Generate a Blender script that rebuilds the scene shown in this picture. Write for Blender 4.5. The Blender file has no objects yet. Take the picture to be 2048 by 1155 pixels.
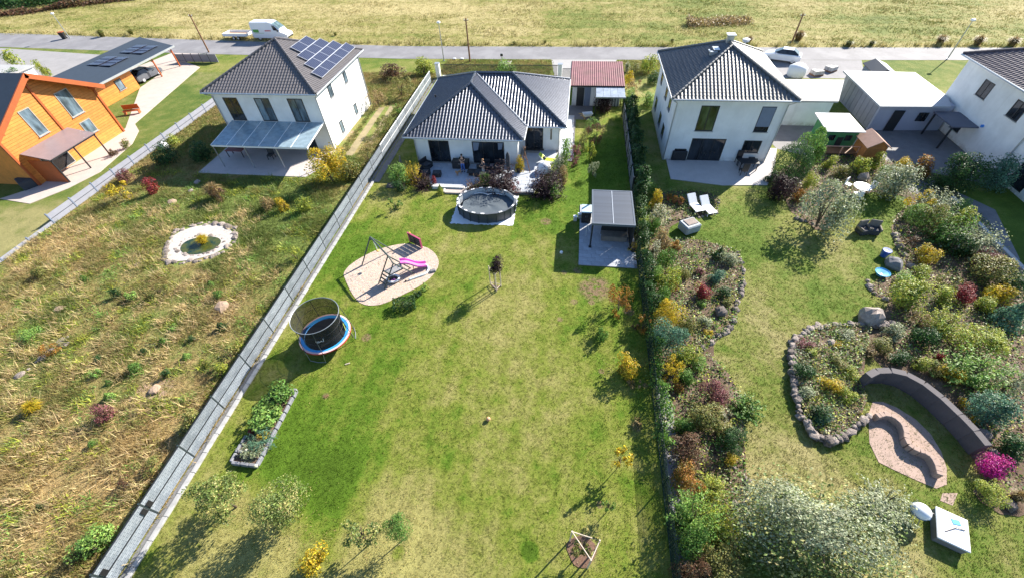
import bpy, bmesh, math, random
import numpy as np
from mathutils import Vector, Matrix

sc = bpy.context.scene
COL = sc.collection
# ------------------------------------------------------------------ camera, sky, sun, exposure
CAM_H = 21.0
FPX = 844.412                       # focal length in pixels of the 2048 px wide photograph
CM = ((0.991507313709635, -0.06636482923844514, 0.11184344549617219),
      (0.12472919805677744, 0.7287573942075948, -0.6733166324545008),
      (-0.03682219456274173, 0.6815485087856243, 0.7308459182068923))
cam = bpy.data.cameras.new('camera')
cam.sensor_width = 36.0
cam.lens = FPX / 2048.0 * 36.0
cam.clip_start = 0.1
cam.clip_end = 1500
cam_o = bpy.data.objects.new('camera', cam)
COL.objects.link(cam_o)
m = Matrix(CM).to_4x4()
m.translation = (0, 0, CAM_H)
cam_o.matrix_world = m
sc.camera = cam_o

SUN_EL = math.radians(31.8)
SUN_AZ = math.radians(42.0)         # from +Y (depth) towards +X (right)
world = bpy.data.worlds.new('World')
sc.world = world
world.use_nodes = True
wn = world.node_tree.nodes
wl = world.node_tree.links
wn.clear()
sky = wn.new('ShaderNodeTexSky')
sky.sky_type = 'NISHITA'
sky.sun_disc = False
sky.sun_elevation = SUN_EL
sky.sun_rotation = SUN_AZ
sky.air_density = 1.0
sky.dust_density = 0.3
sky.ozone_density = 4.0
bg = wn.new('ShaderNodeBackground')
bg.inputs['Strength'].default_value = 0.085
wo = wn.new('ShaderNodeOutputWorld')
wl.new(sky.outputs[0], bg.inputs[0])
wl.new(bg.outputs[0], wo.inputs[0])
sun = bpy.data.lights.new('sun', 'SUN')
sun.energy = 5.0
sun.angle = math.radians(0.53)
sun.color = (1.0, 0.93, 0.82)
sun_o = bpy.data.objects.new('sun', sun)
COL.objects.link(sun_o)
sd = Vector((math.sin(SUN_AZ) * math.cos(SUN_EL), math.cos(SUN_AZ) * math.cos(SUN_EL), math.sin(SUN_EL)))
sun_o.rotation_euler = sd.to_track_quat('Z', 'Y').to_euler()
sun_o.location = (40, 60, 60)
vs = sc.view_settings
vs.view_transform = 'Standard'
vs.look = 'None'
vs.exposure = 1.42
vs.gamma = 1.0
vs.use_curve_mapping = False
sc.render.engine = 'CYCLES'
sc.cycles.max_bounces = 5
sc.cycles.diffuse_bounces = 3
sc.cycles.glossy_bounces = 3
sc.cycles.transmission_bounces = 4
sc.cycles.transparent_max_bounces = 8

# ------------------------------------------------------------------ surveying: photo pixel -> place on the ground
def ray(px, py):
    x, y = (px - 1024) / FPX, -(py - 577.5) / FPX
    return [CM[i][0] * x + CM[i][1] * y - CM[i][2] for i in range(3)]

def G(px, py, z=0.0):
    d = ray(px, py)
    t = (z - CAM_H) / d[2]
    return (d[0] * t, d[1] * t)

def mpp(px, py, z=0.0):             # metres per photo pixel there
    d = ray(px, py)
    return (z - CAM_H) / d[2] / FPX

# ------------------------------------------------------------------ materials
def srgb(r, g, b):
    return tuple(((c / 255) / 12.92 if c / 255 <= .04045 else ((c / 255 + .055) / 1.055) ** 2.4) for c in (r, g, b))

class NT:
    def __init__(s, name):
        s.m = bpy.data.materials.new(name)
        s.m.use_nodes = True
        s.t = s.m.node_tree
        s.t.nodes.clear()
        s.out = s.n('ShaderNodeOutputMaterial')
    def n(s, ty, **kw):
        q = s.t.nodes.new(ty)
        for k, v in kw.items():
            setattr(q, k, v)
        return q
    def set(s, q, i, v):
        if v is None:
            return
        if hasattr(v, 'is_linked') or isinstance(v, bpy.types.NodeSocket):
            s.t.links.new(v, q.inputs[i])
        else:
            q.inputs[i].default_value = v if not (isinstance(v, tuple) and len(v) == 3 and len(q.inputs[i].default_value) == 4) else (*v, 1)
    def math(s, op, a, b=None, clamp=False):
        q = s.n('ShaderNodeMath', operation=op, use_clamp=clamp)
        s.set(q, 0, a)
        if b is not None:
            s.set(q, 1, b)
        return q.outputs[0]
    def pos(s):
        return s.n('ShaderNodeNewGeometry').outputs['Position']
    def island(s):
        return s.n('ShaderNodeNewGeometry').outputs['Random Per Island']
    def objrand(s):
        return s.n('ShaderNodeObjectInfo').outputs['Random']
    def objco(s):
        return s.n('ShaderNodeTexCoord').outputs['Object']
    def noise(s, vec, scale, detail=3.0, rough=.55, dist=0.0):
        q = s.n('ShaderNodeTexNoise')
        s.set(q, 'Vector', vec)
        q.inputs['Scale'].default_value = scale
        q.inputs['Detail'].default_value = detail
        q.inputs['Roughness'].default_value = rough
        q.inputs['Distortion'].default_value = dist
        return q.outputs['Fac']
    def scalev(s, vec, sx, sy, sz):
        q = s.n('ShaderNodeVectorMath', operation='MULTIPLY')
        s.set(q, 0, vec)
        q.inputs[1].default_value = (sx, sy, sz)
        return q.outputs[0]
    def ramp(s, fac, stops):
        q = s.n('ShaderNodeValToRGB')
        el = q.color_ramp.elements
        while len(el) < len(stops):
            el.new(.5)
        for e, (p, c) in zip(el, stops):
            e.position = p
            e.color = (*c, 1)
        s.set(q, 0, fac)
        return q.outputs[0]
    def mixc(s, fac, a, b, mode='MIX'):
        q = s.n('ShaderNodeMix', data_type='RGBA', blend_type=mode)
        s.set(q, 0, fac)
        for i, v in ((6, a), (7, b)):
            s.set(q, i, v)
        return q.outputs[2]
    def maprange(s, v, a, b, c=0.0, d=1.0, smooth=True):
        q = s.n('ShaderNodeMapRange', interpolation_type='SMOOTHSTEP' if smooth else 'LINEAR')
        s.set(q, 0, v)
        for i, x in enumerate((a, b, c, d)):
            q.inputs[i + 1].default_value = x
        return q.outputs[0]
    def spot(s, vec, cx, cy, r, soft=.6):       # 1 in the middle of a spot, 0 outside
        q = s.n('ShaderNodeVectorMath', operation='DISTANCE')
        fl = s.n('ShaderNodeVectorMath', operation='MULTIPLY')
        s.set(fl, 0, vec)
        fl.inputs[1].default_value = (1, 1, 0)
        s.t.links.new(fl.outputs[0], q.inputs[0])
        q.inputs[1].default_value = (cx, cy, 0)
        return s.maprange(q.outputs[1], r * (1 - soft), r, 1.0, 0.0)
    def bsdf(s, col, rough=.7, metal=0.0, spec=.5, bump=None, bstr=.3, bdist=.02, **kw):
        q = s.n('ShaderNodeBsdfPrincipled')
        s.set(q, 'Base Color', col)
        s.set(q, 'Roughness', rough)
        s.set(q, 'Metallic', metal)
        s.set(q, 'Specular IOR Level', spec)
        for k, v in kw.items():
            s.set(q, k.replace('_', ' '), v)
        if bump is not None:
            b = s.n('ShaderNodeBump')
            b.inputs['Strength'].default_value = bstr
            b.inputs['Distance'].default_value = bdist
            s.set(b, 'Height', bump)
            s.t.links.new(b.outputs[0], q.inputs['Normal'])
        return q
    def done(s, q):
        s.t.links.new(q.outputs[0], s.out.inputs[0])
        return s.m

def mat(name, col, rough=.7, var=.18, scale=3.0, bump=0.0, metal=0.0, spec=.5, rv=.0, col2=None, thr=(.45, .65), **kw):
    t = NT(name)
    co = t.objco()
    n1 = t.noise(co, scale, 4)
    n2 = t.noise(co, scale * 7, 3)
    f = t.math('ADD', t.math('MULTIPLY', n1, .6), t.math('MULTIPLY', n2, .4))
    lo = tuple(c * (1 - var) for c in col)
    hi = tuple(min(1, c * (1 + var)) for c in col)
    c = t.ramp(f, [(.3, lo), (.7, hi)])
    if col2:
        c = t.mixc(t.maprange(t.noise(co, scale * .6, 5, .6), *thr), c, col2)
    if rv:
        h = t.n('ShaderNodeHueSaturation')
        t.set(h, 'Color', c)
        t.set(h, 'Value', t.maprange(t.objrand(), 0, 1, 1 - rv, 1 + rv, False))
        c = h.outputs[0]
    q = t.bsdf(c, rough, metal, spec, bump=(t.noise(co, scale * 9, 3) if bump else None), bstr=bump, **kw)
    return t.done(q)

def leafmat(name, col, hv=.05, vv=.45, col2=None, share=.35, trans=.36, gain=1.45):
    t = NT(name)
    r = t.island()
    r2 = t.math('FRACT', t.math('MULTIPLY', r, 17.31))
    r3 = t.math('FRACT', t.math('MULTIPLY', r, 71.7))
    up = lambda c: tuple(x * gain for x in c)
    col = up(col)
    if col2: col2 = up(col2)
    base = col
    if col2:
        nz = t.maprange(t.noise(t.objco(), 1.7, 2), .38, .62, -.35, .35)
        base = t.mixc(t.math('LESS_THAN', r3, t.math('ADD', nz, share)), col, col2)
    h = t.n('ShaderNodeHueSaturation')
    t.set(h, 'Color', base)
    t.set(h, 'Hue', t.maprange(r, 0, 1, .5 - hv / 2, .5 + hv / 2, False))
    cl = t.maprange(t.noise(t.objco(), 2.3, 3), .3, .7, .72, 1.28)
    t.set(h, 'Value', t.math('MULTIPLY', cl, t.maprange(r2, 0, 1, 1 - vv, 1 + vv, False)))
    t.set(h, 'Saturation', 1.0)
    a = t.bsdf(h.outputs[0], .5, 0, .35)
    b = t.n('ShaderNodeBsdfTranslucent')
    t.t.links.new(h.outputs[0], b.inputs[0])
    mx = t.n('ShaderNodeMixShader')
    mx.inputs[0].default_value = trans
    t.t.links.new(a.outputs[0], mx.inputs[1])
    t.t.links.new(b.outputs[0], mx.inputs[2])
    return t.done(mx)

# ------------------------------------------------------------------ object helpers
def tag(o, label=None, cat=None, group=None, kind=None):
    if label: o['label'] = label
    if cat: o['category'] = cat
    if group: o['group'] = group
    if kind: o['kind'] = kind
    return o

def thing(name, label, cat, loc=(0, 0, 0), rz=0.0, group=None):
    o = bpy.data.objects.new(name, None)
    COL.objects.link(o)
    o.empty_display_size = .2
    o.location = loc
    o.rotation_euler = (0, 0, rz)
    return tag(o, label, cat, group)

def mesh_obj(name, me, parent=None, loc=(0, 0, 0), rot=(0, 0, 0), scale=(1, 1, 1), m=None):
    o = bpy.data.objects.new(name, me)
    COL.objects.link(o)
    if parent: o.parent = parent
    o.location = loc
    o.rotation_euler = rot
    o.scale = scale
    if m is not None:
        if len(me.materials) == 0:
            me.materials.append(None)
        o.material_slots[0].link = 'OBJECT'
        o.material_slots[0].material = m
    return o

def dup(root, loc=None, rz=None, label=None, group=None):
    r = root.copy()
    COL.objects.link(r)
    if loc is not None: r.location = loc
    if rz is not None: r.rotation_euler = (0, 0, rz)
    if label: r['label'] = label
    if group: r['group'] = group
    for ch in list(root.children):
        c = ch.copy()
        COL.objects.link(c)
        c.parent = r
        for g in ch.children:
            d = g.copy()
            COL.objects.link(d)
            d.parent = c
    return r

class MB:
    """collects shapes, builds ONE mesh object"""
    def __init__(s):
        s.v = []; s.f = []; s.fm = []; s.mi = 0; s.sm = []; s.smooth = False
    def add(s, vs, fs):
        b = len(s.v)
        s.v += [tuple(v) for v in vs]
        for f in fs:
            s.f.append([b + i for i in f]); s.fm.append(s.mi); s.sm.append(s.smooth)
        return s
    def box(s, cx, cy, cz, sx, sy, sz, rz=0.0, bev=0.0):
        hx, hy, hz = sx / 2, sy / 2, sz / 2
        c, q = math.cos(rz), math.sin(rz)
        if bev <= 0:
            pts = [(x, y, z) for z in (-hz, hz) for x, y in ((-hx, -hy), (hx, -hy), (hx, hy), (-hx, hy))]
            fs = [(3, 2, 1, 0), (4, 5, 6, 7), (0, 1, 5, 4), (1, 2, 6, 5), (2, 3, 7, 6), (3, 0, 4, 7)]
        else:
            b = min(bev, hx * .9, hy * .9, hz * .9)
            pts = []
            for z, o in ((-hz, b), (-hz + b, 0), (hz - b, 0), (hz, b)):
                for x, y in ((-hx + b, -hy + o), (hx - b, -hy + o), (hx - o, -hy + b), (hx - o, hy - b), (hx - b, hy - o), (-hx + b, hy - o), (-hx + o, hy - b), (-hx + o, -hy + b)):
                    pts.append((x, y, z))
            fs = [tuple(range(7, -1, -1)), tuple(range(24, 32))]
            for k in range(3):
                for i in range(8):
                    j = (i + 1) % 8
                    fs.append((k * 8 + i, k * 8 + j, k * 8 + 8 + j, k * 8 + 8 + i))
        return s.add([(cx + x * c - y * q, cy + x * q + y * c, cz + z) for x, y, z in pts], fs)
    def span(s, x0, x1, y0, y1, z0, z1, bev=0.0):
        return s.box((x0 + x1) / 2, (y0 + y1) / 2, (z0 + z1) / 2, abs(x1 - x0), abs(y1 - y0), abs(z1 - z0), 0, bev)
    def prism(s, poly, z0, z1):
        n = len(poly)
        vs = [(x, y, z0) for x, y in poly] + [(x, y, z1) for x, y in poly]
        fs = [tuple(range(n - 1, -1, -1)), tuple(range(n, 2 * n))] + [(i, (i + 1) % n, n + (i + 1) % n, n + i) for i in range(n)]
        return s.add(vs, fs)
    def poly(s, pts):
        return s.add(pts, [tuple(range(len(pts)))])
    def slab(s, pts, th):                # a polygon in space given thickness along its normal (downwards)
        P = [Vector(p) for p in pts]
        n = Vector((0, 0, 0))
        for i in range(len(P)):
            n += (P[i] - P[0]).cross(P[(i + 1) % len(P)] - P[0])
        n.normalize()
        k = len(P)
        vs = P + [p - n * th for p in P]
        fs = [tuple(range(k)), tuple(range(2 * k - 1, k - 1, -1))] + [(i, k + i, k + (i + 1) % k, (i + 1) % k) for i in range(k)]
        return s.add(vs, fs)
    def tube(s, pts, r, n=8, cap=True):
        P = [Vector(p) for p in pts]
        if not isinstance(r, (list, tuple)):
            r = [r] * len(P)
        rings = []
        up = None
        for i, p in enumerate(P):
            d = (P[min(i + 1, len(P) - 1)] - P[max(i - 1, 0)])
            if d.length < 1e-9: d = Vector((0, 0, 1))
            d.normalize()
            if up is None:
                a = Vector((0, 0, 1)) if abs(d.z) < .9 else Vector((1, 0, 0))
                u = d.cross(a).normalized()
            else:
                u = (up - d * up.dot(d))
                u = u.normalized() if u.length > 1e-6 else d.orthogonal().normalized()
            up = u
            w = d.cross(u)
            rings.append([p + (u * math.cos(2 * math.pi * k / n) + w * math.sin(2 * math.pi * k / n)) * r[i] for k in range(n)])
        vs = [q for R in rings for q in R]
        fs = []
        for i in range(len(P) - 1):
            for k in range(n):
                j = (k + 1) % n
                fs.append((i * n + k, i * n + j, (i + 1) * n + j, (i + 1) * n + k))
        if cap:
            fs.append(tuple(range(n - 1, -1, -1)))
            fs.append(tuple(range((len(P) - 1) * n, len(P) * n)))
        return s.add(vs, fs)
    def lathe(s, prof, cx=0, cy=0, cz=0, n=20, sx=1.0, sy=1.0, cap=True):
        vs = []
        for r, z in prof:
            for k in range(n):
                a = 2 * math.pi * k / n
                vs.append((cx + r * sx * math.cos(a), cy + r * sy * math.sin(a), cz + z))
        fs = []
        for i in range(len(prof) - 1):
            for k in range(n):
                j = (k + 1) % n
                fs.append((i * n + k, i * n + j, (i + 1) * n + j, (i + 1) * n + k))
        if cap:
            fs.append(tuple(range(n - 1, -1, -1)))
            fs.append(tuple(range((len(prof) - 1) * n, len(prof) * n)))
        return s.add(vs, fs)
    def ell(s, cx, cy, cz, rx, ry, rz, n=12, rings=7):
        prof = [(max(.02, math.sin(math.pi * i / rings)), -math.cos(math.pi * i / rings)) for i in range(rings + 1)]
        b = len(s.v)
        s.lathe(prof, 0, 0, 0, n)
        for i in range(b, len(s.v)):
            x, y, z = s.v[i]
            s.v[i] = (cx + x * rx, cy + y * ry, cz + z * rz)
        return s
    def mesh(s, name, mats, off=(0, 0, 0)):
        me = bpy.data.meshes.new(name)
        me.from_pydata([(v[0] - off[0], v[1] - off[1], v[2] - off[2]) for v in s.v], [], s.f)
        for q in (mats if isinstance(mats, (list, tuple)) else [mats]):
            me.materials.append(q)
        me.polygons.foreach_set('material_index', s.fm)
        me.polygons.foreach_set('use_smooth', s.sm)
        me.update()
        return me
    def build(s, name, mats, parent=None, local=False, loc=None):
        off = Vector((0, 0, 0))
        if parent is not None and not local:
            p = parent
            while p:
                off += p.location
                p = p.parent
        if loc is not None:
            off = off + Vector(loc)
        me = s.mesh(name, mats, off)
        o = bpy.data.objects.new(name, me)
        COL.objects.link(o)
        if parent is not None: o.parent = parent
        if loc is not None: o.location = Vector(loc) if not parent or local else Vector(loc)
        return o

def np_mesh(name, V, F, mats, smooth=False):
    """V (n,3), F (k,3|4) arrays"""
    me = bpy.data.meshes.new(name)
    k = F.shape[1]
    me.vertices.add(len(V)); me.vertices.foreach_set('co', V.astype(np.float32).ravel())
    me.loops.add(F.size); me.loops.foreach_set('vertex_index', F.astype(np.int32).ravel())
    me.polygons.add(len(F)); me.polygons.foreach_set('loop_start', np.arange(0, F.size, k, dtype=np.int32))
    for q in (mats if isinstance(mats, (list, tuple)) else [mats]):
        me.materials.append(q)
    me.update(calc_edges=True)
    me.validate()
    return me

def fix_normals(o):
    bm = bmesh.new(); bm.from_mesh(o.data)
    bmesh.ops.recalc_face_normals(bm, faces=bm.faces)
    bm.to_mesh(o.data); bm.free()
    return o

def sheet(name, poly, z, m, kind='structure', th=0.0):
    b = MB()
    if th: b.prism(poly, z - th, z)
    else: b.poly([(x, y, z) for x, y in poly])
    o = b.build(name, m)
    bm = bmesh.new(); bm.from_mesh(o.data)
    bmesh.ops.triangulate(bm, faces=[f for f in bm.faces if len(f.verts) > 4])
    bmesh.ops.recalc_face_normals(bm, faces=bm.faces)
    for f in bm.faces:
        if not th and f.normal.z < 0: f.normal_flip()
    bm.to_mesh(o.data); bm.free()
    if kind: o['kind'] = kind
    return o

def inpoly(X, Y, poly):
    c = np.zeros(len(X), bool)
    n = len(poly)
    j = n - 1
    for i in range(n):
        xi, yi = poly[i]; xj, yj = poly[j]
        if yi != yj:
            t = ((yi > Y) != (yj > Y)) & (X < (xj - xi) * (Y - yi) / (yj - yi) + xi)
            c ^= t
        j = i
    return c

def smooth_poly(pts, it=2):             # Chaikin
    for _ in range(it):
        q = []
        for i in range(len(pts)):
            a, b = pts[i], pts[(i + 1) % len(pts)]
            q += [(a[0] * .75 + b[0] * .25, a[1] * .75 + b[1] * .25), (a[0] * .25 + b[0] * .75, a[1] * .25 + b[1] * .75)]
        pts = q
    return pts
# ------------------------------------------------------------------ ground materials
def turf(name, cols, spots=(), soil=(), soilcol=(.22, .15, .09), grain=1.0, blades=False, bias=0.0, big=.11, bands=0.0, mow=0.0, patch=1.0):
    """cols: lush, mid, dry.  spots: (x, y, r, amount) push towards dry (+) or lush (-).  soil: bare earth patches (x, y, r)"""
    t = NT(name)
    p = t.pos()
    a = t.noise(p, big, 4, .6, .6)
    b = t.noise(p, .75, 4, .6)
    c = t.noise(p, 5.0, 3, .6)
    d = t.noise(p, 26.0, 3, .7)
    f = t.math('ADD', t.math('MULTIPLY', a, .75 * (2 - patch)), t.math('MULTIPLY', b, .55 * patch))
    f = t.math('ADD', f, t.math('MULTIPLY', c, .30 * grain))
    f = t.math('ADD', f, t.math('MULTIPLY', d, .42 * grain))
    f = t.math('SUBTRACT', f, .65 + .15 * grain + .21 * grain - .51 - bias + (.375 * (2 - patch) + .275 * patch - .65))
    if mow:
        sx_ = t.n('ShaderNodeSeparateXYZ'); t.set(sx_, 0, p)
        wv = t.math('SINE', t.math('ADD', t.math('MULTIPLY', sx_.outputs[0], 5.8), t.math('MULTIPLY', a, 5.0)))
        f = t.math('ADD', f, t.math('MULTIPLY', wv, mow * .5))
        f = t.math('SUBTRACT', f, t.math('MULTIPLY', t.maprange(t.noise(p, 2.4, 3, .6), .62, .74), .14))
    if bands:
        f = t.math('ADD', f, t.math('MULTIPLY', t.math('SUBTRACT', t.noise(t.scalev(p, .018, .33, 0), 1.0, 4, .6), .5), bands))
    warp = t.math('MULTIPLY', t.math('SUBTRACT', b, .5), 1.0)
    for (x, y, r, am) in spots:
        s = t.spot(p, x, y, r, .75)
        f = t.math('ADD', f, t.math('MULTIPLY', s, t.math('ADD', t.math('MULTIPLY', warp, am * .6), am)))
    if blades:
        f = t.math('ADD', f, t.math('MULTIPLY', t.math('SUBTRACT', t.island(), .5), .3))
    col = t.ramp(f, [(.22, tuple(x * .72 for x in cols[0])), (.38, cols[0]), (.52, cols[1]), (.72, cols[2]), (.95, tuple(min(1, x * 1.25) for x in cols[2]))])
    if not blades:
        col = t.mixc(t.maprange(t.noise(p, 70, 2, .6), .38, .62), tuple(0 for _ in range(3)), col) if False else col
        for (x, y, r) in soil:
            s = t.spot(p, x, y, r, .5)
            s = t.math('MULTIPLY', s, t.maprange(t.noise(p, 3.2 / max(r, .3), 4, .7), .36, .56))
            col = t.mixc(s, col, soilcol)
        q = t.bsdf(col, .9, 0, .15, bump=t.math('ADD', t.noise(p, 30, 3, .7), t.math('MULTIPLY', t.noise(p, 4, 3), .8)), bstr=.9, bdist=.05)
        return t.done(q)
    h = t.n('ShaderNodeHueSaturation')
    t.set(h, 'Color', col)
    t.set(h, 'Value', t.maprange(t.math('FRACT', t.math('MULTIPLY', t.island(), 33.3)), 0, 1, .82, 1.28, False))
    q = t.bsdf(h.outputs[0], .6, 0, .3)
    tr = t.n('ShaderNodeBsdfTranslucent')
    t.t.links.new(h.outputs[0], tr.inputs[0])
    mx = t.n('ShaderNodeMixShader'); mx.inputs[0].default_value = .3
    t.t.links.new(q.outputs[0], mx.inputs[1]); t.t.links.new(tr.outputs[0], mx.inputs[2])
    return t.done(mx)

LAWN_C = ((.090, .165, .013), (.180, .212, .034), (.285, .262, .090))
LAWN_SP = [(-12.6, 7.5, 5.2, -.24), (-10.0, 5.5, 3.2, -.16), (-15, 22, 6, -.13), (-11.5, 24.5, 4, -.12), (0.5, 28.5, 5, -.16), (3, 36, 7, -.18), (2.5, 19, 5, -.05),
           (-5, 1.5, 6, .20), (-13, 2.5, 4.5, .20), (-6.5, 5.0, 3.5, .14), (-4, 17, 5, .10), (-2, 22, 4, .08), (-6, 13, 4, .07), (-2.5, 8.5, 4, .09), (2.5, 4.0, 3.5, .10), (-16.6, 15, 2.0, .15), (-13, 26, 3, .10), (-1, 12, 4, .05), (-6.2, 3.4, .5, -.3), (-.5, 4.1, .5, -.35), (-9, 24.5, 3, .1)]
px_soil = [(1190, 576, 42), (1148, 603, 9), (1183, 604, 9), (733, 674, 13), (1128, 545, 8), (1155, 541, 12), (651, 791, 9), (1092, 443, 14), (1272, 853, 13), (1200, 1008, 10), (1203, 742, 8), (1225, 598, 9), (1120, 638, 8), (1168, 1098, 32), (1258, 622, 14), (1290, 770, 8)]
LAWN_SOIL = [(*G(x, y), r * mpp(x, y)) for x, y, r in px_soil]
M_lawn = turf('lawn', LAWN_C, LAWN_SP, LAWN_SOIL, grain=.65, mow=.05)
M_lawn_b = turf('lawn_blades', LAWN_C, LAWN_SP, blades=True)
WILD_C = ((.165, .215, .05), (.235, .215, .072), (.345, .25, .11))
WILD_SP = [(-38, 4, 9, .26), (-26, 3, 7, .16), (-20.5, 6, 4, .14), (-40, 20, 4, .2), (-32, 10, 3.5, -.10), (-26, 14, 4, -.12), (-30, 21, 4, -.08), (-22, 24, 7, -.20), (-27, 27, 8, -.24), (-37, 9, 4, .2), (-23, 9, 8, .06), (-30, 18, 6, .02), (-21, 44, 6, -.12), (-36, 27, 6, -.1), (-22, 33, 4, -.2), (-34, 14, 3, -.2), (-38, 38, 6, -.1)]
M_wild = turf('meadow', WILD_C, WILD_SP, bias=.03, patch=1.45, soil=[(*G(445, 615), 1.3), (*G(300, 790), 1.6), (*G(120, 615), 1.2), (*G(690, 270), 1.5)], soilcol=(.42, .29, .2), grain=1.15)
M_wild_b = turf('meadow_blades', WILD_C, WILD_SP, blades=True, bias=.03, patch=1.45)
RL_C = ((.10, .16, .02), (.19, .205, .05), (.30, .265, .115))
RL_SP = [(12, 27, 7, -.2), (8.5, 14, 4, .16), (11, 9, 4, .22), (14, 6.5, 4, .15), (16, 20, 4, -.08), (32, 28, 10, -.2), (13.4, 17, 3, .12)]
M_rlawn = turf('lawn_right', RL_C, RL_SP)
M_rlawn_b = turf('lawn_right_blades', RL_C, RL_SP, blades=True)
FIELD_C = ((.15, .18, .036), (.26, .235, .075), (.40, .335, .155))
def fieldmat(name, blades):
    return turf(name, FIELD_C, [(-60, 78, 26, .12), (15, 80, 24, -.10), (50, 78, 20, -.12), (-15, 74, 20, .02), (-30, 95, 20, .1)], blades=blades, big=.07, bias=.055, bands=.45)
M_field = fieldmat('field', False)
M_field_b = fieldmat('field_blades', True)
M_verge = turf('verge', ((.10, .15, .02), (.17, .19, .04), (.28, .25, .09)), bias=-.03)
M_soil = mat('soil', (.10, .062, .04), .95, .4, 2.5, .8, col2=(.17, .12, .085))
M_asphalt = mat('road_asphalt', (.20, .195, .203), .8, .16, .5, .25, spec=.3, col2=(.245, .24, .247))
M_gravel = mat('gravel', (.46, .37, .31), .9, .3, 8, .7, col2=(.52, .39, .28))
M_pink_paving = mat('light_paving', (.46, .39, .35), .85, .12, 1.2, .2)
M_dark_paving = mat('dark_paving', (.17, .165, .17), .8, .2, 1.5, .3)

# ------------------------------------------------------------------ ground, parcels, road
gz = -.06
S = 420
ground = sheet('ground', [(-S, -120), (S, -120), (S, S), (-S, S)], gz, turf('ground_turf', FIELD_C, big=.07))
near = [(-250, 74.5), (-93.75, 66.43), (-57, 63.79), (-24.6, 62.2), (9.9, 62.3), (54, 62.9), (260, 66)]
far = [(-250, 83.0), (-101.6, 73.7), (-61.4, 70.2), (-26.3, 67.4), (10.4, 67.2), (56.7, 67.3), (260, 70)]
road = sheet('road', near + far[::-1], 0.012, M_asphalt)
field_poly = far + [(400, 380), (-400, 380)]
field = sheet('field', field_poly, 0.0, M_field)
FX = -17.63                              # plot boundary, left fence line
RX = 5.5                                 # plot boundary, right fence line
verge = sheet('verge', [(-60, 56.6), (60, 56.6), (60, 63.2), (54, 62.9), (9.9, 62.3), (-24.6, 62.2), (-57, 63.79), (-60, 64.0)], -.004, M_verge)
lawn_poly = [(FX, -14), (RX, -14), (RX, 56.6), (FX, 56.6)]
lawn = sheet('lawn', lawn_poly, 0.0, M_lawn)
wild_poly = [(-43, -14), (FX, -14), (FX, 56.6), (-43, 56.6)]
wild = sheet('meadow', wild_poly, 0.0, M_wild)
orange_lot = sheet('lawn', [(-130, -14), (-43, -14), (-43, 56.6), (-60, 56.6), (-60, 64), (-93.7, 66.4), (-130, 68)], 0.0, turf('lawn_far', ((.07, .12, .02), (.13, .16, .035), (.24, .22, .09)), [(-46, 22, 6, .3), (-46, 16, 5, .35)]))
rl_poly = [(RX, -14), (30.0, -14), (30.0, 56.6), (RX, 56.6)]
rlawn = sheet('lawn', rl_poly, 0.0, M_rlawn)
rr_lot = sheet('lawn', [(30.0, -14), (130, -14), (130, 56.6), (30.0, 56.6)], 0.0, M_rlawn)
for y0, y1, n in ((63, 66, 0),):
    pass
side_road = sheet('driveway', [(22, 56.6), (34, 56.6), (36, 62.6), (20, 62.4)], 0.004, M_asphalt)
drive2 = sheet('driveway', [(-2.2, 54.8), (3.8, 54.8), (5.6, 62.28), (-3.2, 62.25)], 0.006, mat('drive_paving', (.33, .32, .31), .8, .1, 2, .2))
drive3 = sheet('driveway', [(-64, 56), (-58, 56), (-57, 63.79), (-62, 64.2)], 0.006, M_pink_paving)
step_plate = sheet('path', [G(999, 132), G(1020, 132), G(1024, 122), G(1000, 122)], 0.006, mat('gate_paving', (.55, .5, .47), .8, .1, 2))

# two wheel ruts in the dry grass beside the left house
for pts in ([(690, 310), (705, 312), (770, 215), (758, 215)], [(728, 300), (740, 302), (790, 212), (780, 212)]):
    sheet('path', [G(*p) for p in pts], 0.006, mat('dry_track', (.27, .22, .12), .95, .35, 1.5, .5))

# ------------------------------------------------------------------ grass blades standing on the ground
def blades(name, poly, n, h, w, m, seed, holes=(), fade=None, tuft=5, spread=.05, lean=.5, dens=None, z=0.0):
    r = np.random.default_rng(seed)
    P = np.array(poly)
    x0, y0 = P.min(0); x1, y1 = P.max(0)
    X = r.uniform(x0, x1, n * 2); Y = r.uniform(y0, y1, n * 2)
    k = inpoly(X, Y, poly)
    for hp in holes:
        k &= ~inpoly(X, Y, hp)
    if fade is not None:
        k &= r.random(len(X)) < fade(X, Y)
    X, Y = X[k][:n], Y[k][:n]
    if dens is not None:
        hs = dens(X, Y)
    else:
        hs = np.ones(len(X))
    T = len(X)
    X = np.repeat(X, tuft) + r.normal(0, spread, T * tuft)
    Y = np.repeat(Y, tuft) + r.normal(0, spread, T * tuft)
    H = np.repeat(hs, tuft) * h * r.uniform(.5, 1.25, T * tuft)
    a = r.uniform(0, 2 * np.pi, T * tuft)
    L = H * lean * r.uniform(.2, 1.4, T * tuft)
    la = r.uniform(0, 2 * np.pi, T * tuft)
    V = np.empty((T * tuft, 3, 3))
    V[:, 0] = np.stack([X - np.cos(a) * w / 2, Y - np.sin(a) * w / 2, np.full(len(X), z)], 1)
    V[:, 1] = np.stack([X + np.cos(a) * w / 2, Y + np.sin(a) * w / 2, np.full(len(X), z)], 1)
    V[:, 2] = np.stack([X + np.cos(la) * L, Y + np.sin(la) * L, z + H], 1)
    F = np.arange(T * tuft * 3).reshape(-1, 3)
    o = mesh_obj(name, np_mesh(name, V.reshape(-1, 3), F, m))
    return tag(o, kind='stuff')

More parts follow.
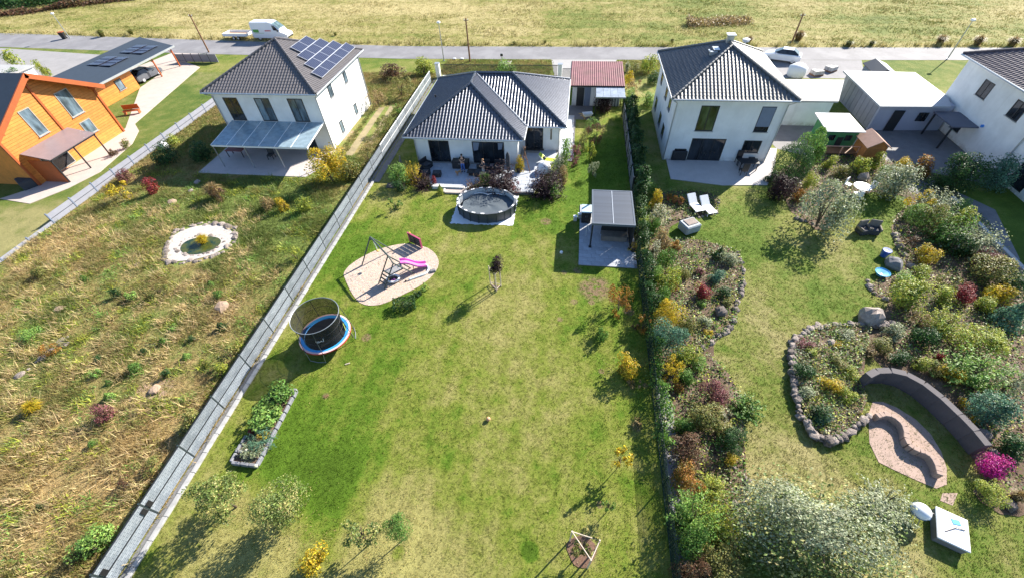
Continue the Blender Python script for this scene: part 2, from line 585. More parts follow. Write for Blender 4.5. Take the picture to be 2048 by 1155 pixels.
def rect(x0, x1, y0, y1): return [(x0, y0), (x1, y0), (x1, y1), (x0, y1)]
gravel_px = [(690, 558), (702, 585), (722, 610), (760, 611), (800, 592), (845, 570), (872, 545), (880, 522), (865, 500), (838, 490), (810, 487), (780, 492), (745, 503), (705, 525), (686, 545)]
gravel_poly = smooth_poly([G(*p) for p in gravel_px], 2)
HOLES = [rect(-15, -.3, 30, 48), rect(1.2, 5.5, 22, 29.3), gravel_poly, rect(-9.1, -3.9, 25.9, 30.1), rect(-15.9, -14.2, 6, 10.4), rect(-1, .4, 30, 48), rect(-1, 6, 45, 54)]
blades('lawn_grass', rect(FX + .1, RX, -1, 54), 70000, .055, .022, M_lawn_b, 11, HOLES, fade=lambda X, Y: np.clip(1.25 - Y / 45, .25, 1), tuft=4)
# ------------------------------------------------------------------ shared materials
def plaster():
    t = NT('white_plaster'); p = t.pos()
    sp = t.n('ShaderNodeSeparateXYZ'); t.set(sp, 0, p)
    c = t.ramp(t.noise(p, .9, 4), [(.35, (.70, .70, .69)), (.65, (.80, .80, .79))])
    st = t.maprange(t.noise(t.scalev(p, 2.6, 2.6, .12), 1.4, 4, .6), .56, .72, 0, .22)
    c = t.mixc(st, c, (.52, .50, .46))
    ft = t.math('MULTIPLY', t.maprange(sp.outputs[2], .05, .55, .75, 0), t.maprange(t.noise(p, 3.5, 4, .7), .3, .7))
    c = t.mixc(ft, c, (.42, .38, .31))
    return t.done(t.bsdf(c, .88, 0, .3, bump=t.noise(p, 40, 2), bstr=.12))
M_plaster = plaster()
M_white = mat('white_paint', (.80, .80, .80), .5, .04, 2)
M_tile = mat('dark_glazed_tile', (.115, .122, .142), .33, .3, 4, metal=.75, spec=.8)
M_tile2 = mat('brown_grey_tile', (.125, .115, .118), .6, .2, 3)
M_tile3 = mat('grey_tile', (.14, .14, .142), .48, .2, 3, metal=.5)
M_zinc = mat('zinc_gutter', (.46, .48, .50), .4, .1, 3, metal=.6)
M_frame = mat('anthracite_frame', (.02, .022, .026), .45, .1, 3)
def glassmat(name, col, rough=.04):
    t = NT(name)
    f = t.fres = t.n('ShaderNodeFresnel'); f.inputs[0].default_value = 1.5
    c = t.ramp(t.noise(t.scalev(t.objco(), 1, 1, .35), 1.6, 3), [(.35, tuple(x * .4 for x in col)), (.7, tuple(min(1, x * 1.9) for x in col))])
    return t.done(t.bsdf(c, rough, 0, .6))
M_glass = glassmat('window_glass', (.016, .02, .026))
M_glass_l = glassmat('window_glass_pale', (.10, .14, .17))
M_blind = mat('window_blind', (.16, .20, .28), .6, .1, 3)
M_steel = mat('galvanised_steel', (.42, .44, .46), .4, .1, 4, metal=.7)
M_dark_steel = mat('dark_steel', (.035, .05, .055), .45, .15, 4, metal=.2)
M_black = mat('black_plastic', (.012, .012, .014), .5, .1, 4)
M_rattan = mat('dark_rattan', (.020, .022, .026), .6, .3, 20, .5)
M_cushion = mat('dark_cushion', (.045, .048, .055), .9, .15, 4, .2)
M_timber = mat('brown_timber', (.22, .11, .055), .7, .25, 3, .2)
M_greywood = mat('weathered_timber', (.20, .17, .14), .85, .25, 3, .3)
M_stake = mat('pale_stake_wood', (.55, .46, .36), .8, .2, 4, .2)
M_orange = mat('orange_timber', (.56, .20, .035), .55, .22, 2.5, .15, rv=.13)
M_orange_d = mat('orange_brown_trim', (.36, .085, .02), .55, .15, 2, .1)
M_concrete = mat('concrete', (.48, .46, .44), .9, .15, 2, .3, rv=.08)
M_bark = mat('bark', (.12, .085, .06), .95, .3, 10, .6)
M_stone = mat('garden_stone', (.235, .195, .17), .92, .4, 3, .9, rv=.45)
M_paver = mat('terrace_paver', (.40, .43, .48), .82, .1, 3, .15, rv=.06)
M_slabpaver = mat('patio_paver', (.37, .39, .43), .82, .12, 3, .2, rv=.12)
M_pink = mat('pink_plastic', (.75, .16, .48), .4, .05, 3)
M_blue = mat('blue_plastic', (.03, .20, .62), .45, .06, 3)

# ------------------------------------------------------------------ building helpers
def tile_slope(pts, m, name, parent, pitch_u=.30, pitch_v=.34, amp=.042, step=.02, eave=None):
    """a roof slope (planar polygon, first edge = eave, anticlockwise seen from outside) covered with waved tiles laid in courses"""
    P = [Vector(p) for p in pts]
    u = (P[1] - P[0]).normalized()
    n = Vector((0, 0, 0))
    for i in range(1, len(P) - 1):
        n += (P[i] - P[0]).cross(P[i + 1] - P[0])
    n.normalize()
    v = n.cross(u).normalized()
    us = [(p - P[0]).dot(u) for p in P]; vv = [(p - P[0]).dot(v) for p in P]
    u0, u1, v1 = min(us), max(us), max(vv)
    nu = max(2, int((u1 - u0) / (pitch_u / 6)))
    rows = int(math.ceil(v1 / pitch_v))
    U = np.linspace(u0, u1, nu + 1)
    ph = (U / pitch_u) % 1.0
    prof = np.where(ph < .55, np.sin(ph / .55 * np.pi) * amp, -amp * .25 * np.sin((ph - .55) / .45 * np.pi))
    V = []; F = []
    base = np.array(P[0]); ua = np.array(u); va = np.array(v); na = np.array(n)
    for k in range(rows):
        lo, hi = k * pitch_v, min(v1, (k + 1) * pitch_v)
        for vq, hh in ((lo, step), (hi, 0.0)):
            V.append(base + U[:, None] * ua + vq * va + (prof + hh)[:, None] * na)
    V = np.concatenate(V)
    W_ = nu + 1
    for k in range(rows * 2 - 1):
        a = np.arange(nu) + k * W_
        F.append(np.stack([a, a + 1, a + 1 + W_, a + W_], 1))
    F = np.concatenate(F)
    me = np_mesh(name, V, F, m)
    bm = bmesh.new(); bm.from_mesh(me)
    for i in range(len(P)):
        a, b = P[i], P[(i + 1) % len(P)]
        e = (b - a).normalized()
        pn = e.cross(n)                 # outwards
        bmesh.ops.bisect_plane(bm, geom=bm.verts[:] + bm.edges[:] + bm.faces[:], plane_co=a, plane_no=pn, clear_outer=True)
    off = Vector((0, 0, 0)); q = parent
    while q: off += q.location; q = q.parent
    bmesh.ops.translate(bm, verts=bm.verts, vec=-off)
    for f in bm.faces: f.smooth = False
    bm.to_mesh(me); bm.free()
    o = bpy.data.objects.new(name, me); COL.objects.link(o); o.parent = parent
    o['kind'] = 'stuff'
    # the roof deck below the tiles
    return o

def ridge(a, b, m, parent, r=.11, pitch=.36, lift=.05):
    A, B = Vector(a), Vector(b)
    L = (B - A).length
    n = max(1, int(L / pitch))
    mb = MB(); mb.smooth = False
    for i in range(n):
        p = A.lerp(B, i / n); q = A.lerp(B, (i + 1.12) / n if i < n - 1 else 1.0)
        p = p + Vector((0, 0, lift)); q = q + Vector((0, 0, lift))
        mb.tube([p, q], [r * 1.12, r * .9], 8)
    o = mb.build('ridge_tiles', m, parent)
    o['kind'] = 'stuff'
    return o

def window(parent, axis, val, a0, a1, z0, z1, out=1, name='window', glass=None, fr=.07, mull=0, m=None, deep=.09, sill=True):
    """axis 'Y': wall in the plane y=val, a along x ; axis 'X': plane x=val, a along y ; out = outward sign"""
    m = m or M_frame
    b = MB()
    def bx(p0, p1, q0, q1, d0, d1, tgt):
        if axis == 'Y': tgt.span(p0, p1, val + out * d0, val + out * d1, q0, q1)
        else: tgt.span(val + out * d0, val + out * d1, p0, p1, q0, q1)
    bx(a0, a1, z1 - fr, z1, -.10, .03, b); bx(a0, a1, z0, z0 + fr, -.10, .03, b)
    bx(a0, a0 + fr, z0 + fr, z1 - fr, -.10, .03, b); bx(a1 - fr, a1, z0 + fr, z1 - fr, -.10, .03, b)
    for i in range(mull):
        c = a0 + (a1 - a0) * (i + 1) / (mull + 1)
        bx(c - fr / 2, c + fr / 2, z0 + fr, z1 - fr, -.10, .025, b)
    o = b.build(name, m, parent)
    n = mull + 1
    for i in range(n):
        g = MB()
        c0 = a0 + (a1 - a0) * i / n + fr * (.5 if i else 1); c1 = a0 + (a1 - a0) * (i + 1) / n - fr * (.5 if i < n - 1 else 1)
        bx(c0, c1, z0 + fr, z1 - fr, -.03, .004, g)
        g.build('pane', glass or M_glass, o)
    if sill and z0 > .3:
        g = MB()
        bx(a0 - .06, a1 + .06, z0 - .05, z0 - .002, 0.002, .10, g)
        g.build('sill', M_zinc, o)
    return o

def downpipe(parent, x, y, z0, z1, ox=0, oy=0):
    b = MB()
    b.tube([(x + ox, y + oy, z1), (x, y, z1 - .35), (x, y, z0)], .05, 8)
    return b.build('downpipe', M_zinc, parent)

def gutter(parent, pts, r=.075):
    b = MB()
    for i in range(len(pts) - 1):
        b.tube([pts[i], pts[i + 1]], r, 8)
    return b.build('gutter', M_zinc, parent)

def hip_house(name, label, x0, x1, y0, y1, eave, over, pitch, m_tile, tile=True, cat='house', ridge_m=None, tiles=('F', 'R', 'L', 'B')):
    """walls x0..x1, y0..y1 ; hip roof with overhang"""
    t = thing(name, label, cat, ((x0 + x1) / 2, (y0 + y1) / 2, 0))
    b = MB(); b.span(x0, x1, y0, y1, -.05, eave - .02)
    b.build('wall', M_plaster, t)
    X0, X1, Y0, Y1 = x0 - over, x1 + over, y0 - over, y1 + over
    hx, hy = (X1 - X0) / 2, (Y1 - Y0) / 2
    h = min(hx, hy)
    zr = eave + h * math.tan(pitch)
    cx, cy = (X0 + X1) / 2, (Y0 + Y1) / 2
    A, B, C, D = (X0, Y0, eave), (X1, Y0, eave), (X1, Y1, eave), (X0, Y1, eave)
    if hx <= hy:
        r1, r2 = (cx, Y0 + h, zr), (cx, Y1 - h, zr)
        S_ = {'F': [A, B, r1], 'R': [B, C, r2, r1], 'B': [C, D, r2], 'L': [D, A, r1, r2]}
        hips = [(A, r1), (B, r1), (C, r2), (D, r2)]
    else:
        r1, r2 = (X0 + h, cy, zr), (X1 - h, cy, zr)
        S_ = {'F': [A, B, r2, r1], 'R': [B, C, r2], 'B': [C, D, r1, r2], 'L': [D, A, r1]}
        hips = [(A, r1), (B, r2), (C, r2), (D, r1)]
    for k, pts in S_.items():
        q = []
        for p in pts:
            if not q or (Vector(p) - Vector(q[-1])).length > .05: q.append(p)
        tile_slope(q, m_tile, 'roof_slope', t)
    for a, c in hips: ridge(a, c, ridge_m or m_tile, t)
    if (Vector(r1) - Vector(r2)).length > .3: ridge(r1, r2, ridge_m or m_tile, t)
    b = MB()
    b.span(X0 + .03, X1 - .03, Y0 + .03, Y1 - .03, eave - .16, eave - .025)
    b.build('soffit', M_white, t)
    e = eave - .05
    gutter(t, [(X0, Y0 - .06, e), (X1, Y0 - .06, e)]); gutter(t, [(X1 + .06, Y0, e), (X1 + .06, Y1, e)]); gutter(t, [(X0 - .06, Y0, e), (X0 - .06, Y1, e)])
    return t, (X0, X1, Y0, Y1, zr, r1, r2)

# ------------------------------------------------------------------ the bungalow in the middle
EV = 2.75; ZR = 5.36
A = (-15.02, 34.6, EV); B = (-4.03, 34.6, EV); C = (-4.03, 37.2, EV); D = (-.43, 37.2, EV); E_ = (-.43, 48.2, EV); F_ = (-15.02, 48.2, EV)
AP = (-9.525, 40.1, ZR); R1 = (-9.525, 42.7, ZR); R2 = (-5.93, 42.7, ZR)
bung = thing('bungalow', 'white L-shaped bungalow with glossy dark tiled hip roof and terrace doors', 'house', (-7.7, 41.4, 0))
b = MB(); b.span(-14.25, -4.6, 35.05, 47.6, -.05, EV - .15); b.build('wall', M_plaster, bung)
b = MB(); b.span(-4.6, -.98, 37.7, 47.6, -.05, EV - .15); b.build('wall', M_plaster, bung)
for pts in ([A, B, AP], [B, C, R1, AP], [C, D, R2, R1], [D, E_, R2], [E_, F_, R1, R2], [F_, A, AP, R1]):
    if pts[0] is E_:
        pts = [E_, F_, R1, R2]
    tile_slope(pts, M_tile, 'roof_slope', bung)
for a, c in ((A, AP), (B, AP), (AP, R1), (R1, R2), (D, R2), (E_, R2), (F_, R1)):
    ridge(a, c, M_tile, bung)
b = MB()
b.span(A[0] + .04, B[0] - .04, A[1] + .04, F_[1] - .04, EV - .15, EV - .03)
b.build('soffit', M_white, bung)
b = MB(); b.span(B[0] - .04, D[0] - .04, C[1] + .04, F_[1] - .04, EV - .15, EV - .03); b.build('soffit', M_white, bung)
e = EV - .05
for pr in ([(A[0], A[1] - .07, e), (B[0], B[1] - .07, e)], [(B[0] + .07, B[1], e), (C[0] + .07, C[1] - .1, e)], [(C[0], C[1] - .07, e), (D[0], D[1] - .07, e)], [(D[0] + .07, D[1], e), (E_[0] + .07, E_[1], e)], [(A[0] - .07, A[1], e), (F_[0] - .07, F_[1], e)]):
    gutter(bung, pr)
b = MB()                                 # metal valley between the two front slopes
vC, vR = Vector(C), Vector(R1)
b.tube([vC + Vector((0, 0, .03)), vR + Vector((0, 0, .03))], .09, 6); b.build('valley_flashing', M_zinc, bung)
downpipe(bung, -14.15, 34.95, .0, 2.6, -.1, -.3)
downpipe(bung, -1.0, 37.62, .1, 2.6, .3, -.3)
window(bung, 'Y', 35.05, -12.9, -10.98, .12, 2.25, -1, 'terrace_door', mull=1, sill=False)
window(bung, 'Y', 35.05, -8.8, -5.85, .12, 2.25, -1, 'terrace_door', mull=2, sill=False)
for x0, x1, dz in ((-8.7, -8.1, .75), (-6.4, -5.95, .6)):
    b = MB(); b.slab([(x0, 35.035, 2.17), (x1, 35.035, 2.17), ((x0 + x1) / 2 + .1, 35.035, 2.17 - dz), (x0, 35.035, 2.17 - dz * 1.1)], .01); b.build('curtain', M_blind, bung)
window(bung, 'Y', 37.7, -4.2, -2.5, .12, 2.42, -1, 'terrace_door', mull=1, sill=False)
window(bung, 'Y', 37.7, -1.82, -1.68, 1.25, 2.38, -1, 'window', fr=.03, sill=False)
window(bung, 'X', -.98, 40, 41.2, 1.0, 2.2, 1); window(bung, 'X', -.98, 44, 45.0, 1.0, 2.2, 1)
b = MB(); b.lathe([(.07, 0), (.07, .3), (.11, .3), (.11, .36)], -13.6, 41.5, 3.35, 10); b.build('roof_vent', M_black, bung)
b = MB(); b.span(-4.3, -2.4, 37.62, 37.69, .12, .3); b.build('door_step', M_frame, bung)

# ------------------------------------------------------------------ two-storey house on the left with solar panels
lh, li = hip_house('two_storey_house', 'white two storey house with brownish tiled tent roof carrying solar panels', -33.95, -23.5, 36.75, 47.35, 5.75, .5, math.radians(26), M_tile2)
for x0, x1 in ((-32.95, -31.5), (-29.75, -28.25), (-26.4, -24.9)):
    window(lh, 'Y', 36.75, x0, x1, 2.9, 5.1, -1, 'window', mull=1, glass=M_glass_l if x0 > -30 else M_glass)
window(lh, 'X', -23.5, 39.25, 40.1, 4.1, 5.2, 1, glass=M_glass_l); window(lh, 'X', -23.5, 42.9, 43.65, 4.05, 5.1, 1, glass=M_glass_l)
window(lh, 'X', -23.5, 43.1, 43.8, .7, 1.75, 1, glass=M_glass_l); window(lh, 'X', -23.5, 39.2, 39.9, .5, 1.7, 1, glass=M_glass_l)
for x0, x1 in ((-32.5, -29.8), (-28.6, -25.2)):
    window(lh, 'Y', 36.75, x0, x1, .1, 2.3, -1, 'terrace_door', mull=1, sill=False)
X0, X1, Y0, Y1, zr, r1, r2 = li
def solarmat():
    t = NT('solar_cells')
    co = t.objco()
    w = t.n('ShaderNodeTexWave', wave_type='BANDS', bands_direction='X'); t.set(w, 0, co); w.inputs['Scale'].default_value = 2.1
    c = t.mixc(t.maprange(w.outputs['Fac'], .9, .97), (.016, .020, .050), (.13, .15, .21))
    return t.done(t.bsdf(c, .34, 0, .5))
M_solar = solarmat()
M_alu = mat('aluminium', (.62, .63, .65), .4, .05, 3, metal=.5)
pit = math.radians(26)
sl_u = Vector((0, 1, 0)); sl_v = Vector((-math.cos(pit), 0, math.sin(pit))); sl_n = Vector((math.sin(pit), 0, math.cos(pit)))
o0 = Vector((X1, 0, 5.75))
pm = MB(); pm.box(0, 0, 0, 1.08, 1.62, .035)
pme = pm.mesh('solar_panel', M_solar)
fm_ = MB()
for s in (-1, 1):
    fm_.box(s * .555, 0, 0, .03, 1.68, .05); fm_.box(0, s * .825, 0, 1.08, .03, .05)
fme = fm_.mesh('panel_frame', M_alu)
rot = Matrix((sl_u, sl_v, sl_n)).transposed().to_4x4()
cyh = (Y0 + Y1) / 2
for row, (cnt, shift) in enumerate(((5, 0.25), (4, .3), (3, .3), (2, .3))):
    for i in range(cnt):
        uu = Y0 + 10.2 - .82 * row - 1.66 * i
        p = o0 + sl_v * (1.1 + row * 1.03) + Vector((0, uu, 0)) + sl_n * .16
        o = mesh_obj('solar_panel', pme, lh)
        o.matrix_local = Matrix.Translation(p - lh.location) @ rot @ Matrix.Rotation(math.pi / 2, 4, 'Z') @ Matrix.Diagonal((.90, 1.0, 1, 1))
        f = mesh_obj('panel_frame', fme, o)
downpipe(lh, -23.44, 36.7, 0, 5.6, .4, -.35); downpipe(lh, -23.44, 47.2, 0, 5.6, .4, .3); downpipe(lh, -33.9, 36.68, 0, 5.6, -.3, -.4)
# glazed terrace canopy
cn = thing('terrace_canopy', 'glazed lean-to terrace canopy of the house with solar panels', 'canopy', (-28.4, 34.8, 0))
def glasspane(name, col, alpha, rough=.15):
    t = NT(name)
    q = t.bsdf(t.ramp(t.noise(t.objco(), 2.5, 4), [(.3, tuple(c * .75 for c in col)), (.7, tuple(min(1, c * 1.2) for c in col))]), rough, 0, .6)
    tr = t.n('ShaderNodeBsdfTransparent')
    mx = t.n('ShaderNodeMixShader'); mx.inputs[0].default_value = alpha
    t.t.links.new(tr.outputs[0], mx.inputs[1]); t.t.links.new(q.outputs[0], mx.inputs[2])
    return t.done(mx)
M_canopy = glasspane('canopy_glass', (.30, .40, .46), .86, .22)
M_poly = glasspane('polycarbonate', (.42, .48, .56), .75, .12)
xa, xb, ya, yb, zf, zb = -33.2, -23.6, 32.9, 36.73, 2.35, 2.85
b = MB()
b.span(xa, xb, ya - .06, ya + .06, zf - .16, zf - .02); b.span(xa, xb, yb - .08, yb, zb - .14, zb - .02)
b.build('beam', M_white, cn)
for i in range(4):
    x = xa + .06 + (xb - xa - .12) * i / 3
    b = MB(); b.span(x - .035, x + .035, ya - .03, ya + .03, 0, zf - .16); b.build('post', M_steel, cn)
for i in range(7):
    x = xa + (xb - xa) * i / 6
    b = MB(); b.slab([(x - .03, ya - .1, zf + .03), (x + .03, ya - .1, zf + .03), (x + .03, yb, zb + .03), (x - .03, yb, zb + .03)], .1); b.build('rafter', M_white, cn)
for i in range(6):
    x0, x1 = xa + (xb - xa) * i / 6 + .035, xa + (xb - xa) * (i + 1) / 6 - .035
    b = MB(); b.slab([(x0, ya - .08, zf + .02), (x1, ya - .08, zf + .02), (x1, yb, zb + .02), (x0, yb, zb + .02)], .02); b.build('pane', M_canopy, cn)
lt = sheet('terrace', [(-35.2, 31.7), (-24.2, 31.7), (-23.4, 33.2), (-23.4, 36.75), (-35.2, 36.75)], .05, mat('left_terrace', (.46, .42, .41), .85, .1, 1.5, .2), th=.06)

# ------------------------------------------------------------------ two-storey house on the right
rh, ri = hip_house('two_storey_house', 'white two storey house with grey tent roof beside the hedge', 8.65, 17.6, 36.9, 47.1, 5.75, .45, math.radians(26.5), M_tile3)
window(rh, 'Y', 36.9, 10.78, 12.25, 2.85, 5.05, -1, 'window', mull=1, glass=glassmat('window_glass_green', (.05, .07, .035)))
w_ = window(rh, 'Y', 36.9, 15.6, 16.72, 2.88, 5.05, -1, 'window')
b = MB(); b.span(15.64, 16.68, 36.85, 36.895, 3.35, 5.0); b.build('roller_blind', M_blind, w_)
window(rh, 'Y', 36.9, 10.8, 13.68, .05, 2.15, -1, 'terrace_door', mull=2, sill=False)
window(rh, 'Y', 36.9, 15.22, 16.68, .92, 2.07, -1, 'window', mull=1)
downpipe(rh, 8.72, 36.82, 0, 5.6, -.35, -.35); downpipe(rh, 17.5, 36.82, 0, 5.6, .35, -.35)
for y in (38.6, 41, 44.5):
    window(rh, 'X', 8.65, y, y + .9, 3.7, 5.0, -1); window(rh, 'X', 8.65, y + .3, y + 1.3, .9, 2.1, -1)
X0, X1, Y0, Y1, zr, r1, r2 = ri
b = MB(); b.span(r1[0] - .25, r1[0] + .25, r2[1] - .4, r2[1] + .1, zr - .3, zr + .45); b.build('chimney', M_zinc, rh)
b = MB(); b.box(r1[0], r2[1] - .15, zr + .55, .7, .7, .06); b.build('chimney_cap', M_white, rh)
b = MB()
for dz, ww in ((0, .5), (.45, .12)):
    b.box(12.0 - dz, r1[1] + .4, 7.62 - dz * .5 + .25, ww, .9, .05)
b.box(11.75, r1[1] - .1, 7.65, .6, .3, .3); b.build('roof_step', M_zinc, rh)
b = MB(); b.lathe([(.05, 0), (.05, .25), (.3, .3), (.33, .5), (.12, .58)], 15.6, 45.8, 6.9, 12); b.build('satellite_dish', M_white, rh)
rt = sheet('terrace', [(9.0, 33.6), (13.2, 32.9), (16.9, 33.2), (18.4, 36.5), (19.4, 39.5), (17.6, 39.5), (17.6, 36.9), (9.0, 36.9)], .05, mat('right_terrace', (.47, .44, .43), .85, .1, 1.5, .2), th=.06)
an = thing('flat_roof_annex', 'low white annex with bright flat roof between right house and garage', 'annex', (22, 47, 0))
b = MB(); b.prism([(18.2, 44.3), (25.0, 44.3), (27.2, 49.0), (18.2, 49.0)], 0, 2.45); b.build('wall', M_plaster, an)
b = MB(); b.prism([(18.0, 44.0), (25.2, 44.0), (27.7, 49.3), (18.0, 49.3)], 2.45, 2.6); b.build('roof', mat('pale_membrane', (.36, .36, .355), .8, .15, 1, .2, col2=(.34, .33, .32)), an)
# ------------------------------------------------------------------ garage and house at the right edge
ga = thing('garage', 'large pale flat roofed garage with ribbed dark side wall', 'garage', (32, 48, 0))
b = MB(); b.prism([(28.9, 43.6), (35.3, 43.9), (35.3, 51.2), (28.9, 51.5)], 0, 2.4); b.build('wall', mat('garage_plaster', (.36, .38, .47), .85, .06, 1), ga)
b = MB(); b.prism([(28.55, 43.2), (34.6, 43.4), (35.45, 45.5), (35.45, 51.6), (28.6, 51.9)], 2.4, 2.55); b.build('roof', mat('garage_roof', (.38, .40, .44), .6, .1, .8), ga)
for i in range(9):
    y = 43.9 + i * .84
    b = MB(); b.span(28.86, 28.9, y, y + .78, .05, 2.38); b.build('panel', mat('ribbed_panel', (.30, .30, .34), .7, .15, 2, rv=.2) if i == 0 else bpy.data.materials['ribbed_panel'], ga)
b = MB(); b.span(30.3, 31.2, 43.55, 43.6, 0, 2.0); b.build('door', M_frame, ga)
b = MB(); b.span(32.6, 33.4, 43.62, 43.72, 1.0, 1.8); b.build('window', M_glass, ga)

er, ei = hip_house('two_storey_house', 'white house at the right edge with purple-brown ribbed tile roof', 35.55, 46.0, 31.0, 46.2, 5.95, .5, math.radians(25), mat('purple_tile', (.10, .075, .085), .5, .2, 3))
window(er, 'X', 35.55, 41.85, 43.1, 3.8, 5.1, -1, mull=1); window(er, 'X', 35.55, 37.7, 39.0, 3.8, 5.1, -1, mull=1)
window(er, 'X', 35.55, 41.95, 43.2, .75, 2.1, -1, mull=1); window(er, 'X', 35.55, 33.4, 34.8, 3.8, 5.1, -1, mull=1)
window(er, 'X', 35.55, 33.0, 34.6, .3, 2.2, -1, mull=1)
downpipe(er, 35.45, 36.0, 0, 5.8, -.4, 0)
b = MB(); b.tube([(35.55, 40.1, 2.3), (35.42, 40.1, 2.3)], .12, 10); b.build('wall_vent', M_blue, er)
cp = thing('carport', 'dark lean-to carport between the garage and right edge house', 'carport', (34.5, 41.5, 0))
b = MB(); b.span(33.4, 35.5, 40.3, 43.3, 2.0, 2.1); b.build('roof', mat('carport_roof', (.09, .10, .14), .6, .1, 2), cp)
for y in (40.4, 43.1):
    b = MB(); b.span(33.45, 33.57, y - .06, y + .06, 0, 2.0); b.build('post', M_frame, cp)
yard = sheet('path', [(19.4, 39.5), (24, 37), (30, 36.5), (35.5, 34), (35.5, 44), (28.8, 44), (24, 46), (18.5, 44.2)], .012, M_dark_paving)
ss = thing('roadside_shed', 'small gabled shed with pale roof beside the road', 'shed', (33.6, 54.4, 0))
b = MB(); b.prism([(32.6, 53), (34.5, 53), (34.7, 56), (32.8, 56)], 0, 1.9); b.build('wall', M_blind, ss)
b = MB(); b.slab([(33.55, 52.8, 2.35), (34.8, 52.8, 1.85), (35.0, 56.2, 1.85), (33.7, 56.2, 2.35)], .08); b.build('roof', bpy.data.materials['garage_roof'], ss)
b = MB(); b.slab([(32.4, 52.8, 1.85), (33.55, 52.8, 2.35), (33.7, 56.2, 2.35), (32.6, 56.2, 1.85)], .08); b.build('roof', M_frame, ss)
# ------------------------------------------------------------------ orange timber house on the left
oh = thing('timber_house', 'bright orange timber house with gable facing the gardens and dark roof', 'house', (-54, 34, 0))
GX = -49.6; YA, YL, YR = 33.95, 28.6, 39.3
ZE, ZA = 5.0, 7.95
b = MB()
# board walls: gable in horizontal courses so that each board shows an edge
def gable_w(z):
    if z <= ZE: return YL, YR
    k = (z - ZE) / (ZA - ZE)
    return YL + (YA - YL) * k, YR + (YA - YR) * k
b.prism([(-61, YL), (GX - .05, YL), (GX - .05, YR), (-61, YR)], -.05, ZE)
b.add([(GX - .06, YL, ZE), (GX - .06, YR, ZE), (GX - .06, YA, ZA), (-61, YL, ZE), (-61, YR, ZE), (-61, YA, ZA)], [(0, 1, 2), (5, 4, 3), (0, 2, 5, 3), (1, 4, 5, 2)])
b.build('wall', M_orange, oh)
z = 0.0
k = 0
while z < ZA - .15:
    z1 = min(z + .24, ZA - .05)
    a0, a1 = gable_w(z); c0, c1 = gable_w(z1)
    b = MB(); b.add([(GX - .05, a0, z), (GX - .05, a1, z), (GX - .05, c1, z1), (GX - .05, c0, z1), (GX + .012, a0, z + .012), (GX + .012, a1, z + .012), (GX - .004, c1, z1 - .012), (GX - .004, c0, z1 - .012)],
                    [(3, 2, 1, 0), (4, 5, 6, 7), (0, 1, 5, 4), (1, 2, 6, 5), (2, 3, 7, 6), (3, 0, 4, 7)])
    b.build('plank', M_orange, oh)
    z = z1
pitch_o = (ZA - ZE) / (YR - YA)
def rake(y, ex=0): return ZA - abs(y - YA) * pitch_o
b = MB(); OX = -48.75
for s, yy in ((1, YR + .75), (-1, YL - .75)):
    b = MB(); ze = rake(yy)
    pts = [(OX, YA, ZA + .22), (-62, YA, ZA + .22), (-62, yy, ze + .22), (OX, yy, ze + .22)]
    b.slab(pts if s < 0 else pts[::-1], .10)
    fix_normals(b.build('roof', mat('blue_grey_felt', (.028, .042, .062), .7, .15, 2, .2) if s > 0 else bpy.data.materials['blue_grey_felt'], oh))
    b = MB()
    pts = [(OX + .06, YA, ZA + .24), (OX - .06, YA, ZA + .24), (OX - .06, yy, ze + .24), (OX + .06, yy, ze + .24)]
    b.slab(pts if s < 0 else pts[::-1], .42); fix_normals(b.build('bargeboard', M_orange_d, oh))
    b = MB()
    pts = [(OX - .1, YA, ZA + .1), (GX, YA, ZA + .1), (GX, yy, ze + .1), (OX - .1, yy, ze + .1)]
    b.slab(pts if s < 0 else pts[::-1], .08); fix_normals(b.build('soffit', M_orange_d, oh))
for y in (YA, YR - .3, YL + .3):
    b = MB(); b.slab([(GX, y - .1, rake(y) - .1), (OX, y - .1, rake(y) - .1), (OX, y + .1, rake(y) - .1), (GX, y + .1, rake(y) - .1)], .25); b.build('purlin', M_orange_d, oh)
b = MB(); b.span(GX + .0, GX + .09, YA - .1, YA + .1, 2.7, ZA - .3); b.build('corner_board', M_orange_d, oh)
for y in (YL, YR):
    b = MB(); b.span(GX - .08, GX + .1, y - .1, y + .1, 0, ZE); b.build('corner_board', M_orange_d, oh)
for a0, a1, z0, z1 in ((31.65, 32.75, 3.3, 5.65), (35.5, 36.95, 3.35, 5.7), (35.65, 36.9, 1.4, 2.7), (30.2, 32.8, .1, 2.2)):
    window(oh, 'X', GX + .022, a0, a1, z0, z1, 1, glass=M_glass_l if z0 > 1 else M_glass, m=mat('pale_frame', (.3, .3, .28), .5) if a0 == 31.65 else bpy.data.materials['pale_frame'])
oc = thing('terrace_canopy', 'purple-brown lean-to terrace canopy fixed to the orange timber house', 'canopy', (-48.2, 32, 0))
b = MB(); b.slab([(GX + .05, 29.2, 2.9), (-46.9, 29.2, 2.4), (-46.9, 34.4, 2.4), (GX + .05, 34.4, 2.9)], .06); b.build('roof', mat('purple_canopy', (.20, .155, .165), .4, .12, 1.2), oc)
for y in (29.3, 31.8, 34.3):
    b = MB(); b.span(-47.06, -46.96, y - .05, y + .05, 0, 2.34); b.build('post', M_frame, oc)
b = MB(); b.span(-47.06, -46.96, 29.2, 34.4, 2.2, 2.33); b.build('beam', M_frame, oc)
b = MB(); b.span(-49.5, -47.0, 29.25, 29.33, 0, 2.2); b.build('side_panel', M_orange_d, oc)
ax = thing('timber_annex', 'long orange timber annex and carport with blue-grey flat roof carrying solar panels', 'annex', (-60, 50, 0))
b = MB(); b.prism([(-63.3, 40.5), (-56.95, 40.5), (-56.95, 51.0), (-63.3, 51.0)], 0, 2.45); b.build('wall', M_orange, ax)
